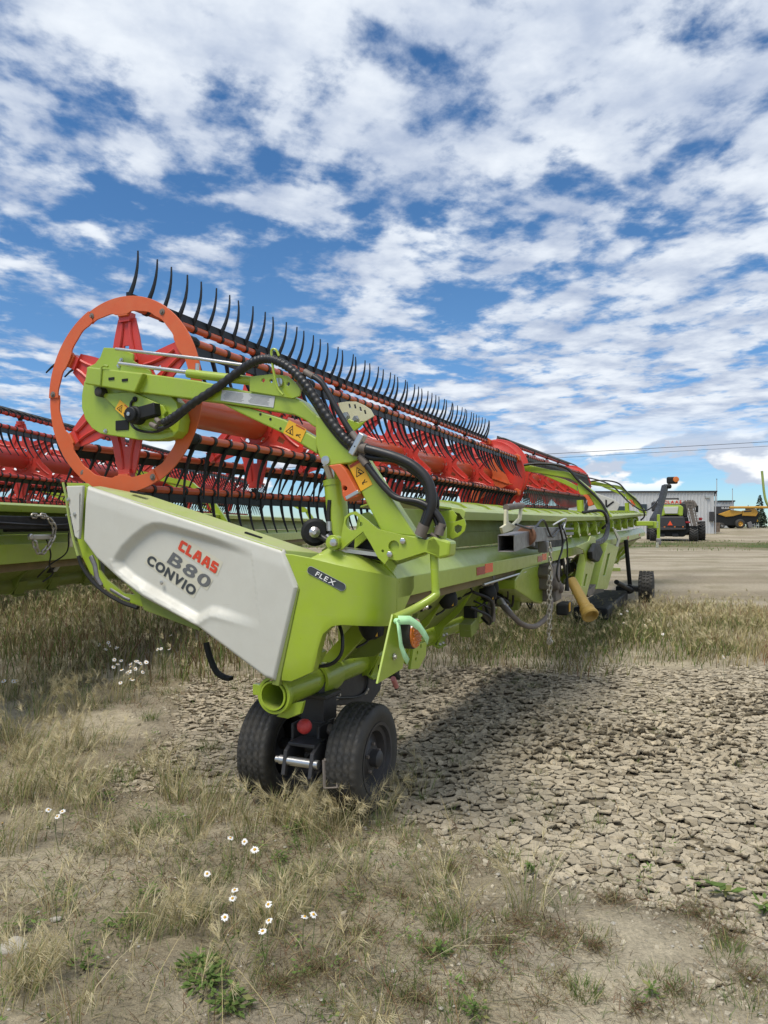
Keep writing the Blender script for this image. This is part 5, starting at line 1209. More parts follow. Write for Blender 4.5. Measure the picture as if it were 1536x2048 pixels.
# middle and far arms carry the same shape
for u, dz in ((9.08, 0.20), (17.6, 0.40)):
    a = link('reel_arm', ARM.data, H, (u, 0, dz)); a['label'] = 'plain green reel arm' 
    for m_ in ARM.modifiers:
        b = a.modifiers.new(m_.name, 'BEVEL'); b.width = 0.008; b.segments = 2; b.limit_method = 'ANGLE'; b.angle_limit = R(40)
    prism('lock_bracket', M['orange'], a, [(-0.204,1.971),(-0.275,1.977),(-0.308,1.944),(-0.375,1.83),(-0.378,1.804),(-0.302,1.779),(-0.287,1.808),(-0.278,1.879),(-0.243,1.933)], 0.075, 0.19)
    MB().lathe([(0, 0), (0, .06), (.33, .06), (.33, 0)], (0.16, *[(-0.167,1.558)][0]), (0, .05, 1), 20).build('lift_cylinder', M['green'], a)
    tube('hydraulic_hose', M['hose'], a, smooth([(.06, 1.3, 2.42), (.06, .6, 2.52), (.06, .1, 2.45), (.06, -.15, 2.2), (.06, -.5, 1.85), (.06, -.62, 1.55), (.06, -.52, 1.40)], 6), .022, 10)

# ---- middle of the rear: stowed drawbar, jack, chain, gearbox, shaft
V7 = -0.80
def bxv(name, mat, parent, px, v0, v1, bevel=0.004, holes=()): return prism(name, mat, parent, px, v0, v1, 'v', holes, bevel)
db = MB(); z0 = 1.575
for a, b in (((1.56, -.79, z0-.045), (2.16, -.77, z0-.02)),):
    ex = Vector(b)-Vector(a); L_ = ex.length; ex.normalize()
    for off in ((0, .055, 0), (0, -.055, 0), (0, 0, .055), (0, 0, -.055)):
        c_ = (Vector(a)+Vector(b))/2+Vector(off); db.box(c_, (L_, .006 if off[1] else .104, .006 if off[2] else .116), Vector((1, 0, 0)).rotation_difference(ex).to_matrix())
db.box((2.16, -.78, z0), (.05, .16, .15)).box((3.0, -.76, z0+.005), (1.7, .10, .115)).box((4.1, -.74, z0-.005), (.9, .075, .03)).box((4.1, -.74, z0+.045), (.9, .075, .02))
DRAW = db.build('drawbar', M['rusty'], H, 0.004)
MB().lathe([(0, 0), (0, .075), (.04, .075), (.04, 0)], (2.12, -.80, z0), (1, -.15, 0), 18).build('rusty_flange', paint('rust', (.16, .075, .04), .8, var=.3, scale=12), DRAW, 0.006)
bxv('jack_bracket', M['cream'], DRAW, [(1.38, 1.60), (1.62, 1.62), (1.9, 1.69), (1.95, 1.78), (1.91, 1.78), (1.86, 1.71), (1.65, 1.66), (1.52, 1.68), (1.50, 1.76), (1.46, 1.76), (1.45, 1.66), (1.33, 1.64)], -.82, -.80)
MB().tube([(1.48, -.81, 1.775), (1.97, -.81, 1.80)], .022, 12).build('jack_handle', M['cast'], DRAW)
tube('drawbar_wire', M['hose'], DRAW, smooth([(1.6, -.85, 1.66), (2.2, -.84, 1.63), (2.7, -.82, 1.70), (3.0, -.83, 1.56), (3.3, -.83, 1.60), (3.7, -.82, 1.68)], 6), .009, 6)
tube('drawbar_wire', M['hose'], DRAW, smooth([(3.35, -.83, 1.68), (3.5, -.84, 1.52), (3.45, -.84, 1.42), (3.3, -.84, 1.34), (3.2, -.84, 1.22), (3.3, -.84, 1.15)], 6), .010, 6)
tube('drawbar_wire', M['hose'], DRAW, smooth([(3.5, -.83, 1.66), (3.62, -.86, 1.5), (3.62, -.86, 1.2), (3.62, -.86, 1.08)], 6), .008, 6)
MB().tube([(3.62, -.86, 1.16), (3.62, -.86, 1.04)], [.012, .024], 8).build('wire_plug', M['black'], DRAW)
MB().tube(smooth([(3.25, -.80, 1.66), (3.4, -.84, 1.70), (3.75, -.83, 1.72), (3.85, -.80, 1.66), (3.5, -.84, 1.60)], 5), .007, 6).build('tie_rope', M['grey_label'], DRAW)
bxv('black_tray', M['black'], H, [(2.886,1.495),(3.492,1.429),(4.801,1.429),(5.06,1.502),(3.424,1.659),(3.124,1.65)], -.62, -.54)
# chain: separate links hanging in two strands
def link_mesh(rt=.0058, a=.020, b=.013):
    P = [(b*math.cos(t), 0, a*math.copysign(1, math.sin(t))*.55+b*math.sin(t)) for t in [2*math.pi*(k+.5)/16 for k in range(16)]]; P.append(P[0])
    return MB().tube(P, rt, 6, False).mesh('chain_link', M['chain'])
lm = link_mesh(); 
for sx in (0, 1):
    top = 1.49 if sx else 1.22; n = int((top-.70)/.040)
    for k in range(n):
        z = top-.040*k; o = link('chain_link', lm, DRAW, (2.72+.075*sx-(.03*sx*(k/n)), -.86, z)); o.rotation_euler = (random.gauss(0, .08), random.gauss(0, .12), (R(90) if k % 2 else 0)+random.gauss(0.5, .15))
for k in range(5):
    o = link('chain_link', lm, DRAW, (2.72+.015*k+.01, -.86, .70-.012*(2-abs(k-2)))); o.rotation_euler = (0.3, R(90)-.5*(k-2), R(90) if k % 2 else 0)
MB().tube(smooth([(2.76, -.86, 1.30), (2.83, -.86, 1.27), (2.83, -.86, 1.20), (2.77, -.86, 1.19)], 5), .012, 8).build('chain_hook', M['chain'], DRAW)
MB().box((2.86, -.79, 1.475), (.09, .08, .10)).build('chain_lug', M['rusty'], DRAW, 0.01)
# green guard, cast gearbox and the yellow shaft guard
# plumbing and brackets crowded under the middle of the frame
rdm = random.Random(21)
for k in range(9):
    u = 2.3+.24*k; v = -.42+rdm.uniform(-.05, .1); z = 1.08-rdm.uniform(0, .22)
    MB().box((u, v+.15, z-.1), (rdm.uniform(.08, .2), .10, rdm.uniform(.06, .16)), Matrix.Rotation(rdm.uniform(-.3, .3), 3, 'Y')).build('valve_block', M[rdm.choice(('black', 'cast', 'dark_metal', 'green_dusty_shaded'))], H, 0.008)
    tube('hydraulic_hose', M['hose'], H, smooth([(u-.1, v+.1, z+.08), (u+.02, v-.02, z), (u+.16, v+.02, z-.12+rdm.uniform(-.06, .06)), (u+.3, v+.12, z-.05)], 6), rdm.uniform(.008, .015), 8)
for u, px_ in ((3.0, 0), (3.9, 1)):
    MB().prism([(-.40, 1.22), (-.28, 1.24), (-.02, .95), (-.06, .82), (-.22, .88)], u, u+.014, 'u', [circle((-.24, 1.04), .05, 12), circle((-.14, .92), .035, 10)]).build('frame_gusset', M['green'], H, 0.002)
MB().tube([(2.2, -.45, 1.19), (3.6, -.47, 1.21)], .012, 8).build('support_rod', M['steel'], H)
for k in range(4):
    u = 5.2+.32*k; MB().box((u, -.30, 1.20), (.10, .2, .12)).tube([(u, -.44, 1.26), (u+.1, -.46, 1.05)], .02, 8).build('valve_block', M['black' if k % 2 else 'dark_metal'], H, 0.01)
bxv('gearbox_guard', M['green'], H, [(3.146,1.162),(3.464,1.249),(4.294,1.251),(4.958,1.14),(4.958,0.925),(4.345,0.832),(3.95,0.891),(3.146,1.08)], -.48, -.25, 0.01)
gb = MB().box((4.45, -.50, 1.12), (.50, .22, .26)).box((4.55, -.52, .95), (.35, .20, .2)).lathe([(0, 0), (0, .08), (.10, .10), (.18, .09), (.18, 0)], (4.35, -.66, 1.06), (0, 1, 0), 20).lathe([(0, .02), (0, .05), (.1, .07), (.1, 0)], (4.6, -.66, .98), (0, 1, 0), 16).box((4.2, -.55, 1.16), (.12, .16, .1), Matrix.Rotation(.5, 3, 'Y')).lathe([(0, 0), (0, .045), (.05, .045), (.05, 0)], (4.25, -.63, 1.2), (0, 1, 0), 14).build('gearbox', M['cast'], H, 0.015)
tube('gearbox_pipe', M['cast'], gb, smooth([(2.9, -.40, .98), (2.8, -.52, .90), (2.9, -.6, .80), (3.3, -.64, .74), (3.8, -.66, .80), (4.0, -.64, .92)], 7), .024, 10)
MB().tube([(2.9, -.40, 1.0), (2.82, -.52, .88)], .032, 10).build('pipe_fitting', M['steel'], gb)
MB().box((4.3, -.72, .80), (.3, .12, .12)).build('guard_cup', M['black'], gb, 0.02)
MB().box((4.25, -.785, .82), (.09, .004, .09)).build('warning_sticker', M['yellow'], gb)
a, b = Vector((4.5, -.78, 1.04)), Vector((4.2, -1.0, .74)); dd = (b-a)
MB().lathe([(-.05, 0), (-.05, .052), (dd.length*.72, .058), (dd.length*.75, .072), (dd.length*.80, .078), (dd.length*.84, .070), (dd.length*.88, .080), (dd.length*.97, .090), (dd.length, .082), (dd.length*1.0, .07), (dd.length*.9, .045), (dd.length*.9, 0)], a, dd, 28).build('shaft_guard', M['pto'], H)
# frame uprights of the middle section, hanging plate, black cap
bxv('frame_upright', M['green'], H, [(6.394,1.285),(7.159,1.131),(6.306,0.731),(5.767,0.816)], -.66, -.56, 0.006, holes=[[(6.262,1.031),(6.439,1.021),(6.219,0.88),(6.05,0.899)]])
bxv('frame_upright', M['green'], H, [(8.878,1.375),(10.674,1.262),(8.81,0.635),(7.475,0.741),(7.811,0.923)], -.64, -.52, 0.006, holes=[[(8.878,1.197),(9.23,1.201),(8.545,0.877),(8.228,0.881)]])
bxv('dark_back_plate', M['trim'], H, [(7.485,1.243),(11.1,1.344),(9.854,0.494),(7.292,0.622)], -.46, -.42)  # flat dark plate set behind the uprights
bxv('grey_shelf', M['cast'], H, [(6.583,0.771),(7.9,0.811),(8.191,0.744),(6.86,0.68)], -.62, -.44)
bxv('inner_plate', M['cast'], H, [(7.954,1.046),(9.029,1.058),(9.294,0.962),(8.65,0.772),(7.739,0.82)], -.52, -.48)
bxv('black_cap', M['black'], H, [(6.697,1.423),(7.117,1.386),(7.453,1.277),(7.009,1.161),(6.748,1.166),(6.309,1.225),(6.262,1.323)], -.74, -.68, 0.015)
bxv('side_plate', M['green'], H, [(5.392,1.409),(6.472,1.453),(6.661,1.516),(7.164,1.496),(7.164,1.384),(6.857,1.133),(6.29,1.199),(6.028,1.348)], -.67, -.655, 0.004)
for u in (6.4, 7.2, 8.2, 9.4, 10.6, 12.0, 13.4, 15, 16.6):
    dz = dz_ledge(u)*.85
    MB().prism([(-.33, 1.55+dz), (-.36, 1.70+dz), (-.50, 1.72+dz), (-.55, 1.66+dz), (-.50, 1.56+dz), (-.42, 1.48+dz)], u, u+.03, 'u', [circle((-.45, 1.63+dz), .045, 14)]).build('ledge_bracket', M['green'], H, 0.003)
    MB().box((u+.2, -.48, 1.56+dz), (.16, .10, .12), Matrix.Rotation(.5, 3, 'Y')).build('ledge_strut', M['green'], H, 0.006)
for k in range(3): tube('hydraulic_hose', M['hose'], H, smooth([(8.1+.05*k, -.35, 1.86), (8.3, -.62, 1.88), (8.6+.1*k, -.66, 1.70), (8.3+.1*k, -.66, 1.50-.02*k), (7.6, -.64, 1.43-.02*k), (7.1, -.60, 1.45)], 7), .022, 10)
bxv('alloy_stay', M['steel'], H, [(9.8, 1.62), (9.95, 1.63), (11.2, 1.42), (11.1, 1.38), (10.4, 1.16), (10.3, 1.2), (10.7, 1.40)], -.62, -.60, 0.003)
# far transport wheel with its struts
fw = (13.25, -0.95, .335)
w_ = tyre_mesh(.335, .30, .18, 96).build('wheel', M['rubber'], H, loc=fw); w_['label'] = 'single wide transport wheel at the far end'
mbv = MB()
for k in range(26):
    for sd in (-.38, -.13, .13, .38):
        a = 2*math.pi*(k+(.5 if abs(sd) > .2 else 0))/26; q_ = Matrix.Rotation(a, 3, 'Y'); mbv.box(q_ @ Vector((0, sd*.30, .338)), (.038, .045, .018), q_ @ Matrix.Rotation(.5, 3, 'Z'))
mbv.build('tread_block', M['rubber'], w_)
MB().lathe([(-.1, 0), (-.1, .10), (-.06, .15), (.1, .16), (.1, 0)], (0, 0, 0), (0, 1, 0), 28).build('rim', M['dark_metal'], w_)
tube('axle_strut', M['black'], H, [(13.0, -.55, 1.35), (13.2, -.62, .32)], .045, 12)
tube('axle_strut', M['black'], H, [(10.6, -.60, .62), (12.9, -.68, .28)], .045, 12)
MB().box((13.15, -.62, .30), (.35, .55, .10)).lathe([(-.06, 0), (-.06, .1), (.06, .1), (.06, 0)], (13.0, -.62, .30), (1, 0, 0), 16).build('axle_beam', M['black'], H, 0.01)
MB().box((10.8, -.35, .20), (3.6, .55, .20)).build('skid_plate', M['black'], H, 0.03)
# lamp mast folded up at the far corner
VM = -1.0
mast = MB().prism([(19.741,2.869),(22.59,3.016),(21.084,2.624),(18.254,2.095),(16.461,1.65),(13.63,1.628),(14.168,1.831),(16.943,2.174)], -1.06, -.96, 'v').build('lamp_mast', M['black'], H, 0.02)
mp = [(23.845,3.238),(21.444,2.909),(26.751,3.406)]
MB().box((mp[0][0], VM-.12, mp[0][1]), (.30, .36, .24)).box((mp[1][0], VM-.05, mp[1][1]), (.22, .26, .14)).build('lamp_box', M['black'], mast, 0.05)
MB().lathe([(0, 0), (0, .095), (-.05, .10), (-.07, .085), (-.075, 0)], (mp[0][0]-.17, VM-.24, mp[0][1]+.02), (1, .25, 0), 24).build('lamp_lens', M['amber'], mast)
fp = [(11.479,1.698),(13.122,1.671),(13.122,1.48),(13.122,1.331)]
MB().box((fp[0][0]+.2, -1.05, fp[0][1]), (.9, .30, .09)).box((fp[0][0]+.1, -1.18, fp[1][1]), (.60, .16, .13)).build('mast_foot', M['green'], mast, 0.01)
MB().box((fp[2][0], -1.2, (fp[2][1]+fp[1][1])/2), (.09, .06, abs(fp[1][1]-fp[2][1])+.45)).build('foot_bar', M['green'], mast, 0.01)
q = [(13.122,1.321)]; MB().box((q[0][0], -1.2, q[0][1]), (.16, .10, .14)).build('latch_block', M['rusty'], mast, 0.02)
bxv('marker_strip', M['cream'], mast, [(12.35,1.316),(13.537,1.291),(12.922,1.188),(12.167,1.209)], -1.21, -1.195)
tube('lamp_cable', M['hose'], mast, smooth([(mp[0][0]-.3, -.95, mp[0][1]-.25)]+[(17.4, -.75, 2.1), (17.3, -.3, 2.25), (17.3, 0.2, 2.75), (17.4, .8, 2.98), (17.5, 1.2, 3.0)], 6), .02, 8)

# ribbon tied to the lamp bracket: lies on the header, a thing of its own
def strip3(name, pts, w, mat, parent=None):
    vs = []; n = len(pts)
    for i, (p, wd) in enumerate(pts):
        p = Vector(p); wd = Vector(wd).normalized()*w/2; vs += [p-wd, p+wd]
    f = [(2*i, 2*i+1, 2*i+3, 2*i+2) for i in range(n-1)]
    o = MB().add(vs, f, True).build(name, mat, parent); s = o.modifiers.new('thick', 'SOLIDIFY'); s.thickness = .0012; return o
Hm = Matrix.Translation(H.location) @ Matrix.Rotation(ROOT_RZ, 4, 'Z')
rib_o = thing('ribbon', 'mint green flagging ribbon tied in a knot beside the round amber lamp', 'ribbon', Hm @ Vector((-.12, -.665, 1.20)), ROOT_RZ)
MB().lathe([(-.012, 0), (-.01, .012), (0, .016), (.01, .012), (.012, 0)], (0, -.012, -.005), (.3, 1, .2), 10).build('knot', M['ribbon'], rib_o)
strip3('tail', [((0, -.02, 0), (.1, 0, 1)), ((.06, -.055, -.005), (.2, 0, 1)), ((.11, -.085, -.04), (.5, 0, .9)), ((.16, -.095, -.085), (.6, 0, .8)), ((.20, -.10, -.125), (.6, 0, .8))], .042, M['ribbon'], rib_o)
strip3('tail', [((0, -.02, -.005), (1, 0, .1)), ((-.005, -.03, -.06), (1, 0, .2)), ((.0, -.035, -.12), (1, 0, .3)), ((.03, -.04, -.17), (.8, 0, .5)), ((.07, -.045, -.21), (.8, 0, .6))], .040, M['ribbon'], rib_o)


# ================================================================== the other parked headers
def copy_tree(o, parent=None):
    c = o.copy(); COL.objects.link(c)
    if parent is not None: c.parent = parent
    for ch in list(o.children): copy_tree(ch, c)
    return c
def back_header(name, label, loc, rz):
    h = thing(name, label, 'grain header', loc, rz, 'parked grain headers')
    us = [0.0, 5, 10, 15, 19.5]; z0 = lambda u: 0.0
    loft('rear_beam', M['green'], h, [(-.503, 1.22), (-.503, 1.40), (-.41, 1.475), (-.34, 1.482), (-.34, 1.46), (-.48, 1.22)], us, z0)
    loft('draper_canvas', M['canvas'], h, [(-.44, 1.14), (-.42, 1.218), (-.40, 1.218), (-.42, 1.14)], us, z0, 0)
    loft('back_wall', M['green_dusty_shaded'], h, [(-.345, 1.49), (-.33, 1.60), (-.325, 1.60), (-.30, 1.76), (-.285, 1.76), (-.32, 1.49)], us, z0, 0.002)
    loft('rear_ledge', M['green'], h, [(-.50, 1.70), (-.515, 1.765), (-.485, 1.785), (-.40, 1.79), (-.22, 1.80), (-.22, 1.785), (-.40, 1.765), (-.47, 1.745)], us, z0, 0.004)
    loft('lower_back_sheet', M['green_dusty_shaded'], h, [(-.405, 1.19), (-.10, 1.10), (.05, 1.0), (.07, 1.015), (-.08, 1.115), (-.38, 1.20)], us, z0, 0.002)
    MB().lathe([(0, 0), (0, .086), (19, .086), (19, 0)], (0, .125, .94), (1, 0, 0), 24).build('main_tube', M['green_dusty_shaded'], h)
    for u in (1.2, 2.2, 3.15, 4.05, 4.7, 5.5, 6.4, 7.3, 8.6, 10, 12, 14): rib(u).build('tube_bracket', M['green_dusty_shaded'], h, 0.003, loc=(0, 0, .215))
    for u in (2.6, 3.80, 6.9): sensor(u, -.36, 1.14)
    for u in (3.12, 4.30):
        w = MB().box((u, -.27, 1.125), (.16, .02, .15), Matrix.Rotation(.65, 3, 'X')).build('sheet_window', M['black'], h, 0.02)
        MB().box((u+.03, -.285, 1.12), (.07, .012, .11), Matrix.Rotation(.65, 3, 'X')).build('light_patch', M['grey_label'], w)
    b = MB().box((4.2, -.60, 1.60), (4.4, .10, .12)).box((3.9, -.54, 1.53), (1.8, .04, .03)).build('drawbar', M['black'], h, 0.008)
    tube('drawbar_wire', M['hose'], b, smooth([(2.2, -.66, 1.62), (3.6, -.665, 1.58), (4.6, -.665, 1.64), (5.6, -.66, 1.60)], 6), .008, 6)
    big = link_mesh(.009, .034, .02)
    P = smooth([(3.26, -.665, 1.665), (3.42, -.68, 1.66), (3.54, -.69, 1.58), (3.55, -.69, 1.50), (3.50, -.69, 1.42), (3.42, -.69, 1.35), (3.32, -.69, 1.31), (3.25, -.69, 1.36), (3.22, -.68, 1.46)], 8)
    L = [0]
    for a, c in zip(P, P[1:]): L.append(L[-1]+(c-a).length)
    n = int(L[-1]/.062)
    for k in range(n):
        s = L[-1]*k/n; i = max(j for j in range(len(P)) if L[j] <= s+1e-6); i = min(i, len(P)-2); d = (P[i+1]-P[i]).normalized()
        o = link('chain_link', big, b, P[i].lerp(P[i+1], (s-L[i])/max(1e-6, L[i+1]-L[i])))
        o.rotation_mode = 'QUATERNION'; o.rotation_quaternion = Vector((0, 0, 1)).rotation_difference(d) @ Matrix.Rotation(R(90 if k % 2 else 0), 4, 'Z').to_quaternion()
    MB().box((3.40, -.66, 1.465), (.34, .04, .05)).lathe([(0, .03), (-.03, .03), (-.03, 0)], (3.2, -.65, 1.47), (0, 1, 0), 14).build('hook_latch', M['steel'], b, 0.008)
    MB().tube(smooth([(3.82, -.665, 1.68), (3.88, -.68, 1.66), (3.88, -.68, 1.52), (3.91, -.66, 1.45)], 5), .012, 8).build('tie_loop', M['steel'], b)
    MB().box((4.02, -.60, 1.42), (.06, .03, .14)).build('hanging_tag', M['cream'], b, 0.008)
    MB().tube(smooth([(3.5, -.64, 1.45), (3.65, -.6, 1.30), (3.8, -.5, 1.18), (3.95, -.45, 1.08), (3.85, -.4, 1.0)], 6), .008, 6).tube(smooth([(3.95, -.62, 1.5), (3.95, -.6, 1.3), (3.82, -.5, 1.18), (3.75, -.4, 1.05)], 6), .008, 6).build('hanging_cable', M['hose'], h)
    r = make_reel(h, 0.2, 9.0, 1.37, 2.486, (0.3, 1.8, 3.3, 4.8, 6.3, 7.8), 0.16, M['red2'], M['red2'], M['red2'], M['tine'], shapes=TSHAPE2B, label='all red reel with black tines')
    r = make_reel(h, 9.5, 17.5, 1.37, 2.486, (9.7, 11.2, 12.7, 14.2, 15.7), 0.17, M['red2'], M['red2'], M['red2'], M['tine'], shapes=TSHAPE2B, label='all red reel with black tines')
    for u in (-.05, 9.08, 17.6):
        a = link('reel_arm', ARM.data, h, (u, 0, 0)); a['label'] = 'plain green reel arm'
    for u in (1.5, 13.25):
        make_wheel(h, (u, -.75, .30-loc[2]), .30, .2, .19, side=-1)
        tube('axle_strut', M['black'], h, [(u, -.42, 1.2), (u, -.66, .3-loc[2])], .045, 10)
    return h
TSHAPE2B = dict(TSHAPE); TSHAPE2B[0] = TSHAPE2[0]; TSHAPE2B[2] = ((0, -.02), (.06, -.14), (.09, -.31)); TSHAPE2B[3] = ((0, -.02), (.05, -.14), (.07, -.30))
H2 = back_header('grain_header', 'dusty green header with all red reel behind the white end panel, black drawbar with chain', (-4.235, 3.6, 0.08), R(84.7))
U2 = Vector((math.cos(R(84.7)), math.sin(R(84.7)), 0)); V2 = Vector((-U2.y, U2.x, 0))
H3 = copy_tree(H2); H3.location = Vector(H2.location)+V2*4.6+U2*3.4+Vector((0, 0, -.02)); H3.rotation_euler = (0, 0, R(82))
H3['label'] = 'furthest red reel header, seen only through the reels of the two nearer headers'
for ch in list(H3.children):
    if ch.name.startswith(('hanging_cable', 'air_bag', 'sheet_window')):
        for g in list(ch.children): bpy.data.objects.remove(g)
        bpy.data.objects.remove(ch)

# white end shield of another machine, just beyond the far end of the first header
t = thing('end_shield', 'white crop divider shield with black angular mark, behind the far reel arm', 'shield', (8.1, 26.5, 0), R(-4))
MB().prism([(-.75, 1.95), (-.55, 2.62), (-.35, 2.86), (.30, 2.62), (.52, 2.46), (.42, 2.22), (.22, 1.98)], -.03, .05, 'v').build('panel', M['white'], t, 0.02)
MB().prism([(-.72, 1.85), (-.80, 1.92), (-.78, 2.3), (-.60, 2.66), (-.36, 2.9), (-.34, 2.86), (-.56, 2.60), (-.74, 2.0)], -.05, .06, 'v').build('edge_trim', M['trim'], t, 0.01)
MB().prism([(-.02, 2.62), (.04, 2.60), (.04, 2.40), (.26, 2.56), (.30, 2.52), (.02, 2.30), (-.02, 2.32)], -.042, -.034, 'v').build('angular_mark', M['black'], t)
for x in (-.45, .2): MB().box((x, .12, .98), (.10, .10, 1.98)).build('stand_leg', M['green_dusty_shaded'], t, 0.01)
MB().box((-.12, .12, .06), (1.3, .3, .12)).build('stand_foot', M['green_dusty_shaded'], t, 0.01)

# bent post at the right edge of the view
t = thing('bent_post', 'slim yellow green post rising at the right edge, bent at its foot', 'post', (7.62, 14.1, 0))
MB().tube(smooth([(.14, 0, 0), (.13, 0, 1.2), (.10, 0, 1.75), (-.10, 0, 1.98), (-.21, 0, 2.2), (-.27, 0, 2.72)], 7), .022, 12).build('rod', paint('post_green', (.30, .40, .09), .5, dirt=DUST, dirt_amt=.4), t)
MB().box((.14, 0, .03), (.22, .22, .06)).build('foot_plate', M['green_dusty_shaded'], t, 0.01)

# ================================================================== combine seen from behind
def combine_rear():
    s = 72/1450; gx0, gy0 = 1345, 1082
    def p(x, y): return ((x-gx0)*s, (gy0-y)*s)
    t = thing('combine_harvester', 'combine seen from behind with white and lime rear hood and orange triangle', 'combine', ((gx0-768)/1450*72, 72, gz(28, 72)), R(-20))
    def plate(name, mat, px, y0, y1, bev=0.04, par=t): return MB().prism([p(*q) for q in px], y0, y1, 'v').build(name, mat, par, bev)
    plate('chassis', M['black'], [(1314, 1033), (1374, 1033), (1378, 1062), (1366, 1073), (1320, 1072), (1312, 1060)], 0, 5.5, .1)
    plate('rear_flap', M['trim'], [(1317, 1032), (1366, 1032), (1370, 1054), (1313, 1056)], -.5, .05, .12)
    plate('tail_shelf', M['dark_metal'], [(1310, 1054), (1370, 1055), (1368, 1059), (1312, 1060)], -.8, .1, .05)
    plate('side_body', M['trim'], [(1318, 1002), (1372, 1004), (1374, 1034), (1316, 1034)], .5, 6, .15)
    hood = plate('rear_hood', M['green'], [(1321, 1014), (1326, 1010), (1360, 1010), (1365, 1014), (1364, 1031), (1358, 1032), (1356, 1029), (1330, 1029), (1327, 1032), (1321, 1031)], -.35, .6, .12)
    plate('hood_panel', M['white'], [(1328, 1013), (1356, 1013), (1354, 1027), (1331, 1027)], -.45, -.3, .05, hood)
    lid = plate('engine_lid', M['white'], [(1331, 999), (1355, 999), (1359, 1009), (1327, 1009)], -.2, .8, .08)
    x = -.85
    for ch in 'CLAAS':
        me = text_mesh('letter', ch, M['logo_red'], .40, .01, .02)
        l = link('letter', me, lid); l.matrix_local = frame((x+.03, -.215, p(0, 1006.6)[1]), (1, 0, 0), (0, -1, 0)); me.transform(Matrix.Scale(1.05, 4, (1, 0, 0))); x += me['w']*1.05+.06
    MB().box((p(1343, 997)[0], .6, p(0, 997)[1]), (1.4, .8, .2)).build('air_grille', M['dark_metal'], t, .04)
    plate('warning_triangle', M['refl_orange'], [(1335.5, 1050), (1345, 1050), (1340.3, 1041)], -.53, -.50, .01)
    for px in (1317, 1330, 1349, 1364): MB().box((p(px, 1053)[0], -.53, p(0, 1053)[1]), (.14, .06, .1)).build('rear_light', M['amber'], t)
    MB().box((p(1373, 1044)[0], -.2, p(0, 1044)[1]), (.42, .2, .18)).build('tail_light', M['refl_red'], t, .03)
    lad = MB()
    for dx in (0, 5, 9, 14): lad.tube([(p(1368+dx, 1000)[0], -.2, p(0, 1000)[1]), (p(1380+dx*.8, 1050)[0], -.3, p(0, 1051)[1])], .06 if dx in (0, 14) else .1, 6)
    for k in range(9): lad.box((p(1376+k*1.6, 0)[0], -.3, p(0, 1004+k*5.5)[1]), (.7, .08, .07))
    lad.build('rear_ladder', M['cast'], t)
    plate('auger_fold', M['cast'], [(1366, 1001), (1386, 1000), (1392, 1010), (1386, 1016), (1370, 1014)], .6, 3, .1)
    plate('grain_tank_wing', M['trim'], [(1305, 1003), (1312, 1000), (1318, 1004), (1318, 1018), (1306, 1022)], 1, 3, .12)
    MB().box((p(1394, 1016)[0], 3.4, p(0, 1016)[1]), (.25, .12, .7)).tube([(p(1386, 1010)[0], 3.4, p(0, 1010)[1]), (p(1394, 1010)[0], 3.4, p(0, 1010)[1])], .04, 6).build('mirror', M['black'], t, .03)
    MB().box((p(1400, 1037)[0], 3.0, p(0, 1037)[1]), (.3, .2, .3)).tube([(p(1388, 1042)[0], 3.0, p(0, 1042)[1]), (p(1405, 1035)[0], 3.0, p(0, 1036)[1])], .03, 6).build('side_lamp', M['refl_red'], t, .03)
    def wheel(x, y, r, w, rimmat):
        o = MB().lathe([(-w/2, r*.55), (-w/2, r*.8), (-w*.42, r*.95), (0, r), (w*.42, r*.95), (w/2, r*.8), (w/2, r*.55)], (0, 0, 0), (1, 0, 0), 40).build('wheel', M['rubber'], t, loc=(x, y, r))
        lg = MB()
        for k in range(20):
            for sd in (-1, 1):
                q = Matrix.Rotation(2*math.pi*(k+(.5 if sd > 0 else 0))/20, 3, 'X')
                lg.box(q @ Vector((sd*w*.25, 0, r*1.0)), (w*.52, .09, .12), q @ Matrix.Rotation(sd*.6, 3, 'Z'))
        lg.build('tread_lug', M['rubber'], o)
        MB().lathe([(-w*.44, 0), (-w*.44, r*.2), (-w*.30, r*.3), (-w*.45, r*.56), (w*.45, r*.56), (w*.44, 0)], (0, 0, 0), (1, 0, 0), 28).build('rim', rimmat, o)
    wheel(p(1309, 0)[0], .7, .74, .65, M['dark_metal']); wheel(p(1384, 0)[0], .4, .74, .80, M['dark_metal'])
    wheel(p(1403.5, 0)[0], 4.2, .98, .70, M['red']); wheel(p(1311, 0)[0]-.4, 4.6, .98, .70, M['red'])
    MB().tube([(-1.8, .55, .74), (1.9, .55, .74)], .13, 10).tube([(-2.2, 4.4, .98), (2.9, 4.2, .98)], .2, 10).build('axle', M['dark_metal'], t)
    for px, w in ((1326, .5), (1350, .6)): MB().box((p(px, 0)[0], .0, .62), (w, .5, .35)).build('chaff_spreader', M['dark_metal'], t, .1)
    return t
combine_rear()

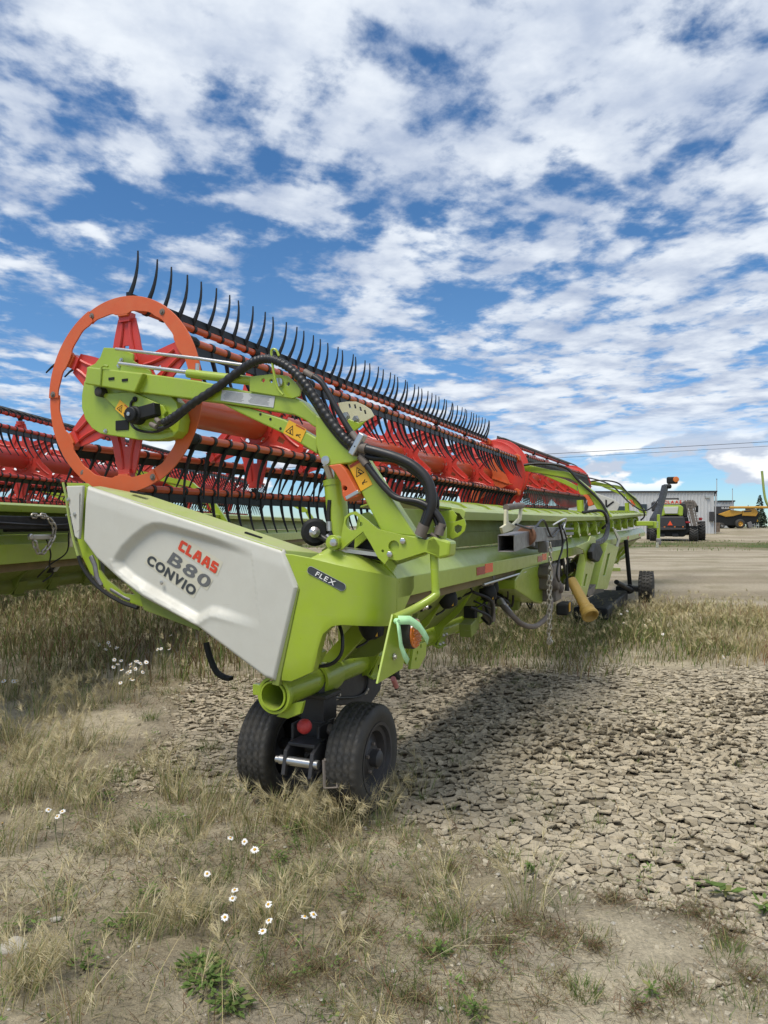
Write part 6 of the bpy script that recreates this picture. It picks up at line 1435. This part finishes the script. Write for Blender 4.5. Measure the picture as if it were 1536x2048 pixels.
def combine_side():
    s = 120/1450; gx0, gy0 = 1474, 1061.5
    def p(x, y): return ((x-gx0)*s, (gy0-y)*s)
    t = thing('combine_harvester', 'yellow and black combine parked side on beyond the building corner', 'combine', ((gx0-768)/1450*120, 120, gz(58, 120)), 0)
    def plate(name, mat, px, y0, y1, bev=0.05, par=t): return MB().prism([p(*q) for q in px], y0, y1, 'v').build(name, mat, par, bev)
    top = plate('grain_tank', M['trim'], [(1422, 1017), (1460, 1017), (1462, 1024), (1440, 1033), (1424, 1033)], 0, 3, .1)
    x = p(1443, 0)[0]
    for ch in 'CLAAS':
        me = text_mesh('letter', ch, M['white_print'], .36, .01, .02); l = link('letter', me, top); l.matrix_local = frame((x, -.02, p(0, 1022.2)[1]), (1, 0, 0), (0, -1, 0)); x += me['w']+.06
    plate('body', M['black'], [(1424, 1033), (1520, 1030), (1514, 1050), (1470, 1056), (1430, 1054)], .1, 3, .1)
    plate('side_panel', M['ochre'], [(1436, 1033), (1461, 1024), (1484, 1027), (1484, 1032), (1466, 1037), (1452, 1038.5)], -.08, .3, .08)
    plate('side_panel', M['ochre'], [(1484.3, 1026), (1512, 1022), (1516, 1030), (1512, 1037), (1484.3, 1036)], -.08, .3, .08)
    plate('dark_strip', M['trim'], [(1487, 1026.5), (1503, 1025), (1502, 1028), (1487, 1029)], -.1, -.07, .02)
    plate('cab', M['glass'], [(1505, 1019), (1514, 1022), (1519, 1032), (1514, 1038), (1506, 1036)], .3, 2.6, .15)
    MB().tube([(p(1458, 0)[0], -.3, p(0, 1019.5)[1]), (p(1560, 0)[0], -.3, p(0, 1019)[1])], .2, 12).build('unloading_auger', M['ochre'], t)
    plate('feeder_house', M['dark_metal'], [(1492, 1040), (1506, 1038), (1518, 1056), (1508, 1058)], .4, 2, .1)
    plate('front_mount', M['rusty'], [(1494, 1050), (1502, 1047), (1506, 1058), (1498, 1062)], -.1, .5, .05)
    for x_ in (1510, 1515, 1519): MB().box((p(x_, 0)[0], .3, .4), (.08, .08, 1.0)).build('stand_leg', M['steel'], t)
    plate('ladder_rail', M['steel'], [(1498, 1051), (1519, 1056), (1519, 1057), (1498, 1052)], .2, .3, 0)
    plate('yellow_tank', M['yellow'], [(1509, 1043), (1519, 1043), (1520, 1047), (1516, 1049), (1508, 1048)], .5, 1.3, .08)
    def wheel(px, r, rimmat, y=-.1):
        o = MB().lathe([(-.3, r*.5), (-.3, r*.85), (-.2, r), (.2, r), (.3, r*.85), (.3, r*.5)], (0, 0, 0), (0, 1, 0), 36).build('wheel', M['rubber'], t, loc=(p(px, 0)[0], y, r))
        MB().lathe([(-.27, 0), (-.24, r*.2), (-.12, r*.25), (-.22, r*.45), (-.30, r*.52), (.2, r*.5), (.2, 0)], (0, 0, 0), (0, 1, 0), 24).build('rim', rimmat, o)
    wheel(1442, .48, M['steel']); wheel(1479, .78, M['ochre']); wheel(1442, .48, M['steel'], 2.7); wheel(1479, .78, M['ochre'], 2.7)
    MB().tube([(p(1442, 0)[0], 0, .48), (p(1442, 0)[0], 2.7, .48)], .1, 8).tube([(p(1479, 0)[0], 0, .78), (p(1479, 0)[0], 2.7, .78)], .15, 8).build('axle', M['dark_metal'], t)
combine_side()
t = thing('wooden_fence', 'short wooden board fence at the corner of the metal building', 'fence', (45.9, 100, gz(46, 100)))
for k in range(3): MB().box((k*.3-.3, 0, .6), (.26, .06, 1.4)).build('board', M['wood'], t, .01)
for z in (.4, 1.3): MB().box((0, .07, z*.8), (.9, .06, .12)).build('rail', M['wood'], t)

# ================================================================== grass, weeds, flowers
class Blades:
    def __init__(s): s.P = []; s.C = []; s.F = []; s.n = 0; s.nf = []
    def add(s, x, y, h, w, lean, ang, col, z=None, curl=1.8, droop=0.25, face=None):
        x = np.asarray(x, float); n = len(x)
        if n == 0: return
        h = np.broadcast_to(h, n); w = np.broadcast_to(w, n); lean = np.broadcast_to(lean, n); ang = np.broadcast_to(ang, n)
        z = gz_ground(x, y) if z is None else z
        fa = rng.uniform(0, 2*np.pi, n) if face is None else face
        wx, wy = np.cos(fa), np.sin(fa); dx, dy = np.cos(ang), np.sin(ang)
        pts = []
        for t, k in ((0, 1), (.38, .9), (.72, .6)):
            cx = x+dx*lean*h*t**curl; cy = y+dy*lean*h*t**curl; cz = z+h*t*(1-droop*lean*t)-.004
            for sgn in (-1, 1): pts.append(np.stack([cx+sgn*wx*w*k/2, cy+sgn*wy*w*k/2, cz], -1))
        pts.append(np.stack([x+dx*lean*h, y+dy*lean*h, z+h*(1-droop*lean)], -1))
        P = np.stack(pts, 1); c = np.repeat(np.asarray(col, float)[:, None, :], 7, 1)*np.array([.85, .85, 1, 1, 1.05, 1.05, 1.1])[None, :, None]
        b = s.n+np.arange(n)[:, None]*7
        q = np.array([[0, 1, 3, 2], [2, 3, 5, 4]]); t3 = np.array([4, 5, 6])
        s.P.append(P.reshape(-1, 3)); s.C.append(c.reshape(-1, 3)); s.F.append(((b[:, None, :]+q[None]).reshape(-1, 4), b+t3[None])); s.n += n*7
    def tri(s, A, B, Cc, col):
        n = len(A)
        P = np.stack([A, B, Cc], 1).reshape(-1, 3); b = s.n+np.arange(n)[:, None]*3+np.arange(3)[None]
        s.P.append(P); s.C.append(np.repeat(col, 3, 0)); s.F.append((np.zeros((0, 4), int), b)); s.n += 3*n
    def build(s, name, label=None):
        P = np.concatenate(s.P); C = np.concatenate(s.C)
        q = np.concatenate([f[0] for f in s.F]); t = np.concatenate([f[1] for f in s.F])
        me = bpy.data.meshes.new(name); me.vertices.add(len(P)); me.vertices.foreach_set('co', P.astype(np.float32).reshape(-1))
        li = np.concatenate([q.reshape(-1), t.reshape(-1)]).astype(np.int32)
        me.loops.add(len(li)); me.loops.foreach_set('vertex_index', li)
        st = np.concatenate([np.arange(len(q))*4, len(q)*4+np.arange(len(t))*3]).astype(np.int32)
        me.polygons.add(len(st)); me.polygons.foreach_set('loop_start', st)
        a = me.attributes.new('Col', 'FLOAT_COLOR', 'POINT'); a.data.foreach_set('color', np.concatenate([C, np.ones((len(C), 1))], 1).astype(np.float32).reshape(-1))
        me.update(calc_edges=True); me.validate(); me.materials.append(M['grass'])
        return tag(link(name, me), label, kind='stuff')
def gz_ground(x, y): return ground_z(x, y)+(fbm(np.asarray(x)*0.7, np.asarray(y)*0.7, 3, 3)-0.5)*0.05
STRAW = np.array((.47, .39, .20)); PALE = np.array((.57, .50, .31)); GREEN = np.array((.12, .185, .045)); OLIVE = np.array((.22, .22, .08)); BROWN = np.array((.17, .13, .07)); RUST = np.array((.20, .11, .06))
def pick(n, cols, wts, var=.18):
    c = np.array(cols)[rng.choice(len(cols), n, p=np.array(wts)/sum(wts))]
    return c*(1+rng.normal(0, var, (n, 1))).clip(.5, 1.6)
def scatter(n, x0, x1, y0, y1, dens):
    x = rng.uniform(x0, x1, n); y = rng.uniform(y0, y1, n); k = rng.random(n) < dens(x, y); return x[k], y[k]
def in_view(x, y, m=.6): return np.abs(x) < .545*y+m
def foxtails(B, x, y, h, lean, ang, size=.06):
    """bristly seed heads at the tips of stems"""
    n = len(x); z = gz_ground(x, y); k = 20
    tx = x+np.cos(ang)*lean*h; ty = y+np.sin(ang)*lean*h; tz = z+h*(1-.25*lean)
    for i in range(k):
        f = rng.random(n); a2 = ang+rng.normal(0, .45, n); el = rng.normal(.35, .45, n)-lean*.5
        ln = size*rng.uniform(.7, 1.3, n)
        bx = tx-np.cos(ang)*f*size*.6*lean; by = ty-np.sin(ang)*f*size*.6*lean; bz = tz-f*size*.7*(1-.5*lean)
        ex = bx+np.cos(a2)*np.cos(el)*ln; ey = by+np.sin(a2)*np.cos(el)*ln; ez = bz+np.sin(el)*ln+ln*.25
        w = .0011+.0004*y/4
        A = np.stack([bx-w, by, bz], -1); Bb = np.stack([bx+w, by, bz+w], -1)
        B.tri(A, Bb, np.stack([ex, ey, ez], -1), pick(n, (PALE, STRAW), (3, 1), .1))
# --- tall weeds beneath the second header and behind the first
B = Blades()
def dl(x, y): return in_view(x, y)*np.clip(sstep(6.6, 8.2, y+(fbm(x*.8, y*.8, 61, 3)-.5)*2.5)*sstep(-.9, -1.9, x+(fbm(x, y, 62, 3)-.5)*2-(y-8)*.10), 0, 1)*(.35+.65*sstep(.35, .6, fbm(x*1.4, y*1.4, 63, 3)))
x, y = scatter(60000, -13, 1.5, 6.4, 21, dl); n = len(x)
tall = sstep(9, 13, y)
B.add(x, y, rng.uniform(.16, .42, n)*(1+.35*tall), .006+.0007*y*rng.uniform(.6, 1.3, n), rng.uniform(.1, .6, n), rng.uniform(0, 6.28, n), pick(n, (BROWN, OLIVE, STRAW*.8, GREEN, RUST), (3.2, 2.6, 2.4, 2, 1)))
k = rng.random(n) < .08; foxtails(B, x[k], y[k], rng.uniform(.3, .5, k.sum()), rng.uniform(.2, .6, k.sum()), rng.uniform(0, 6.28, k.sum()), .06)
def dr(x, y):
    e = (fbm(x*.9, y*.9, 65, 3)-.5)
    return in_view(x, y)*sstep(8.1, 9.0, y+e*1.6-.02*(x-3))*sstep(15.4, 13.6, y+e*1.8)*(.3+.7*sstep(.3, .55, fbm(x*1.7, y*1.7, 66, 3)))*sstep(-1.2, .2, x)
x, y = scatter(48000, -1.5, 10, 7.6, 15.8, dr); n = len(x)
tan = sstep(.4, .62, fbm(x*.7+9, y*.7, 67, 3)+.02*(x-3))
c1 = pick(n, (OLIVE, GREEN, BROWN, STRAW*.9), (3, 2.4, 1.5, 1.6)); c2 = pick(n, (STRAW, PALE*.9, OLIVE, RUST*1.3), (3, 1.3, 1, 1))
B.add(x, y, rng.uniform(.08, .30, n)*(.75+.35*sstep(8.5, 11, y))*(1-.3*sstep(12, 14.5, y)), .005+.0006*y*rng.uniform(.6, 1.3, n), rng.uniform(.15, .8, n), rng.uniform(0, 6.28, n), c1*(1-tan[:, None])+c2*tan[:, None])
k = rng.random(n) < .07; foxtails(B, x[k], y[k], rng.uniform(.22, .38, k.sum()), rng.uniform(.2, .7, k.sum()), rng.uniform(0, 6.28, k.sum()), .06)
x, y = scatter(9000, -30, 40, 48, 73, lambda x, y: in_view(x, y)*sstep(.4, .6, fbm(x*.25, y*.3, 68, 3))); n = len(x)
B.add(x, y, rng.uniform(.08, .22, n), .05, .3, rng.uniform(0, 6.28, n), pick(n, (GREEN, OLIVE, STRAW*.6), (4, 2, 1)))
B.build('tall_weeds', 'tall dry brown and olive weeds beneath and behind the headers')
# --- foreground tufts
B = Blades()
def tuft(cx, cy, nb, h, rad, cols, wts, lean=(.15, .75), w=.0032, fox=0.0, wind=None):
    nb = max(6, int(nb*rng.uniform(.5, .95))); h = h*rng.uniform(.7, 1.02); rad = rad*rng.uniform(.8, 1.5)
    r = rad*np.sqrt(rng.random(nb)); a = rng.uniform(0, 6.28, nb); x = cx+r*np.cos(a); y = cy+r*np.sin(a)
    hh = h*rng.uniform(.45, 1.1, nb); ln = rng.uniform(*lean, nb); an = a+rng.normal(0, .7, nb)
    if wind is not None: an = np.where(rng.random(nb) < .5, wind+rng.normal(0, .5, nb), an)
    B.add(x, y, hh, w*rng.uniform(.7, 1.3, nb), ln, an, pick(nb, cols, wts), curl=1.7)
    if fox:
        k = rng.random(nb) < fox
        foxtails(B, x[k], y[k], hh[k], ln[k], an[k], .068)
def gp(px, py): Y = 1450*1.65/(py-1052); return (px-768)/1450*Y, Y
DRY = ((STRAW, PALE, OLIVE*1.2, GREEN*1.2), (3.6, 2.2, 2.0, 1.6)); GRN = ((GREEN, OLIVE, GREEN*1.25, STRAW), (4, 2, 2, .8))
# left side: dry clumps with bristly heads
for px, py, nb, h, f in ((150, 1610, 170, .34, .25), (120, 1560, 140, .32, .2), (40, 1600, 190, .36, .2), (190, 1640, 90, .22, .1), (440, 1630, 150, .32, .08), (410, 1600, 110, .30, .05), (20, 1480, 200, .40, .2), (80, 1440, 200, .42, .22), (160, 1420, 150, .40, .2), (230, 1400, 110, .36, .15),
                         (60, 1520, 160, .38, .25), (130, 1500, 140, .36, .3), (200, 1500, 90, .30, .15), (10, 1400, 200, .45, .2), (100, 1380, 190, .45, .2), (180, 1360, 140, .42, .15), (330, 1840, 150, .20, .3), (280, 1860, 130, .18, .1), (380, 1850, 120, .19, .25), (540, 1850, 150, .20, .12), (570, 1830, 110, .20, .1),
                         (600, 1650, 160, .26, .3), (690, 1640, 150, .26, .3), (640, 1670, 130, .22, .2), (560, 1640, 140, .28, .2), (740, 1630, 100, .26, .25), (500, 1650, 100, .24, .1), (890, 1830, 110, .27, .06), (885, 1770, 60, .25, .1), (60, 1960, 200, .20, .12), (20, 1990, 150, .20, .08), (110, 1920, 100, .16, .1), (30, 1700, 120, .24, .15), (330, 1720, 80, .16, .3),
                         (350, 1560, 80, .24, .25), (310, 1540, 70, .26, .3), (460, 1950, 70, .14, .1), (700, 1900, 60, .12, .1), (250, 1700, 60, .15, .2), (620, 1780, 80, .17, .15), (700, 1750, 60, .2, .1)):
    x, y = gp(px, py); tuft(x, y, nb, h, .10 if h < .3 else .14, *DRY, fox=f, wind=rng.choice([0.2, .6, 3.0]))
for px, py, nb, h in ((300, 1660, 120, .10), (245, 1560, 130, .14), (180, 1700, 90, .08), (420, 1500, 90, .12), (300, 1440, 120, .14), (590, 1760, 120, .09), (640, 1740, 100, .08), (790, 1650, 120, .10), (820, 1680, 110, .09), (780, 1765, 100, .08), (880, 1845, 200, .09), (560, 1760, 120, .10), (440, 1760, 140, .09), (480, 1720, 120, .09),
                      (1130, 1810, 90, .07), (1000, 1835, 60, .05), (1190, 1870, 70, .06), (1450, 1915, 110, .07), (985, 1900, 60, .05), (1170, 1990, 220, .08), (690, 2000, 90, .05), (780, 1990, 70, .05), (920, 2030, 150, .06), (840, 1985, 50, .04), (1380, 1990, 120, .06), (1320, 1960, 60, .05), (1500, 2010, 100, .06), (880, 1905, 110, .05), (1080, 1960, 60, .05), (620, 2010, 90, .06), (1310, 1800, 50, .06), (1460, 1900, 80, .06), (830, 1890, 60, .06), (980, 1990, 60, .05), (1240, 1950, 60, .05), (340, 1960, 90, .06), (540, 1960, 90, .07), (200, 1980, 70, .06)):
    x, y = gp(px, py); tuft(x, y, nb, h, .045+.3*h, *GRN, lean=(.2, 1.0), w=.0026)
# random dry and green tufts following the weedy mask
x, y = scatter(330, -3.2, 2.4, 2.3, 8.5, lambda x, y: in_view(x, y, .2)*(veg_mask(x, y)*.9+.05)*(1-.75*mud_mask(x, y)))
for a, b_ in zip(x, y):
    if rng.random() < .58: tuft(a, b_, int(rng.uniform(30, 80)), rng.uniform(.07, .2), rng.uniform(.04, .1), *GRN, lean=(.2, 1.0), w=.0026)
    else: tuft(a, b_, int(rng.uniform(25, 90)), rng.uniform(.12, .32), rng.uniform(.05, .12), *DRY, fox=.12, w=.0028)
x, y = scatter(190, -.6, 3, 2.3, 8.5, lambda x, y: in_view(x, y, .2)*.8)
for a, b_ in zip(x, y): tuft(a, b_, int(rng.uniform(12, 40)), rng.uniform(.03, .09), rng.uniform(.02, .06), *(GRN if rng.random() < .6 else DRY), lean=(.2, 1.1), w=.0024)
# single long straws lying and standing
x, y = scatter(1500, -3, 2.6, 2.2, 7.5, lambda x, y: in_view(x, y, .2)*(.25+.75*veg_mask(x, y))*(1-.6*mud_mask(x, y))); n = len(x)
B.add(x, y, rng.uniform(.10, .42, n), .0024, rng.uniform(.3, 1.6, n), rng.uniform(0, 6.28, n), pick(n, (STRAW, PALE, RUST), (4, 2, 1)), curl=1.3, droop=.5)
B.build('grass_tufts', 'dry straw coloured and green grass tufts with bristly seed heads')
# --- low dead weeds and litter
B = Blades()
x, y = scatter(90000, -3.4, 3.4, 2.15, 8.0, lambda x, y: in_view(x, y, .2)*np.clip(veg_mask(x, y)*sstep(.33, .56, fbm(x*2.4, y*2.4, 71, 4))+1.0*sstep(.50, .60, fbm(x*2.1, y*2.1, 72, 4))*sstep(4.6, 3.6, y), 0, 1)*(1-.8*mud_mask(x, y))); n = len(x)
B.add(x, y, rng.uniform(.012, .075, n), .0022+.0004*y, rng.uniform(.4, 2.2, n), rng.uniform(0, 6.28, n), pick(n, (BROWN, OLIVE*.9, RUST, STRAW*.8, GREEN), (4, 2, 1.8, 1.4, 1.2)), curl=1.2, droop=.35)
# tangled dead weeds in the right foreground
for px, py, r_ in ((1050, 1850, .16), (1000, 1885, .12), (1110, 1875, .13), (1390, 1830, .14), (900, 1735, .10), (1080, 2010, .16), (1270, 2015, .14), (1450, 1875, .12), (970, 1965, .10), (1190, 1895, .10), (830, 1995, .12), (1350, 1985, .10), (1500, 1960, .12), (800, 1790, .12), (1230, 1800, .10), (860, 1900, .08), (1120, 1960, .10), (640, 1930, .14), (560, 1960, .12), (730, 1860, .14)):
    cx, cy = gp(px, py); n = int(2600*r_); r = r_*np.abs(rng.normal(0, .55, n)); a = rng.uniform(0, 6.28, n)
    B.add(cx+1.3*r*np.cos(a), cy+r*np.sin(a), rng.uniform(.012, .065, n), .0022, rng.uniform(.4, 2.4, n), rng.uniform(0, 6.28, n), pick(n, (BROWN*.75, RUST, OLIVE*.8, STRAW*.7, GREEN), (5, 2.5, 1.4, 1.2, .8)), curl=1.2, droop=.35)
# broad small leaves
def leaves(px, py, nl, size, rad, tone=1.0):
    cx, cy = gp(px, py); a = rng.uniform(0, 6.28, nl); r = rad*rng.uniform(.05, 1, nl); s = size*rng.uniform(.6, 1.3, nl)
    x = cx+r*np.cos(a); y = cy+r*np.sin(a); z = gz_ground(x, y)+rng.uniform(.008, .05, nl)
    d = np.stack([np.cos(a), np.sin(a), rng.normal(.15, .3, nl)], -1); sd = np.stack([-np.sin(a), np.cos(a), rng.normal(0, .3, nl)], -1)
    c = np.stack([x, y, z], -1); col = pick(nl, (GREEN*tone, GREEN*.8*tone, OLIVE*tone), (3, 2, 1), .15)
    A, T = c-d*s[:, None], c+d*s[:, None]; L_, R_ = c+sd*(s*.42)[:, None], c-sd*(s*.42)[:, None]
    B.tri(A, L_, T, col); B.tri(A, T, R_, col*1.1)
for px, py, nl, sz, rd in ((420, 1965, 150, .016, .10), (400, 1930, 110, .016, .09), (560, 1720, 70, .012, .06), (300, 1790, 60, .013, .07), (250, 1850, 70, .014, .09), (170, 1935, 50, .014, .08), (460, 2010, 90, .018, .08), (880, 1905, 60, .012, .05), (1060, 1745, 20, .02, .04), (1450, 1790, 18, .03, .06), (950, 2030, 50, .012, .05), (1300, 2000, 40, .012, .06), (590, 1660, 60, .014, .08), (350, 1640, 60, .013, .1), (210, 1600, 60, .014, .1), (700, 1800, 40, .012, .07), (50, 1850, 50, .014, .08), (1530, 1830, 40, .02, .1)):
    leaves(px, py, nl, sz, rd)
x, y = scatter(900, -3, 1.5, 2.3, 7, lambda x, y: in_view(x, y, .2)*veg_mask(x, y)*.5)
for a, b_ in zip(x[:220], y[:220]): leaves(a/b_*1450+768, 1052+1450*1.65/b_, 12, .010, .05, rng.uniform(.8, 1.3))
B.build('ground_litter', 'low brown matted weeds and small leaves on the dry soil')
# --- pebbles
mb = MB(); rd = random.Random(9)
for k in range(420):
    y_ = 2.2+2.6*rd.random()**1.3; x_ = rd.uniform(-.54, .54)*y_; s_ = rd.uniform(.003, .010)*(1.5 if rd.random() < .08 else 1)
    z_ = float(gz_ground(np.array([x_]), np.array([y_]))[0])+s_*.25; q = Matrix.Rotation(rd.uniform(0, 6), 3, 'Z')
    vs = [q @ Vector((s_*1.2*rd.uniform(.7, 1.2), 0, 0)), q @ Vector((0, s_*rd.uniform(.7, 1.2), 0)), q @ Vector((-s_*rd.uniform(.8, 1.2), 0, 0)), q @ Vector((0, -s_*rd.uniform(.7, 1.2), 0)), Vector((0, 0, s_*.7)), Vector((0, 0, -s_*.7))]
    mb.add([v+Vector((x_, y_, z_)) for v in vs], [(0, 1, 4), (1, 2, 4), (2, 3, 4), (3, 0, 4), (1, 0, 5), (2, 1, 5), (3, 2, 5), (0, 3, 5)], True)
tag(mb.build('pebbles', M['stone']), 'small pale pebbles scattered over the soil', kind='stuff')
def stone(px, py, s_, label):
    x_, y_ = gp(px, py); bm = bmesh.new(); bmesh.ops.create_icosphere(bm, subdivisions=3, radius=1)
    for v in bm.verts:
        k = .75+.5*float(vnoise(v.co.x*1.7+px, v.co.y*1.7+v.co.z*1.3, 5)); v.co = Vector((v.co.x*1.5, v.co.y, v.co.z*.7))*k*s_
    me = bpy.data.meshes.new('stone'); bm.to_mesh(me); bm.free(); me.materials.append(M['stone'])
    for p in me.polygons: p.use_smooth = True
    tag(link('stone', me, loc=(x_, y_, float(gz_ground(np.array([x_]), np.array([y_]))[0])+s_*.2)), label, 'stone')
stone(26, 1892, .040, 'pale rounded stone lying at the lower left edge')
stone(112, 1834, .016, 'small pale stone in the weeds above the larger stone')
# --- daisies
def daisy(px, py, zh, size, label, group, tilt=0.0, simple=False):
    Y = 1450*(1.65-zh)/(py-1052); X = (px-768)/1450*Y; g = float(gz_ground(np.array([X]), np.array([Y]))[0])
    rd = random.Random(int(px*31+py)); hh = max(.05, zh-g)
    t = thing('daisy', label, 'flower', (X, Y, g), rd.uniform(0, 6), group)
    top = Vector((rd.uniform(-.01, .01), rd.uniform(-.01, .01), hh))
    MB().tube(smooth([(0.03*rd.uniform(-1, 1), .03*rd.uniform(-1, 1), -.01), (0.0, 0.0, hh*.55), top], 4), .0016, 5).build('stem', M['stem'], t)
    tx = Matrix.Rotation(-.35+rd.gauss(0, .35), 3, 'X') @ Matrix.Rotation(rd.gauss(0, .35), 3, 'Y')
    tx = Matrix.Rotation(-t.rotation_euler.z, 3, 'Z') @ Matrix.Rotation(.55+rd.gauss(0, .3), 3, 'X') @ Matrix.Rotation(rd.gauss(0, .4), 3, 'Y')
    np_ = 13
    mb = MB()
    for k in range(np_):
        a = 2*math.pi*k/np_+rd.gauss(0, .07); c, s_ = math.cos(a), math.sin(a); dr = rd.uniform(-.35, .05); L_ = size*rd.uniform(.85, 1.1); w = size*.19
        def q(r, o, z): return top+tx @ Vector((c*r-s_*o, s_*r+c*o, z))
        mb.add([q(size*.22, -w*.5, 0), q(size*.22, w*.5, 0), q(L_*.7, w, dr*size*.3), q(L_, 0, dr*size*.6), q(L_*.7, -w, dr*size*.3)], [(0, 1, 2, 3, 4)])
    mb.build('petals', M['petal'], t)
    MB().lathe([(-.002, size*.34), (size*.10, size*.33), (size*.24, size*.2), (size*.28, 0)], top, tx @ Vector((0, 0, 1)), 12).build('flower_centre', M['disc'], t)
D = [(463, 1677, 'daisy left in the row of three below the left tyre'), (489, 1685, 'middle daisy of the row of three below the left tyre'), (511, 1697, 'largest daisy, right end of the row of three below the left tyre'), (419, 1747, 'single daisy standing alone left of the row of three'),
     (471, 1779, 'upper of two daisies one above the other in mid foreground'), (467, 1795, 'lower of two daisies one above the other in mid foreground'), (537, 1807, 'daisy at the top of the straw tuft in the foreground'), (535, 1840, 'daisy halfway down the straw tuft in the foreground'), (525, 1862, 'lowest daisy, drooping petals, below the straw tuft'),
     (606, 1834, 'wide open daisy on the right of the straw tuft'), (628, 1829, 'small half closed daisy right beside the wide open one'), (446, 1834, 'pale small daisy left of the straw tuft'), (95, 1619, 'daisy left in the trio at the left edge'), (111, 1633, 'lower middle daisy in the trio at the left edge'), (127, 1623, 'right daisy in the trio at the left edge'), (9, 1646, 'daisy cut by the left picture edge')]
for px, py, lb_ in D: daisy(px, py, .13 if py > 1700 else .17, .017 if px != 511 else .021, 'white '+lb_, 'white daisies in the foreground grass')
rd = random.Random(4)
for k in range(34):
    px, py = (rd.gauss(255, 24), rd.gauss(1338, 16)) if k < 20 else (rd.gauss(225, 14), rd.gauss(1293, 4)) if k < 26 else (rd.uniform(300, 350), rd.uniform(1258, 1300)) if k < 30 else (rd.uniform(5, 70), rd.uniform(1360, 1370))
    daisy(px, py, rd.uniform(.2, .34), .022, 'small white daisy in the '+('dense clump left of the twin wheels' if k < 20 else 'short row above the dense clump of daisies' if k < 26 else 'scatter of daisies close under the white panel' if k < 30 else 'sparse patch at the left edge beside the tall straw'), 'far white daisies under the headers')
for px, py in ((877, 1293), (1242, 1228), (1255, 1222), (1290, 1250), (1447, 1314), (1247, 1245), (1300, 1240), (1325, 1268)):
    daisy(px, py, .25, .022, 'small white daisy in the weeds behind the cracked mud', 'white daisies behind the mud')
